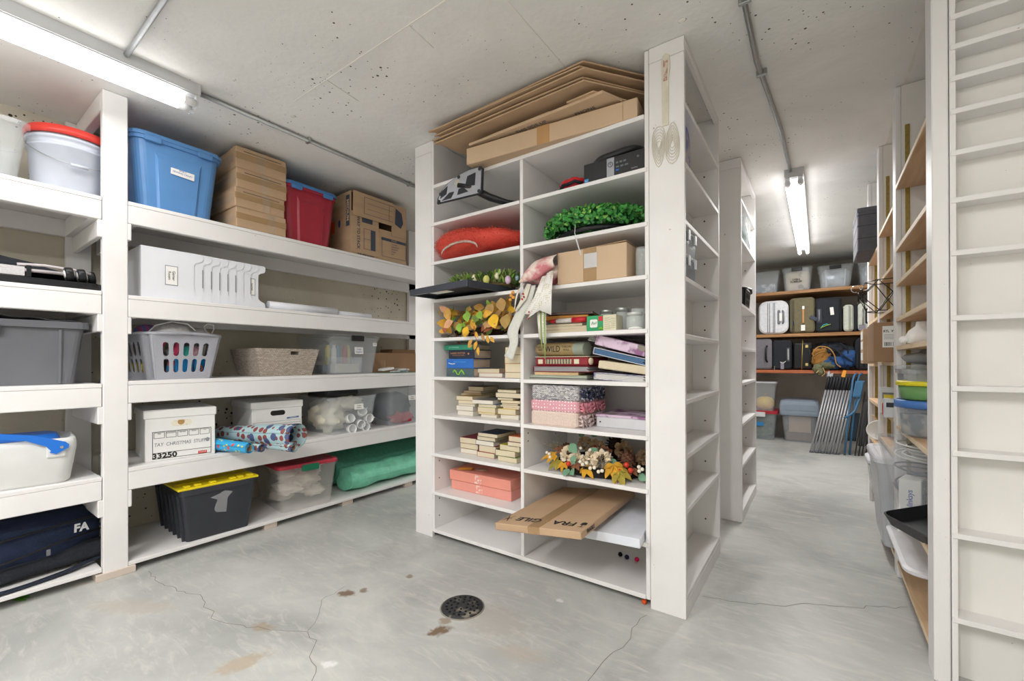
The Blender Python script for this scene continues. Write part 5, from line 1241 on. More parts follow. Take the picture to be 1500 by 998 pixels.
BS = {'back': (1.99, .7125, [(-1.797, -1.638, .029), (-1.797, -1.638, .029), (-1.797, -1.638, .030), (-1.797, -1.638, .027), (-1.779, -1.643, .014), (-1.739, -1.626, .026)], 'back left stack'),
      'B6': (1.86, .7125, [(-1.707, -1.587, .027), (-1.722, -1.593, .027), (-1.699, -1.579, .012), (-1.699, -1.567, .018), (-1.718, -1.599, .024)], 'front left stack'),
      'C6': (1.86, .7125, [(-1.535, -1.426, .016), (-1.551, -1.435, .010), (-1.559, -1.435, .027), (-1.555, -1.432, .018), (-1.591, -1.449, .022)], 'middle stack'),
      'D6': (1.86, .7125, [(-1.402, -1.281, .026), (-1.411, -1.297, .028), (-1.385, -1.279, .010), (-1.401, -1.274, .009), (-1.391, -1.287, .011), (-1.392, -1.271, .015), (-1.417, -1.317, .013), (-1.425, -1.257, .026), (-1.416, -1.293, .016)], 'tall right stack'),
      'A7': (1.88, .4915, [(-1.706, -1.580, .026), (-1.711, -1.576, .031), (-1.708, -1.580, .032)], 'left stack'),
      'B7': (1.86, .4915, [(-1.563, -1.439, .027), (-1.555, -1.432, .036), (-1.575, -1.447, .026), (-1.565, -1.439, .023), (-1.555, -1.417, .020)], 'middle stack'),
      'C7': (1.84, .4915, [(-1.400, -1.275, .026), (-1.418, -1.291, .032), (-1.392, -1.262, .028), (-1.334, -1.240, .022), (-1.331, -1.236, .028)], 'right stack')}
CC = {'back': ['#b9a88a', '#9f8a63', '#8c7a5d', '#a08d6d', '#c98d4c', '#57493f'], 'B6': ['#b9b3a6', '#c2b49e', '#9fb0cf', '#b8a988', '#a98a4c'], 'C6': ['#ded6c6', '#c9b07a', '#e2cf38', '#3f7aa8', '#7a7a7a'],
      'D6': ['#cdbf9e', '#e0cd55', '#b98d52', '#cfcabf', '#a98a5c', '#b79b66', '#8f7d64', '#3d4a44', '#8f8560'], 'A7': ['#c9973f', '#2f3a66', '#7c2a2e'], 'B7': ['#a83a3c', '#8c2f35', '#34405a', '#39444a', '#2b3550'], 'C7': ['#8fa060', '#4a463e', '#b9b234', '#3d4560', '#c86a3a']}
random.seed(17); ORD = ('lowest', 'second from the bottom', 'third from the bottom', 'fourth from the bottom', 'fifth from the bottom', 'sixth from the bottom', 'seventh from the bottom', 'eighth from the bottom', 'ninth from the bottom')
for key, (y, z, lst, nm) in BS.items():
    for i, (x0, x1, h) in enumerate(lst):
        dd = random.uniform(.165, .18) if key != 'back' else .15
        side = 'back' if key in ('back', 'B6', 'C6', 'D6') else ('left' if (x1 - x0) < .15 else 'back')
        where = 'sixth' if key in ('back', 'B6', 'C6', 'D6') else 'seventh'
        lab = (ORD[i] if i < len(lst) - 1 else 'topmost') + ' paperback in the ' + nm + ' of the ' + where + ' row, left column'
        pg = PAGESW if (key, i) in (('B6', 0), ('B6', 1), ('C6', 0), ('C6', 4), ('A7', 0), ('B7', 2), ('D6', 0)) else PAGES
        book(((x0 + x1) / 2, y + random.uniform(-.004, .006), z), x1 - x0, dd, h, CC[key][i % len(CC[key])], lab, 'paperbacks in the ' + where + ' row of the bookcase', random.uniform(-2.5, 2.5) if key != 'back' else 0, side, pg)
        z += h + .0004

# --- row 4 right: books, jars
z = 1.156
for i, (x0, x1, h, c, lab) in enumerate(((-1.12, -.86, .018, '#d9cfb4', 'cream notebook at the bottom of the pile left of the glass jars'), (-1.13, -.88, .014, '#cfc3a3', 'cream booklet second in the pile left of the glass jars'),
        (-1.11, -.90, .012, '#b9b1a2', 'grey booklet third in the pile left of the glass jars'))):
    book(((x0 + x1) / 2, 1.835, z), x1 - x0, .18, h, c, lab, None, (-2, 3, 0)[i], 'back'); z += h + .0004
t = thing('marker', 'fat red and white marker lying in front of the pile left of the jars', 'marker', (-1.0, 1.825, z + .0135), 0)
M_MR = mat('marker_red', '#c22330', .35)
MB().tube([(-.07, 0, 0), (-.055, 0, 0), (-.03, 0, 0)], [.004, .009, .011], 12).obj('cap', M_MR, t); MB().cyl((-.03, 0, 0), (.055, 0, 0), .011, 14).obj('barrel', mat('marker_body', '#d8d4cf', .4), t); MB().cyl((.055, 0, 0), (.13, 0, 0), .013, 14).obj('cap', M_MR, t)
t = book((-1.01, 1.86, z + .004), .24, .19, .020, '#c98a3a', 'magazine with yellow stripe edge on the pile left of the glass jars', None, 12, 'front', mat('grey_block', '#bdb6b0', .8), False); t.location.z += .018
t = book((-.985, 1.87, z + .046), .23, .18, .012, '#5d4a46', 'dark flat book topmost of the pile left of the glass jars', None, 15, 'front', mat('yellow_block', '#e0c22e', .7), False)
z4 = 1.1555
t = thing('jar_pack', 'printed cardboard sleeve of small canning jars, green and cream, reading Ball', 'jar pack', (-.775, 1.80, z4), 0)
M_SL = mat('sleeve_green', '#2f9a64', .5, .1, 20); M_SC = mat('sleeve_cream', '#ded9bd', .6, .08, 30)
MB().bev(-.085, .0, .0, -.006, .075, .070, .001).obj('green_panel', M_SL, t); MB().bev(-.0055, .0, .0, .055, .075, .070, .001).obj('cream_panel', M_SC, t)
MB().rr([(.036, .036, .006, 0), (.036, .036, .006, .0015)], Mt(-.05, .0002, .035, 90)).obj('logo', PAPER, t)
lettering('Ball', .018, mat('ball_green', '#1d7a4a', .5), t, (-.05, -.002, .036), shear=.4)
mb = MB()
for i in range(6): mb.box(.002, -.0008, .055 - i * .009, .026 + (i % 3) * .003, -.0001, .057 - i * .009); mb.box(.032, -.0008, .052 - i * .008, .052, -.0001, .0535 - i * .008)
mb.obj('printed_lines', mat('print_brown', '#a3997c', .7), t)
MB().box(-.027, -.0009, .045, -.007, -.0001, .066).obj('red_print', M_MR, t); MB().tube([(-.022, -.001, .008), (-.014, -.001, .016), (-.01, -.001, .006)], .005, 6).obj('flower_print', mat('lime_art', '#8fd23a', .5), t)
def jar(label, x, y, r, h, lidm, g='canning jars in the fourth row'):
    t = thing('glass_jar', label, 'jar', (x, y, z4), 0, g)
    MB().lathe([(0, 0), (r * .92, 0), (r, .006), (r, h * .72), (r * .84, h * .82), (r * .84, h), (r * .80, h), (r * .80, h * .82), (r * .95, h * .7), (r * .95, .01), (0, .008)], 24).obj('glass', GLASS, t)
    if lidm: MB().lathe([(r * .84, h * .84), (r * .90, h * .84), (r * .92, h * .97), (r * .88, h * 1.01), (0, h * 1.01), (0, h * .97)], 24).obj('lid', lidm, t)
    return t
M_ZINC = mat('zinc_lid', '#b8bab8', .3, .08, 40, metal=.7)
jar('canning jar with metal lid behind the green part of the sleeve', -.815, 1.925, .034, .105, M_ZINC); jar('canning jar with metal lid in the middle behind the cream part of the sleeve', -.738, 1.925, .033, .110, M_ZINC)
jar('open glass jar at the back right of the fourth row', -.662, 1.91, .034, .100, None)
jar('small glass jar with a white metal lid at the front right of the fourth row', -.645, 1.825, .036, .073, mat('pale_lid', '#d2d4d2', .35, metal=.3))
tag(MB().lathe([(0, 0), (.03, 0), (.028, .008), (.012, .012), (0, .013)], 20).obj('loose_disc', PAPER, loc=(-.635, 1.803, z4), rot=(R(0), 0, 0)), 'flat white disc lid at the front right corner of the fourth row', 'lid')

# --- row 5 right
z = .9325
M_FLO = pattern('floral_purple', '#d9c2d6', 'blotch', '#8d5c86', 17, .5, .42, '#8d8578'); M_FLOB = pattern('floral_blue', '#7c86b8', 'blotch', '#d9d4e0', 40, .5, .5)
def slabobj(name, label, cat, x0, x1, y, d, z, h, m, rz=0, ry=0, r=.002, group=None):
    o = MB().bev(-(x1 - x0) / 2, 0, 0, (x1 - x0) / 2, d, h, r).obj(name, m); o.location = ((x0 + x1) / 2, y, z); o.rotation_euler = (0, R(ry), R(rz)); return tag(o, label, cat, group)
def folder(label, x0, x1, y, d, z, h, m, inner, rz=0, ry=0, name='folder', cat='folder'):
    t = thing(name, label, cat, ((x0 + x1) / 2, y, z), rz); t.rotation_euler = (0, R(ry), R(rz)); w = x1 - x0
    mb = MB(); mb.box(-w / 2, 0, 0, w / 2, d, .0025); mb.box(-w / 2, 0, h - .0025, w / 2, d, h); mb.box(-w / 2, 0, .0025, -w / 2 + .0025, d, h - .0025); mb.obj('cover', m, t)
    mb = MB(); k = max(1, int(h / .005))
    for i in range(k): mb.box(-w / 2 + .004, .004 + .003 * (i % 2), .003 + i * (h - .006) / k, w / 2 - .006 - .006 * (i % 3), d - .01, .003 + (i + .7) * (h - .006) / k)
    mb.obj('page_block', inner, t); return t
folder('pale green folder bottom of the left pile in the fifth row, right column', -1.195, -.875, 1.835, .25, z, .010, mat('pale_green', '#a9b99c', .6), mat('lilac_sheets', '#b08cae', .7))
folder('second pale green folder just above the lowest in the fifth row, right column', -1.19, -.875, 1.835, .25, z + .0105, .010, mat('pale_green2', '#c0cbb4', .6), PAPER)
slabobj('envelope', 'peach envelopes bundled under the maroon binder', 'envelope', -1.165, -.925, 1.84, .22, z + .021, .016, mat('peach_paper', '#e0bf94', .8, .1, 30), 2)
folder('maroon ring binder under the patterned red book in the fifth row', -1.17, -.86, 1.83, .27, z + .0375, .028, mat('maroon', '#7c1f33', .45), mat('grey_sheets', '#b5b3b6', .7), 0, 0, 'ring_binder', 'binder')
t = thing('album', 'thick red album with a dark diamond-patterned spine and cream edges', 'album', (-1.02, 1.845, z + .066), 0)
MB().bev(-.145, 0, 0, .145, .24, .042, .006).obj('cover', mat('album_red', '#8e2a33', .6), t)
MB().box(-.085, -.0012, .010, .06, 0, .032).obj('printed_band', pattern('diamond', '#3a4a5a', 'wave', '#c9b98c', 20, .7), t); 
for x in (-.115, .085): MB().box(x - .012, -.0013, .010, x + .014, 0, .032).obj('printed_square', M_SC, t)
MB().bev(-.147, .0, .0425, .15, .24, .046, .001).obj('page_edge', PAGES, t); MB().ball((.150, .02, .022), .018, 10, 8, (.6, 1, 1)).obj('tassel', PAGES, t)
t = thing('fabric_roll', 'rolled grey-green throw banded with printed brown paper', 'blanket', (-1.03, 1.89, z + .113), 0)
def ov(x0, x1, ry_, rz_):
    rings = []
    for x in (x0, x1): rings.append([(x, ry_ * math.cos(a) * 1.5, .034 + rz_ * math.sin(a)) for a in [2 * PI * k / 28 for k in range(28)]])
    return MB().loft(rings, None, (True, True), True)
ov(-.13, .13, .034, .033).obj('roll', mat('grey_green', '#a0a899', .8), t); bn = ov(-.128, .075, .035, .034).obj('paper_band', mat('band_brown', '#ab9468', .75), t)
lettering('WILD', .042, INK, bn, (-.03, -.0545, .034), sx=.8); lettering('TODAY\nWE', .014, INK, bn, (-.10, -.054, .038)); lettering('THROW\nROLL', .014, INK, bn, (.045, -.054, .038))
# right pile, tilted binders
folder('blue and lilac patterned binder at the bottom of the right pile in the fifth row', -.845, -.600, 1.84, .26, z, .030, M_FLOB, PAPER, 0, 3, 'ring_binder', 'binder')
slabobj('book', 'thick cream-edged book sandwiched between the binders', 'book', -.825, -.600, 1.84, .22, z + .043, .036, PAGES, 0, 7, .004)
folder('white ring binder lying open-sided under the purple floral binder', -.850, -.598, 1.835, .25, z + .095, .030, mat('binder_white', '#d9dade', .35), mat('blue_sheets', '#5c84ac', .6), 0, 13, 'ring_binder', 'binder')
t = thing('ring_binder', 'purple floral ring binder tilted at the top right of the fifth row', 'binder', (-.722, 1.83, z + .136), 0, rot=(0, R(14.5), 0))
MB().bev(-.118, 0, 0, .118, .24, .045, .003).obj('cover', M_FLO, t)
mb = MB()
for i in range(5): mb.box(-.160 + i * .004, .01, .012 + i * .006, -.10, .23, .0135 + i * .006)
mb.obj('page_block', PAPER, t)

# --- row 6 right: fabric-covered boxes
def cover_box(label, x0, x1, y, d, z, h, m, ruffle, amp=.012):
    t = thing('fabric_bundle', label, 'folded fabric', ((x0 + x1) / 2, y, z), 0)
    w = x1 - x0
    MB().rr([(w - .012, d - .01, .02, 0, 0, d / 2), (w, d, .024, .008, 0, d / 2), (w, d, .024, h - .008, 0, d / 2), (w - .012, d - .01, .02, h, 0, d / 2)], seg=4).obj('body', m, t)
    mb = MB()
    for r_ in range(3):
        zz = h * (.22 + .28 * r_)
        mb.sheet(lambda u, v: (w / 2 + .002 + v * .018 + .006 * math.sin(u * 40 + r_) * v, .008 + u * (d - .02), zz + amp * math.sin(u * 52 + r_ * 2) * v - .006 * v), 60, 3)
    mb.obj('ruffle', ruffle, t, solid=.0015)
    return t
cover_box('peach speckled folded fabric with lace edge at the bottom of the fabric stack', -1.163, -.905, 1.79, .27, .7105, .070, pattern('peach_speckle', '#e4d2c6', 'dots', '#c9a79c', 150, .85, .3), mat('lace', '#ddc9c8', .9, .1, 90), .012)
cover_box('pink polka-dot folded fabric with ruffled edge in the middle of the fabric stack', -1.165, -.900, 1.79, .27, .7815, .052, pattern('pink_dots', '#dfa3ae', 'dots', '#f6efee', 62, .85, .24), mat('pink_ruffle', '#d98c99', .9, .1, 90), .012)
cover_box('grey dashed folded fabric with navy patterned side on top of the fabric stack', -1.160, -.900, 1.79, .27, .8345, .072, pattern('dash_fabric', '#8b8791', 'weave', '#f0eeea', 48, .85), pattern('navy_print2', '#2b3452', 'blotch', '#b9bccb', 60, .85, .4), .012)
t = thing('ring_binder', 'white ring binder under the floral one in the sixth row', 'binder', (-.735, 1.90, .7105), 0)
MB().bev(-.125, 0, 0, .125, .27, .048, .004).obj('cover', mat('binder_white', '#d9dade', .35), t); MB().cyl((-.105, -.0006, .025), (-.105, .002, .025), .004, 10).obj('finger_hole', BLACK, t)
t = thing('ring_binder', 'purple floral binder lying flat on the white one in the sixth row', 'binder', (-.735, 1.90, .759), 0)
MB().bev(-.128, 0, 0, .125, .27, .012, .002).obj('cover', M_FLO, t)

# --- row 7 right: autumn wreath
t = thing('autumn_wreath', 'autumn wreath of cream blossoms, pine cones, berries and yellow leaves', 'wreath', (-.875, 1.995, .489), 0)
MB().tube([(.205 * math.cos(a), .17 * math.sin(a), .022) for a in [2 * PI * k / 36 for k in range(37)]], .024, 10).obj('twig_base', mat('twig_black', '#2a2421', .95, .3, 90, .9, 150), t)
def conef(x, y, z, r, m):
    mb = MB(); mb.ball((x, y, z), r * .72, 12, 8, (1, 1, 1.1))
    for k in range(70):
        ph = k * 2.39996; th = math.acos(1 - 2 * (k + .5) / 70); d_ = Vector((math.sin(th) * math.cos(ph), math.sin(th) * math.sin(ph), math.cos(th)))
        mb.leaf(Vector((x, y, z)) + d_ * r * .62, d_ + Vector((0, 0, .35)), d_, r * .5, r * .42, -.35)
    return mb.obj('pine_cone', m, t)
M_CONE = mat('cone_brown', '#6f4b38', .85, .2, 50); M_CONE2 = mat('cone_dark', '#3a2a24', .9, .2, 50)
conef(.165, -.09, .085, .042, M_CONE); conef(-.165, -.05, .085, .034, M_CONE); conef(.03, .10, .10, .05, M_CONE2)
M_BLO = mat('blossom_cream', '#f6e8d0', .75, .1, 40); M_BLO2 = mat('blossom_tan', '#cdb08c', .8, .1, 40)
for k, (x, y, z, r, m) in enumerate(((-.115, -.115, .075, .048, M_BLO), (-.065, -.14, .06, .045, M_BLO), (.055, -.125, .075, .052, M_BLO), (.005, -.12, .085, .035, M_BLO), (-.10, .02, .11, .04, M_BLO2), (-.04, .03, .10, .04, M_BLO2), (.10, .03, .10, .045, M_BLO2), (.21, .0, .08, .04, M_BLO2), (-.02, -.15, .045, .03, M_BLO))):
    random.seed(70 + k); mb = MB()
    for i in range(90):
        d_ = Vector((random.gauss(0, 1), random.gauss(0, 1), random.gauss(.2, .8))).normalized(); mb.leaf(Vector((x, y, z)) + d_ * r * .5, d_ + Vector((random.uniform(-.5, .5), random.uniform(-.5, .5), random.uniform(-.3, .5))), d_, r * .55, r * .50, -.15)
    mb.obj('blossom', m, t)
M_YL1 = mat('autumn_yellow', '#c99527', .7, .25, 18); M_YL2 = mat('autumn_olive', '#9a8a32', .7, .25, 18); M_SG = mat('eucalyptus', '#6f9a7c', .6, .15, 20); M_BRL = mat('brown_leaf', '#7c4f36', .8, .2, 20)
def maple(x, y, z, d, L, m):
    mb = MB(); d = Vector(d).normalized(); sd = d.cross(Vector((0, -.5, 1))).normalized()
    for a, k in ((0, 1), (40, .8), (-40, .8), (80, .5), (-80, .5)): mb.leaf((x, y, z), d * math.cos(R(a)) + sd * math.sin(R(a)), (0, -.6, 1), L * k, L * .38, .25)
    mb.obj('leaf', m, t)
for a in ((-.19, -.13, .07, (-.9, -.5, -.2), .075, M_YL1), (-.16, -.15, .05, (-.5, -.6, -.5), .07, M_YL2), (-.12, -.17, .045, (.1, -.6, -.4), .05, M_YL1), (.125, -.16, .07, (.35, -.6, -.6), .09, M_YL1), (.155, -.17, .05, (.5, -.6, -.6), .085, M_YL2), (.0, -.18, .04, (.8, -.6, -.3), .07, M_YL1), (-.05, -.185, .05, (.6, -.6, -.1), .05, M_BRL), (.20, -.13, .05, (.6, -.6, -.1), .05, M_BRL), (-.155, -.10, .09, (-.8, -.3, .2), .06, M_BRL), (.08, -.10, .12, (-.2, -.5, .3), .05, M_BRL), (.22, .06, .09, (.7, .2, .3), .07, M_BRL)): maple(*a)
for x, y, z, d, L in ((-.10, -.14, .135, (.75, -.5, -.5), .065), (-.065, -.17, .09, (.1, -.5, -1), .045), (-.075, -.20, .03, (-.1, -.8, -.4), .05), (-.06, -.205, .03, (.6, -.8, -.2), .05), (.23, -.13, .035, (.8, -.5, -.3), .05), (.10, -.11, .085, (.6, -.5, -1), .05), (-.13, .05, .13, (-.2, .2, 1), .05), (-.03, .10, .14, (.3, .1, .9), .06), (-.07, .10, .14, (-.8, .1, .5), .05), (.04, -.13, .11, (-.5, -.5, .4), .04)):
    MB().leaf((x, y, z), d, (0, -1, .3), L, L * .72, .1).obj('leaf', M_SG, t)
M_BER = mat('berry_red', '#c33a25', .3, .1, 60); M_BEW = mat('berry_white', '#efe9d8', .4)
for x, y, z, r in ((-.075, -.205, .055, .0125), (.185, -.155, .075, .0125), (.155, -.16, .045, .012), (.205, -.16, .055, .012), (-.035, .0, .10, .012)): MB().ball((x, y, z), r, 12, 8).obj('berry', M_BER, t)
for x, y, z in ((-.235, -.13, .075), (-.215, -.14, .072), (-.205, -.15, .06), (-.02, -.195, .07), (-.005, -.20, .06), (.015, -.20, .07), (.035, -.205, .05), (.055, -.205, .055), (-.055, -.12, .115), (.0, -.13, .115), (.235, -.14, .07), (.25, -.14, .062), (.24, -.15, .055), (.075, -.205, .04), (.09, -.20, .045)):
    MB().ball((x, y, z), .0085, 10, 7).obj('berry', M_BEW, t)
mb = MB(); random.seed(88)
for k in range(14):
    a = random.uniform(2.6, 3.7); p = Vector((.22 * math.cos(a), -.06 + .1 * math.sin(a), .09)); q = p + Vector((random.uniform(-.05, .0), random.uniform(-.04, .02), random.uniform(0, .05))); mb.cyl(p, q, .0008, 4); mb.ball(q, .003, 6, 5)
for k in range(6): p = Vector((-.10 + k * .007, -.215, .01)); mb.cyl((-.10, -.20, .02), p, .0008, 4); mb.ball(p, .003, 6, 5)
tag(mb.obj('dried_sprig', mat('dried_sprig', '#a3936c', .8), t), kind='stuff')

# --- row 8
M_PINK = mat('pink_box', '#e79d8f', .6, .03)
t = thing('gift_box', 'flat pink box under another pink box in the bookcase', 'box', (-1.560, 1.880, .2705), 0)
MB().bev(-.218, 0, 0, .218, .28, .056, .002).obj('carton', M_PINK, t); MB().box(-.03, -.0012, .006, .02, -.0002, .05).obj('printed_lace', pattern('lace_print', '#f3dcd4', 'blotch', '#e79d8f', 60, .7, .5), t)
t = thing('gift_box', 'pink lidded box on top of the flat pink box', 'box', (-1.562, 1.872, .327), 0)
MB().bev(-.222, 0, 0, .222, .29, .056, .002).obj('lid', mat('pink_lid', '#ea9a88', .55, .03), t); MB().box(-.03, -.0012, .004, .02, -.0002, .052).obj('printed_lace', pattern('lace_print', '#f3dcd4', 'blotch', '#e79d8f', 60, .7, .5), t)
MB().lathe([(0, .0564), (.04, .0564), (.04, .0572), (0, .0572)], 26, Matrix.Translation((-.06, .10, 0)) @ Matrix.Diagonal((1, .8, 1, 1))).obj('oval_sticker', mat('sticker_sand', '#d9b8a4', .6), t)
tag(MB().sheet(lambda u, v: (-.045 + .09 * u, -.03 + .06 * v, .008 * (1 - abs(2 * v - 1)) + .006 * u), 8, 6).obj('envelope', mat('orange_paper', '#eda23a', .6), loc=(-1.70, 1.93, .3845), rot=(0, 0, R(12))), 'orange paper lying on the left end of the pink boxes', 'paper')
t = thing('white_box', 'long flat white box sticking out under the FRAGILE carton', 'box', (-.740, 1.682, .2705), 7)
MB().bev(-.158, 0, 0, .158, .50, .038, .002).obj('carton', mat('box_white_blue', '#e2e6ef', .5), t)
t = thing('fragile_carton', 'flat brown carton hand-marked FRAGILE, sticking out of the bookcase', 'cardboard box', (-.955, 1.822, .3110), 0, rot=(0, R(-6.6), R(1.5)))
MB().bev(-.205, -.325, 0, .205, .32, .030, .003).obj('carton', KRAFT, t)
MB().box(-.035, -.3262, .0302, .02, .32, .0310).obj('tape', TAPE, t); MB().box(-.035, -.3262, .0, .02, -.3252, .030).obj('tape', TAPE, t)
lettering('FRA', .062, INK, t, (.095, -.245, .0312), rot=(0, 0, PI), bold=.0012); lettering('GILE', .062, INK, t, (-.075, -.245, .0312), rot=(0, 0, PI), bold=.0012)
mb = MB()
for a, b in (((.165, -.27), (.19, -.27)), ((.178, -.27), (.178, -.245)), ((-.165, -.29), (-.195, -.22)), ((-.195, -.29), (-.165, -.22)), ((-.16, -.255), (-.2, -.255))):
    d_ = Vector((b[0] - a[0], b[1] - a[1])); n_ = Vector((-d_.y, d_.x)).normalized() * .0018; mb.add([(a[0] + n_.x, a[1] + n_.y, .0313), (b[0] + n_.x, b[1] + n_.y, .0313), (b[0] - n_.x, b[1] - n_.y, .0313), (a[0] - n_.x, a[1] - n_.y, .0313)], [(0, 1, 2, 3)])
mb.prism([(.165, -.245), (.192, -.245), (.19, -.222), (.178, -.215), (.167, -.222)], .0308, .0314); mb.obj('hand_drawn_mark', INK, t)
lettering('FRAGILE', .020, INK, t, (.2062, -.235, .015), rot=(PI / 2, 0, PI / 2), bold=.0006)
# --- row 9: pompoms
for x, y, c, n_ in ((-.802, 2.05, '#17181c', 'black'), (-.765, 2.04, '#2b2250', 'dark purple'), (-.717, 2.045, '#d8175c', 'hot pink')):
    random.seed(int(-x * 1000)); mb = MB(); mb.ball((0, 0, .012), .010, 12, 8)
    for k in range(260):
        d_ = Vector((random.gauss(0, 1), random.gauss(0, 1), random.gauss(0, 1))).normalized(); s_ = d_.orthogonal().normalized() * .0006; p = Vector((0, 0, .0125)) + d_ * .009; mb.add([p - s_, p + s_, p + d_ * .0035], [(0, 1, 2)])
    tag(mb.obj('pompom', mat('pom_' + n_.replace(' ', '_'), c, .9), loc=(x, y, .0532)), n_ + ' craft pompom lying on the bottom shelf of the bookcase', 'pompom')
tag(MB().ball((0, 0, .011), .011, 12, 8).obj('pompom', mat('pom_orange', '#d8531f', .9), loc=(-.60, 1.80, 0)), 'orange craft pompom on the floor under the right end of the bookcase', 'pompom')

# --- narrow tower: bag and organiser cases
t = thing('blue_pouch', 'see-through bag with a blue top standing in the narrow tower', 'bag', (-.50, 1.90, 1.8175), 0)
MB().rr([(.10, .20, .03, 0), (.105, .21, .035, .10), (.09, .20, .03, .19)], seg=5).obj('bag', pattern('bag_print', '#a59ba0', 'blotch', '#5a5e9c', 24, .4, .5), t)
MB().rr([(.09, .20, .03, .19), (.08, .19, .03, .21), (.04, .16, .02, .225)], seg=5).obj('top', mat('bag_blue', '#5a5fae', .5), t)
for k in range(2):
    t = thing('organiser_case', ('lower', 'upper')[k] + ' of two clear small-parts cases with clips in the narrow tower', 'case', (-.497, 1.935, 1.3595 + k * .105), 90, 'clear parts cases stacked in the narrow tower')
    MB().rr([(.17, .11, .012, 0), (.18, .115, .012, .045), (.18, .115, .012, .085)]).obj('case', clear('case_clear', '#b9bfc9', .65, .15), t)
    MB().rr([(.185, .12, .012, .085), (.185, .12, .012, .10), (.16, .09, .01, .104)]).obj('lid', clear('case_lid', '#dfe2e6', .75, .15), t)
    for s in (-.055, .055): MB().bev(s - .014, -.066, .055, s + .014, -.058, .10, .002).obj('clip', mat('clip_grey', '#c9ccd2', .4), t)
    for s in (-1, 0, 1): MB().bev(s * .05 - .018, -.05, .006, s * .05 + .018, .04, .07, .002).obj('small_part', mat('part_grey', '#5b6473', .6), t)
# second tower
t = thing('plastic_bag', 'clear plastic bag with teal contents in the upper part of the second tower', 'bag', (-.45, 3.45, 1.8095), 0)
MB().rr([(.10, .20, .03, 0), (.11, .24, .04, .10), (.10, .22, .03, .20)], seg=5, smooth=True).obj('bag', clear('bag_clear', '#eef2f5', .5, .12), t)
MB().ball((-.0, -.0, .09), .05, 16, 10, (.8, 1.8, 1.5), 5, .4, 4).obj('content', pattern('teal_mix', '#3f8c94', 'blotch', '#cfe6e6', 20, .6, .5), t)
t = thing('small_basket', 'small black slatted basket in the second tower', 'basket', (-.455, 3.42, 1.3885), 90)
basket(t, .30, .11, .12, .26, .095, BLACK, 6, 3)
MB().ball((0, 0, .05), .04, 14, 8, (2.4, 1, 1), 4, .4).obj('content', pattern('teal_mix', '#3f8c94', 'blotch', '#cfe6e6', 20, .6, .5), t)
# ================================================================== FAR SHELVES
def far(x0, x1): return (x0 + x1) / 2, x1 - x0
M_TAGW = mat('luggage_tag', '#ecebe6', .6)
# bins on the top plank
for x0, x1, h, wob, lab, kind in ((-.86, -.385, .25, .045, 'clear bin at the left end of the top plank, half full of papers', 'papers'), (-.375, -.045, .265, .035, 'clear bin filled with speckled beige fabric on the top plank', 'fabric'),
                                  (-.015, .345, .245, .05, 'clear bin filled with silvery bags on the top plank', 'silver'), (.362, .70, .25, .04, 'clear bin at the right end of the top plank with silvery bags', 'silver')):
    cx, w = far(x0, x1)
    t = clear_bin('storage_bin', lab, (cx, 6.53, 1.881), 0, w - .03, .42, h, w - .03 - wob, .38, CLEAR, BLACK if kind != 'papers' else None, CLEAR, None)
    ww = w - .06 - wob
    if kind == 'fabric': m = pattern('speckled_fabric', '#c8b79a', 'blotch', '#6c5f50', 16, .9, .36); o = MB().rr([(ww - .01, .35, .05, .006), (ww + .02, .37, .05, .2), (ww, .34, .05, .23)], seg=5, smooth=True).obj('blanket', m); n_ = 'speckled beige blanket filling a bin on the top plank'; ct = 'blanket'
    elif kind == 'silver': m = mat('silver_film', '#aeb7c2', .25, .35, 14, .9, 18, metal=.35); o = MB().rr([(ww - .01, .35, .05, .006), (ww + .02, .37, .05, .18), (ww - .03, .3, .05, .215)], seg=5, smooth=True).obj('foil_bag', m); n_ = 'crumpled silvery bags filling the ' + ('third' if x0 < .1 else 'rightmost') + ' bin on the top plank'; ct = 'bag'
    else: m = pattern('paper_mix', '#b9bcc0', 'blotch', '#6f7a86', 20, .8, .5); o = MB().rr([(ww - .01, .35, .02, .006), (ww, .35, .02, .11)]).obj('paper_pile', m); n_ = 'pile of grey papers in the leftmost bin on the top plank'; ct = 'papers'
    tag(o, n_, ct); o.location = (cx, 6.53, 1.884)
    if kind == 'fabric': lettering('CABLE\nTUMBLER', .028, INK, t, (-.01, -.212, .12), bold=.0008)
    if kind == 'silver':
        for s in (-1, 1): MB().bev(s * w * .23 - .008, -.215, .02, s * w * .23 + .008, -.208, h - .02, .002, Mt(0, 0, 0, 0, s * 3, 0)).obj('rib', CLEAR, t)
# suitcases
def suitcase(label, x0, x1, z, h, d, col, hard=False, y=6.32, m=None, r=.03):
    cx, w = far(x0, x1); t = thing('suitcase', label, 'suitcase', (cx, y, z), 0)
    m = m or mat('case_' + col.strip('#'), col, .35 if hard else .8, .1, 30, .2, 90)
    MB().rr([(w - .03, h - .05, r, 0, 0, h / 2), (w, h - .012, r + .01, .014, 0, h / 2), (w, h - .012, r + .01, d - .014, 0, h / 2), (w - .03, h - .05, r, d, 0, h / 2)], Matrix.Translation((0, d, 0)) @ Matrix.Rotation(PI / 2, 4, 'X'), seg=6, smooth=False).obj('shell', m, t)
    return t, w, m
def ring_line(t, x, h, d, m, name='zip'):
    MB().tube([(x, -.001, .02), (x, -.002, h - .03), (x, .02, h - .012), (x, d, h - .01)], .004, 6).obj(name, m, t)
M_G = mat('case_grey_trim', '#7d8188', .4)
z = 1.3535
t, w, m = suitcase('white hard-shell suitcase at the left end of the middle plank', -.62, -.30, z, .425, .36, '#d9dade', True, r=.08)
for x in (-.06, -.04, .0, .015): ring_line(t, x, .42, .3, M_G)
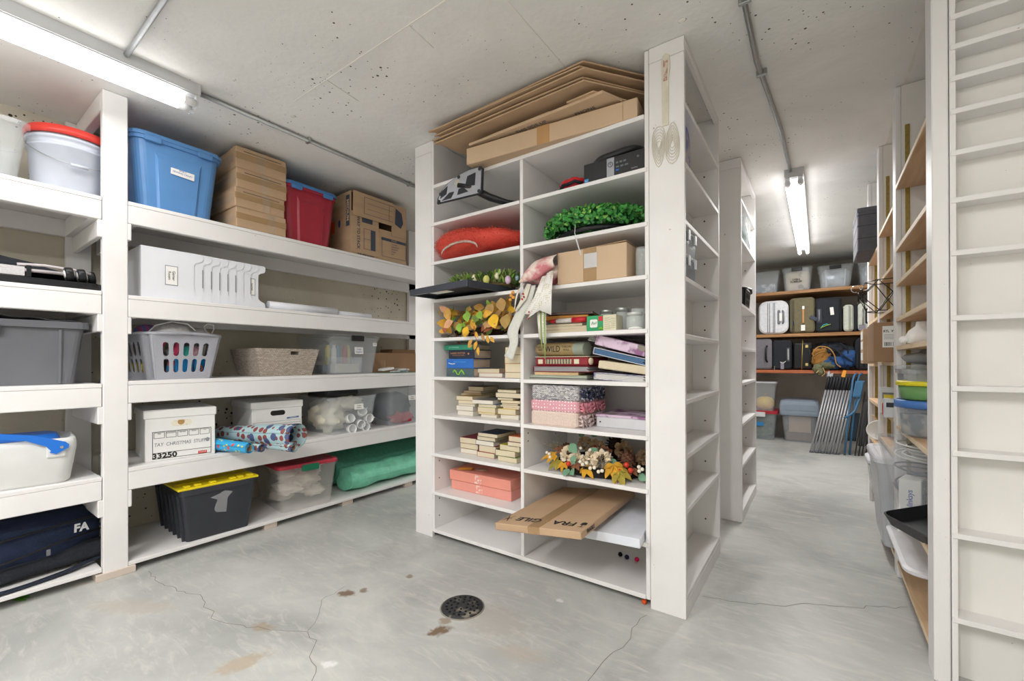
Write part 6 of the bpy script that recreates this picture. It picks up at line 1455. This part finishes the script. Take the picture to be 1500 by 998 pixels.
hd = MB().bev(.045, -.012, .12, .075, .002, .30, .01).obj('handle_mount', M_G, t); MB().tube([(.10, -.004, .13), (.11, -.03, .15), (.11, -.03, .27), (.10, -.004, .29)], .010, 8).obj('handle', M_G, t)
MB().box(.065, -.018, .16, .095, -.014, .26).obj('luggage_tag', M_TAGW, t)
t, w, m = suitcase('olive green fabric suitcase with a tan handle and white tags', -.285, -.035, z, .44, .36, '#6f6850')
for x in (-.10, -.085): ring_line(t, x, .435, .3, mat('zip_dark', '#3b382c', .6))
MB().bev(.0, -.02, .12, .022, -.006, .30, .004).obj('handle', mat('tan_handle', '#b98a56', .6), t)
MB().box(-.012, -.024, .03, .03, -.021, .10).obj('luggage_tag', M_TAGW, t); MB().bev(.0, -.024, .29, .025, -.005, .33, .004).obj('handle_end', M_TAGW, t); MB().box(-.03, -.014, .19, .05, -.012, .23, Mt(0, 0, 0, 0, 30, 0)).obj('luggage_tag', mat('tag_navy', '#3c4352', .6), t)
for s in (-.09, -.088): MB().bev(s - .01, -.012, .10, s + .01, -.004, .15, .003).obj('lock', M_G, t)
t, w, m = suitcase('charcoal fabric suitcase with a white tag and lime green ties', -.025, .225, z, .42, .36, '#23262c')
MB().bev(-.115, -.012, .11, -.065, .002, .29, .012).obj('handle_panel', mat('panel_grey', '#4b4f57', .5), t); MB().tube([(-.09, -.014, .13), (-.09, -.03, .16), (-.09, -.03, .24), (-.09, -.014, .27)], .009, 8).obj('handle', M_G, t)
MB().box(.035, -.012, .20, .07, -.008, .29, Mt(0, 0, 0, 0, -5, 0)).obj('luggage_tag', M_TAGW, t)
MB().tube([(-.075, -.012, .06), (-.05, -.016, .09), (-.02, -.016, .10), (.0, -.014, .09)], .004, 6).obj('tie', mat('tie_cyan', '#45c2cc', .5), t); MB().tube([(-.08, -.012, .05), (-.06, -.016, .065), (-.03, -.016, .08), (.02, -.014, .095)], .0035, 6).obj('tie', mat('tie_lime', '#b9d64a', .5), t)
ring_line(t, .1, .415, .3, mat('zip_dark2', '#111216', .6))
t, w, m = suitcase('pale sage hard-shell suitcase on the middle plank, left half of the pair', .238, .332, z, .32, .30, '#c9ccbf', True, r=.025)
MB().bev(.0, -.008, .02, .02, -.001, .30, .003).obj('seam_band', mat('sage_dark', '#9da193', .5), t)
t, w, m = suitcase('narrow dark blue suitcase between the two pale ones', .334, .368, z, .325, .30, '#20242e', True, r=.01)
t, w, m = suitcase('pale suitcase with a long black handle slot at the right end of the middle plank', .370, .50, z, .33, .30, '#cfd1c6', True, r=.03)
MB().bev(.0, -.010, .08, .045, .001, .26, .014).obj('handle_panel', BLACK, t); MB().bev(.015, -.013, .10, .03, -.008, .24, .007).obj('handle_slot', PAPER, t)
MB().tube([(-.02, -.005, .26), (-.022, -.02, .18), (-.022, -.02, .07)], .006, 6).obj('strap', STEEL, t); MB().box(-.06, -.02, -.0 + .01, .0, -.016, .075).obj('luggage_tag', mat('tag_grey', '#8b8690', .6), t)
# lower plank
z = .9065
t, w, m = suitcase('grey suitcase with a dark curved handle at the left end of the red plank', -.70, -.478, z, .40, .34, '#77747a')
MB().tube([(.06, -.002, .10), (.05, -.03, .13), (.05, -.035, .20), (.05, -.03, .27), (.06, -.002, .30)], .011, 8).obj('handle', BLACK, t)
t, w, m = suitcase('black wheeled suitcase with a silver side handle on the red plank', -.470, -.268, z, .375, .34, '#22252c')
MB().bev(.045, -.014, .10, .085, .0, .28, .01).obj('handle_panel', mat('panel_grey', '#4b4f57', .5), t); MB().bev(.058, -.018, .12, .074, -.012, .26, .006).obj('handle', CHROME, t)
MB().box(-.015, -.014, .01, .02, -.010, .10).obj('luggage_tag', mat('tag_grey', '#8b8690', .6), t); MB().tube([(-.02, -.012, .10), (.01, -.016, .08), (.04, -.012, .11)], .003, 6).obj('tag_cord', M_TAGW, t); MB().bev(-.085, -.008, .0, -.075, -.002, .05, .002).obj('zip_pull', CHROME, t)
t, w, m = suitcase('glossy black briefcase with gold trim and latches on the red plank', -.255, -.055, z, .335, .32, '#0f1013', True, r=.015)
MB().cyl((-.012, -.006, .0), (.0, -.006, .36), .004, 8).obj('gold_rail', mat('gold', '#c9a957', .3, metal=.8), t)
for zz in (.05, .27): MB().bev(.025, -.010, zz, .055, -.001, zz + .035, .004).obj('latch', mat('gold_pale', '#d9c583', .3, metal=.6), t)
MB().tube([(.075, -.002, .08), (.07, -.028, .11), (.07, -.03, .23), (.075, -.002, .26)], .009, 8).obj('handle', BLACK, t)
# pile of backpacks
def lump(name, label, cat, parts_, m, loc, extra=None, trim=None):
    t = thing(name, label, cat, loc, 0); mb = MB()
    for i, (x, y, zz, r, sq) in enumerate(parts_): mb.ball((x, y, zz), r, 22, 14, sq, i * 3.1 + r * 9, .45, 2.6)
    mb.obj('body', m, t)
    for i, pts in enumerate(extra or ()): MB().tube([Vector(p) for p in smooth(pts, 5)], .016, 8, flat=.35).obj('strap', trim or m, t)
    return t
M_TAN = mat('tan_canvas', '#a9793c', .85, .15, 20, .3, 60); M_DEN = mat('denim_blue', '#2f5488', .85, .15, 20, .3, 60); M_OLV = mat('olive_canvas', '#6b6a4e', .85, .15, 20, .3, 60); M_CHA = mat('charcoal_canvas', '#262b33', .85, .15, 20, .3, 60)
lump('backpack', 'charcoal backpack slumped on top of the pile on the red plank', 'backpack', ((0, .12, .23, .13, (1.5, 1, .75)), (.12, .08, .17, .10, (1.2, .9, 1.1))), M_CHA, (.13, 6.36, z), (((.0, -.03, .28), (.06, -.06, .22), (.13, -.07, .15), (.19, -.05, .1)), ((.08, -.02, .32), (.14, -.04, .26), (.15, -.03, .18))))
lump('backpack', 'tan canvas backpack with arched straps in the pile on the red plank', 'backpack', ((0, .04, .13, .10, (1.0, .8, 1.25)), (-.02, .03, .20, .07, (1.3, .8, .8))), M_TAN, (.02, 6.33, z), (((-.06, -.04, .13), (-.07, -.06, .22), (-.01, -.07, .28), (.08, -.07, .26), (.13, -.08, .18), (.15, -.08, .08), (.19, -.07, .04)), ((-.07, -.05, .16), (-.02, -.08, .20), (.04, -.08, .22))), mat('tan_strap', '#b98a4a', .8))
lump('backpack', 'blue denim-coloured bag bunched in the pile on the red plank', 'backpack', ((0, .02, .09, .075, (1.5, .8, .9)), (.13, .05, .13, .08, (1.0, .8, 1.3))), M_DEN, (.15, 6.32, z), (((-.05, -.05, .16), (.02, -.06, .1), (.05, -.05, .04)),), mat('navy_strap', '#1c2f55', .8))
lump('backpack', 'olive bag with tan trim hanging over the edge of the red plank', 'bag', ((0, .0, .055, .05, (1.9, .9, .8)), (-.08, -.06, .02, .045, (1.0, .7, 1.2)), (-.05, -.075, -.02, .035, (1, .6, 1.3))), M_OLV, (.07, 6.30, z), (((-.03, -.08, .03), (-.01, -.09, -.03), (-.04, -.09, -.07)), ((-.07, -.08, .0), (-.09, -.09, -.03))), mat('tan_trim', '#b79a6c', .8))
t, w, m = suitcase('black soft suitcase at the right end of the red plank', .345, .56, z, .385, .34, '#24262c', y=6.33, r=.05)
ring_line(t, -.03, .38, .3, mat('zip_dark2', '#111216', .6)); ring_line(t, -.075, .37, .3, mat('zip_dark2', '#111216', .6))

# bins on the floor at the back
t = clear_bin('storage_bin', 'clear bin with a red and white lid on the floor, greenery inside', (-.66, 6.63, 0), 0, .44, .40, .345, .38, .35, None, None, clear('haze_bin', '#c9d3d4', .24, .2))
MB().rr([(.475, .44, .05, .34), (.475, .44, .05, .372), (.45, .41, .05, .375)]).obj('lid', mat('red_lid3', '#b22d3d', .4), t); MB().bev(-.10, -.235, .30, .10, -.215, .36, .004).obj('latch', mat('latch_white', '#dcdcdf', .4), t)
MB().box(-.06, -.206, .18, .08, -.2, .225).obj('label', mat('label_blue', '#2f84c4', .5), t)
tag(MB().ball((0, 0, .13), .15, 22, 14, (1.1, .95, .85), 3, .4, 5).obj('greenery', pattern('moss_mix', '#5f7a3f', 'blotch', '#2f3d2c', 20, .9, .5), loc=(-.66, 6.63, .003)), 'green artificial foliage inside the red-lidded floor bin', 'greenery')
t = clear_bin('storage_bin', 'clear bin with a white lid stacked on the red-lidded bin, holding a pumpkin', (-.66, 6.62, .3755), 0, .44, .40, .36, .37, .34, mat('lid_white', '#d8dade', .4), None, clear('haze_bin2', '#e9edef', .18, .15))
q = thing('pumpkin', 'yellow artificial pumpkin inside the upper clear bin', 'pumpkin', (-.575, 6.55, .385), 0)
mb = MB()
def pk(u, v):
    a = u * 2 * PI; p = v * PI; r = .105 * math.sin(p) ** .8 * (1 + .07 * abs(math.sin(a * 4.5))); return (r * math.cos(a), r * math.sin(a) * .9, .085 - .085 * math.cos(p))
mb.sheet(pk, 54, 14); mb.obj('body', mat('pumpkin_yellow', '#d9b84a', .6, .12, 15), q); MB().tube([(0, 0, .16), (.005, 0, .19), (.02, 0, .205)], .012, 8).obj('stem', PLANK, q)
tag(MB().ball((0, 0, .05), .07, 18, 12, (1.3, 1.1, .7), 6, .5, 4).obj('fabric', pattern('orange_mix', '#c9a389', 'blotch', '#c2622f', 20, .8, .5), loc=(-.74, 6.60, .38)), 'pinkish orange decorations beside the pumpkin in the clear bin', 'decoration')
t = clear_bin('storage_bin', 'clear bin with a bulging grey lid on the floor, a brown card inside', (-.20, 6.68, 0), 0, .37, .42, .34, .31, .38, None, None, clear('haze_bin3', '#c6c9cf', .26, .2))
M_LG = mat('grey_blue_lid', '#8f9cab', .4, .05)
MB().rr([(.41, .46, .03, .335), (.42, .47, .03, .36), (.42, .47, .03, .45), (.40, .44, .04, .515), (.30, .38, .05, .53)], seg=6).obj('lid', M_LG, t)
MB().bev(-.17, -.238, .40, .17, -.2355, .47, .001).obj('moulded_panel', M_LG, t)
tag(MB().bev(-.11, 0, .0, .12, .006, .20, .002).obj('cardboard_sheet', KRAFT2, loc=(-.20, 6.515, .12)), 'brown cardboard sheet standing inside the grey-lidded bin', 'cardboard')
tag(MB().bev(-.14, -.12, 0, .14, .12, .10, .004).obj('cardboard_box', KRAFTD, loc=(-.20, 6.70, .006)), 'brown cardboard box low inside the grey-lidded bin', 'cardboard box')
# folding chairs leaning, grey tubes with black sleeves
M_TUB = mat('grey_tube', '#a9abaf', .35, .05, metal=.4); M_SLV = mat('black_sleeve', '#1f2126', .6)
def folding_chair():
    t = thing('folding_chair', '', 'folding chair', (0, 0, 0), 0)
    for k in range(2):
        x = k * .026; y = k * .012
        lg = MB().tube([(x, y - .03, .012), (x + .142, y + .15, .69)], .0105, 10).obj('frame_tube', M_TUB, t)
        MB().tube([(x + .142, y + .15, .69), (x + .170, y + .187, .825), (x + .172, y + .20, .838)], [.0135, .0145, .009], 10).obj('sleeve', M_SLV, t)
        MB().tube([(x - .001, y - .032, .0), (x + .003, y - .028, .022)], .0128, 10).obj('foot_cap', mat('cap_grey', '#5d6066', .5), t)
        MB().cyl((x + .088 - .006, y + .082 - .012, .42), (x + .088 + .006, y + .082 - .014, .424), .0035, 8).obj('rivet', CHROME, t)
    MB().add([(.045, .03, .12), (.062, .05, .12), (.165, .20, .70), (.15, .19, .70)], [(0, 1, 2, 3)]).obj('seat_panel', M_SLV, t, solid=.01)
    return t
fc = folding_chair(); 
for k in range(5):
    o = fc if k == 0 else copy_tree(fc)
    o.location = (-.075 + k * .054, 5.86 + k * .006, 0); o['label'] = ('leftmost of the five', 'second from the left of the five', 'middle one of the five', 'fourth from the left of the five', 'rightmost of the five')[k] + ' grey-tubed folding chairs leaning by the far shelves'
    o['group'] = 'grey-tubed folding chairs leaning by the far shelves'
for x, lab, pts, m in ((.08, 'zebra-striped paper bag standing above the folding chairs', [(0, 0), (.05, 0), (.055, .05), (.03, .035), (.02, .07), (.0, .055)], pattern('zebra', '#e6e6ea', 'wave', '#4a4c56', 30, .6)), (.205, 'orange and pale striped card standing above the folding chairs', [(0, 0), (.035, 0), (.05, .075), (.02, .078), (.01, .05)], mat('orange_card', '#f0a13a', .6))):
    o = MB().prism(pts, 0, .004, Matrix.Rotation(PI / 2, 4, 'X')).obj('paper', m); o.location = (x, 6.07, .835); tag(o, lab, 'paper')
M_BLU = mat('blue_frame', '#3f6f94', .4, .06); M_DKF = mat('dark_frame', '#3c3b3d', .5)
t = thing('folding_chair', 'steel blue folding chair with a curved top, right of the grey-tubed chairs', 'folding chair', (.225, 5.87, 0), 0)
for dx, dy in ((0, 0), (.045, .05)): MB().tube([(dx, dy, 0), (dx + .035, dy + .05, .40), (dx + .08, dy + .13, .80), (dx + .095, dy + .16, .86), (dx + .12, dy + .19, .875)], .0125, 10, flat=.8).obj('frame_tube', M_BLU, t)
MB().tube([(.0, .02, .40), (.05, .05, .43), (.09, .08, .47), (.14, .14, .62), (.15, .15, .68)], .012, 8).obj('cross_tube', M_BLU, t)
MB().sheet(lambda u, v: (.07 + .075 * u + .035 * v, .10 + .06 * v + .02 * u, .62 + .18 * v), 6, 8).obj('backrest', M_BLU, t, solid=.012)
MB().sheet(lambda u, v: (.03 + .07 * u + .04 * v, .06 + .05 * v + .02 * u, .15 + .30 * v), 6, 8).obj('seat', mat('blue_dark', '#22303c', .7), t, solid=.015)
for k, (x, y) in enumerate(((.315, 5.90), (.375, 5.93))):
    t = thing('folding_chair', ('dark grey flat-tubed folding chair beside the blue one', 'second dark grey folding chair, nearest the plywood shelving')[k], 'folding chair', (x, y, 0), 0)
    for dx in (0, .03): MB().tube([(dx, 0, .0), (dx + .07, .14, .46), (dx + .10, .2, .68)], .013, 8, flat=.5).obj('frame_tube', M_DKF, t)
    MB().sheet(lambda u, v: (.03 + .05 * u + .05 * v, .05 + .12 * v, .10 + .50 * v), 3, 8).obj('seat', M_DKF, t, solid=.01)

# ================================================================== RIGHT SHELVING CONTENTS
t = thing('storage_cube', 'dark grey fabric storage cube high on the plywood shelving, sticking into the aisle', 'storage cube', (.36, 3.60, 1.7275), 0)
M_CUBE = mat('cube_fabric', '#55555b', .85, .1, 30); MB().bev(-.15, 0, 0, .15, .42, .275, .006).obj('body', M_CUBE, t)
for zz in (.085, .165, .235): MB().box(-.151, -.001, zz, .151, .42, zz + .003).obj('seam', mat('cube_seam', '#2f2f33', .9), t)
MB().bev(-.152, -.002, .255, .152, .422, .285, .004).obj('lid', M_CUBE, t)
t = thing('shipping_box', 'brown shipping box with a barcode label on the plywood shelving', 'cardboard box', (.40, 2.93, 1.0125), 0)
MB().bev(-.165, 0, 0, .165, .36, .205, .003).obj('carton', KRAFTD, t)
lb = MB().box(-.13, -.0012, .075, -.055, -.0002, .185).obj('label', PAPER, t)
lettering('RTL  WC34', .016, INK, lb, (-.0925, -.0016, .158), sx=.85, bold=.0005)
random.seed(9)
for k in range(9): MB().box(-.122 + k * .0065, -.0018, .082, -.122 + k * .0065 + random.choice((.0015, .003, .004)), -.0012, .102).obj('barcode_bar', INK, lb)
for k in range(4): MB().box(-.124, -.0018, .118 + k * .007, -.124 + .04 + .006 * (k % 3), -.0012, .1198 + k * .007).obj('printed_line', M_G, lb)
MB().box(-.05, -.001, .06, -.015, -.0001, .17).obj('label', mat('label_white', '#e6e7ea', .6), t)
t = thing('shipping_box', 'narrow brown box with white labels just behind the barcode box', 'cardboard box', (.42, 3.50, 1.0005), 0); MB().bev(-.19, 0, 0, .18, .20, .22, .003).obj('carton', KRAFT, t)
for zz in (.02, .09, .155): MB().box(-.1912, .02, zz, -.190, .17, zz + .05).obj('label', PAPER, t)
MB().box(-.17, -.001, .03, -.13, -.0001, .19).obj('label', PAPER, t)
# wire basket shaped of facets
t = thing('wire_basket', 'black faceted wire basket perched on the edge of a plywood shelf', 'wire basket', (.32, 3.12, 1.287), 0)
nodes = [Vector((.10 * math.cos(a), .10 * math.sin(a), 0)) for a in [PI / 3 * k for k in range(6)]]; mid = [Vector((.145 * math.cos(a), .145 * math.sin(a), .085)) for a in [PI / 3 * k + PI / 6 for k in range(6)]]; topn = [Vector((.11 * math.cos(a), .11 * math.sin(a), .165)) for a in [PI / 3 * k for k in range(6)]]
mb = MB()
for k in range(6):
    j = (k + 1) % 6; l_ = (k - 1) % 6
    for a, b in ((nodes[k], nodes[j]), (topn[k], topn[j]), (nodes[k], mid[k]), (nodes[j], mid[k]), (topn[k], mid[k]), (topn[j], mid[k])): mb.cyl(a + Vector((0, 0, .003)), b + Vector((0, 0, .003)), .0025, 6)
mb.obj('wire_frame', BLACK, t)
MB().tube([(-.135, .03 * math.cos(a), .085 + .03 * math.sin(a)) for a in [2 * PI * k / 20 for k in range(21)]], .0022, 6).obj('ring', BLACK, t)
t = thing('coat_hanger', 'chrome hanger hook sticking out from the plywood shelving', 'hanger', (.30, 4.09, 1.52), 0)
MB().tube([(.02, 0, .02), (-.03, 0, .018), (-.05, 0, .03)] + [(-.075 + .025 * math.cos(a), 0, .030 + .025 * math.sin(a)) for a in [PI * 2 * k / 20 for k in range(17)]], .0025, 6).obj('hook', CHROME, t)
# bay nearest: shelf z 1.088
t = thing('spray_bottle', 'white plastic jug lying behind the white post on the plywood shelf', 'bottle', (.335, 2.33, 1.0885), 0)
MB().rr([(.09, .05, .02, 0), (.10, .06, .025, .03), (.08, .05, .02, .05), (.04, .035, .015, .068), (.035, .03, .012, .085)], seg=5, smooth=True).obj('jug', PAPER, t); MB().ball((-.055, 0, .015), .015, 10, 7).obj('cap', PAPER, t)
tag(MB().bev(-.012, -.03, 0, .03, .03, .13, .004).obj('red_case', mat('case_red', '#cf2230', .4), loc=(.352, 2.14, 1.0885)), 'bright red case standing beside the white jug', 'case')
# shelf z .716
t = clear_bin('storage_bin', 'clear bin with a plastic bag of parts on its lid, behind the green tub', (.475, 2.555, .7165), 90, .24, .36, .265, .22, .34, CLEAR, None, clear('bin_bluish', '#c6ccd6', .5, .2))
tag(MB().ball((0, 0, .035), .05, 18, 10, (2.6, 1.6, .7), 5, .5, 4).obj('plastic_bag', clear('bag_grey', '#c3c6cc', .6, .15), loc=(.45, 2.55, 1.0)), 'crumpled clear plastic bag of dark parts on top of the clear bin', 'bag')
def round_tub(label, x, y, z, r, h, body, lidm, cont=None, lh=.03):
    t = thing('round_tub', label, 'food tub', (x, y, z), 0)
    MB().lathe([(0, 0), (r * .86, 0), (r * .88, .006), (r * .97, h - lh), (r * .94, h - lh), (r * .86, .006), (0, .004)], 32).obj('tub', body, t)
    MB().lathe([(r * .97, h - lh), (r * 1.03, h - lh), (r * 1.03, h - .004), (r * .99, h), (r * .92, h), (r * .9, h - .006), (0, h - .006)], 32).obj('lid', lidm, t)
    if cont: MB().lathe([(0, .008), (r * .82, .008), (r * .88, h * .6), (0, h * .62)], 28).obj('content', cont, t)
    return t
round_tub('clear round tub with a blue lid under the green tub', .375, 2.375, .7165, .118, .145, clear('tub_clear', '#d3d9de', .22, .15), mat('tub_blue', '#4a79bd', .4), pattern('tub_mix', '#c9c2b8', 'blotch', '#3d4a5c', 12, .8, .5))
round_tub('round green tub with a yellow lid stacked on the blue-lidded tub', .375, 2.375, .8625, .112, .075, mat('tub_green', '#6b9a5c', .45, .06), mat('tub_yellow', '#e3d62a', .4), None, .018)
t = thing('product_box', 'white product box with a blue base standing beside the blue-lidded tub', 'box', (.385, 2.10, .7165), 0)
MB().bev(-.05, 0, 0.012, .05, .11, .155, .002).obj('carton', PAPER, t); MB().bev(-.0505, -.0005, 0, .0505, .1105, .0125, .001).obj('base_band', mat('band_blue', '#2f62b0', .5), t)
# shelf z .38
t = clear_bin('storage_bin', 'open clear bin overflowing with white cables on the plywood shelf', (.425, 2.485, .3805), 90, .40, .40, .295, .34, .30, None, None, clear('bin_cable', '#d9dde2', .2, .12))
def cable(name, label, loc, m, n, rx, ry, r, seed, zr=.02, grp=None):
    random.seed(seed); pts = []
    for k in range(n * 18):
        a = k / 18 * 2 * PI; q = 1 + .18 * math.sin(a * .37 + seed); pts.append((rx * q * math.cos(a), ry * q * math.sin(a), zr * math.sin(a * .53 + seed) + .004 * (k / 18)))
    return tag(MB().tube(pts, r, 6).obj(name, m, loc=loc), label, 'cable', grp)
cable('cable', 'coiled white cable heaped at the top of the cable bin', (.42, 2.47, .625), mat('cable_white', '#dcdbd6', .5), 7, .13, .14, .0035, 2)
cable('cable', 'coiled dark cable lower in the cable bin', (.42, 2.50, .50), mat('cable_dark', '#3a4350', .5), 8, .13, .14, .004, 5, .04)
tag(MB().ball((0, 0, .06), .07, 18, 10, (2, 2, .9), 7, .5, 4).obj('cable_heap', mat('heap_dark', '#4a515c', .7, .3, 20), loc=(.43, 2.52, .388)), 'heap of dark plugs and chargers at the bottom of the cable bin', 'cables')
t = thing('product_box', 'small white box with blue vertical lettering inside the cable bin', 'box', (.300, 2.36, .386), -18)
MB().bev(-.035, 0, 0, .035, .10, .15, .003).obj('carton', PAPER, t); lettering('linksys', .026, mat('logo_blue', '#3558a8', .5), t, (.0, -.0006, .075), rot=(PI / 2, -PI / 2, 0), bold=.0006)
t = thing('black_tray', 'black plastic tray jutting over the shelf edge in front of the cable bin', 'tray', (.345, 2.175, .3985), 8, rot=(R(3), R(-12), R(28)))
MB().rr([(.18, .20, .02, 0), (.20, .24, .03, .04), (.19, .23, .03, .042), (.17, .19, .02, .006)]).obj('tray', BLACK, t)
cable('cable', 'tangled black cable beside the black tray', (.42, 2.13, .398), BLACK, 4, .06, .05, .003, 8, .015)
# bottom
t = thing('lidded_bin', 'low clear box under a wide white lid at the bottom of the plywood shelving', 'storage bin', (.50, 2.52, .0785), 90)
tub(MB(), .34, .26, .118, .31, .23, .03).obj('body', FROST, t)
MB().rr([(.60, .46, .06, .119), (.61, .47, .065, .124), (.61, .47, .065, .134), (.58, .44, .06, .138)], seg=8).obj('lid', mat('lid_pale', '#e4e5ea', .4), t)
for s in (-1, 1): MB().rr([(.26, .19, .02, .138), (.26, .19, .02, .141)], Mt(s * .14, -.10, 0)).obj('lid_panel', mat('lid_pale2', '#d5d7de', .4), t)
# second bay
t = clear_bin('storage_bin', 'tall clear bin with a white lid bulging out of the lower plywood shelf', (.43, 3.08, .0755), 90, .46, .38, .43, .40, .32, mat('lid_white2', '#e3e4ea', .4), None, clear('bin_tall', '#dfe3e8', .5, .25), lidh=.028)
tag(MB().bev(-.14, -.12, 0, .14, .12, .25, .01).obj('content_box', mat('dim_content', '#9aa0ac', .7, .2, 8), loc=(.44, 3.08, .082)), 'greyish contents inside the tall clear bin', 'box')
t = clear_bin('storage_bin', 'small lidded container on a plywood shelf at the far end of the aisle', (.40, 3.74, .1695), 90, .30, .26, .19, .27, .23, mat('lid_white2', '#e3e4ea', .4), None, clear('bin_small', '#dfe0e2', .5, .25))
tag(MB().bev(-.10, -.08, 0, .10, .08, .10, .006).obj('content_box', pattern('content_mix', '#c7b7a8', 'blotch', '#8f5a58', 14, .7, .5), loc=(.40, 3.74, .176)), 'pinkish contents inside the small lidded container', 'box')
t = thing('bowl', 'white bowl tipped on edge on the plywood shelf at the far end', 'bowl', (.335, 3.80, .545), 0, rot=(R(75), 0, R(-20)))
MB().lathe([(0, 0), (.03, 0), (.062, .03), (.066, .034), (.06, .032), (.03, .006), (0, .006)], 28).obj('bowl', PAPER, t)
t = thing('wooden_stand', 'curved pale wood stand on the shelf below the white bowl', 'stand', (.36, 3.82, .4815), 0)
MB().prism([(-.05, 0), (.05, 0), (.05, .012), (.02, .02), (-.01, .05), (-.02, .012), (-.05, .012)], -.01, .01, Matrix.Rotation(PI / 2, 4, 'X')).obj('stand', BIRCHX, t)
MB().prism([(-.05, 0), (.05, 0), (.05, .02), (.0, .09), (-.05, .16), (-.06, .16), (-.02, .07)], .02, .04, Mt(0, .1, 0) @ Matrix.Rotation(PI / 2, 4, 'X')).obj('stand', BIRCHX, t)
random.seed(77)
for i, (x, y, w, d, h, c, lab) in enumerate(((.305, 2.86, .07, .05, .13, '#d9dde0', 'white and grey carton at the front of the small boxes on the plywood shelf'), (.375, 2.90, .06, .08, .165, '#e6e4de', 'tall white carton with a green corner among the small boxes'),
        (.30, 2.96, .05, .06, .085, '#c23a3f', 'red carton among the small boxes on the plywood shelf'), (.325, 3.05, .07, .06, .14, '#e3d23c', 'yellow and black carton among the small boxes'), (.32, 3.14, .08, .07, .19, '#e2e4e7', 'white carton at the back of the small boxes'), (.43, 2.93, .05, .08, .10, '#3c3f48', 'black carton with white lettering among the small boxes'))):
    h *= .72; t = thing('product_box', lab, 'box', (x, y, .7335), 0, 'small cartons on the plywood shelf')
    MB().bev(-w / 2, 0, 0, w / 2, d, h, .002).obj('carton', mat('carton_' + c.strip('#'), c, .5), t)
    MB().box(-w * .4, -.0012, h * .55, w * .2, -.0002, h * .8).obj('printed_panel', (mat('panel_dark', '#2c3038', .5), mat('panel_green', '#6ea24a', .5), PAPER, INK, M_G, PAPER)[i], t)
# letters become ordinary meshes
_dg = bpy.context.evaluated_depsgraph_get()
for o in [o for o in bpy.data.objects if o.type == 'FONT']:
    me = bpy.data.meshes.new_from_object(o.evaluated_get(_dg))
    n_ = bpy.data.objects.new('lettering', me); COL.objects.link(n_); n_.parent = o.parent; n_.matrix_basis = o.matrix_basis.copy()
    bpy.data.objects.remove(o)
# ================================================================== CAMERA, WORLD, VIEW
cam = bpy.data.cameras.new('camera'); cam.sensor_width = 36; cam.lens = 632.70 / 1500 * 36
cam.shift_y = (528.68 - 499) / 1500
co = bpy.data.objects.new('camera', cam); COL.objects.link(co)
yaw, pitch, roll_ = R(35.359), R(.113), R(-.1743)
F = Vector((-math.sin(yaw) * math.cos(pitch), math.cos(yaw) * math.cos(pitch), math.sin(pitch)))
Rv = Vector((math.cos(yaw), math.sin(yaw), 0)); U = Rv.cross(F)
R2 = Rv * math.cos(roll_) + U * math.sin(roll_); U2 = -Rv * math.sin(roll_) + U * math.cos(roll_)
m3 = Matrix((R2, U2, -F)).transposed()
co.matrix_world = Matrix.Translation((0, 0, 1.02)) @ m3.to_4x4()
cam.clip_start = .05
SC.camera = co
w = bpy.data.worlds.new('world'); SC.world = w; w.use_nodes = True
w.node_tree.nodes['Background'].inputs['Color'].default_value = (.9, .93, 1, 1); w.node_tree.nodes['Background'].inputs['Strength'].default_value = .3
SC.view_settings.view_transform = 'Standard'; SC.view_settings.look = 'None'; SC.view_settings.gamma = 1
SC.view_settings.use_curve_mapping = False; SC.view_settings.exposure = .04
SC.cycles.max_bounces = 8; SC.cycles.diffuse_bounces = 5; SC.cycles.transparent_max_bounces = 24; SC.cycles.use_denoising = True
SC.cycles.sample_clamp_indirect = 4
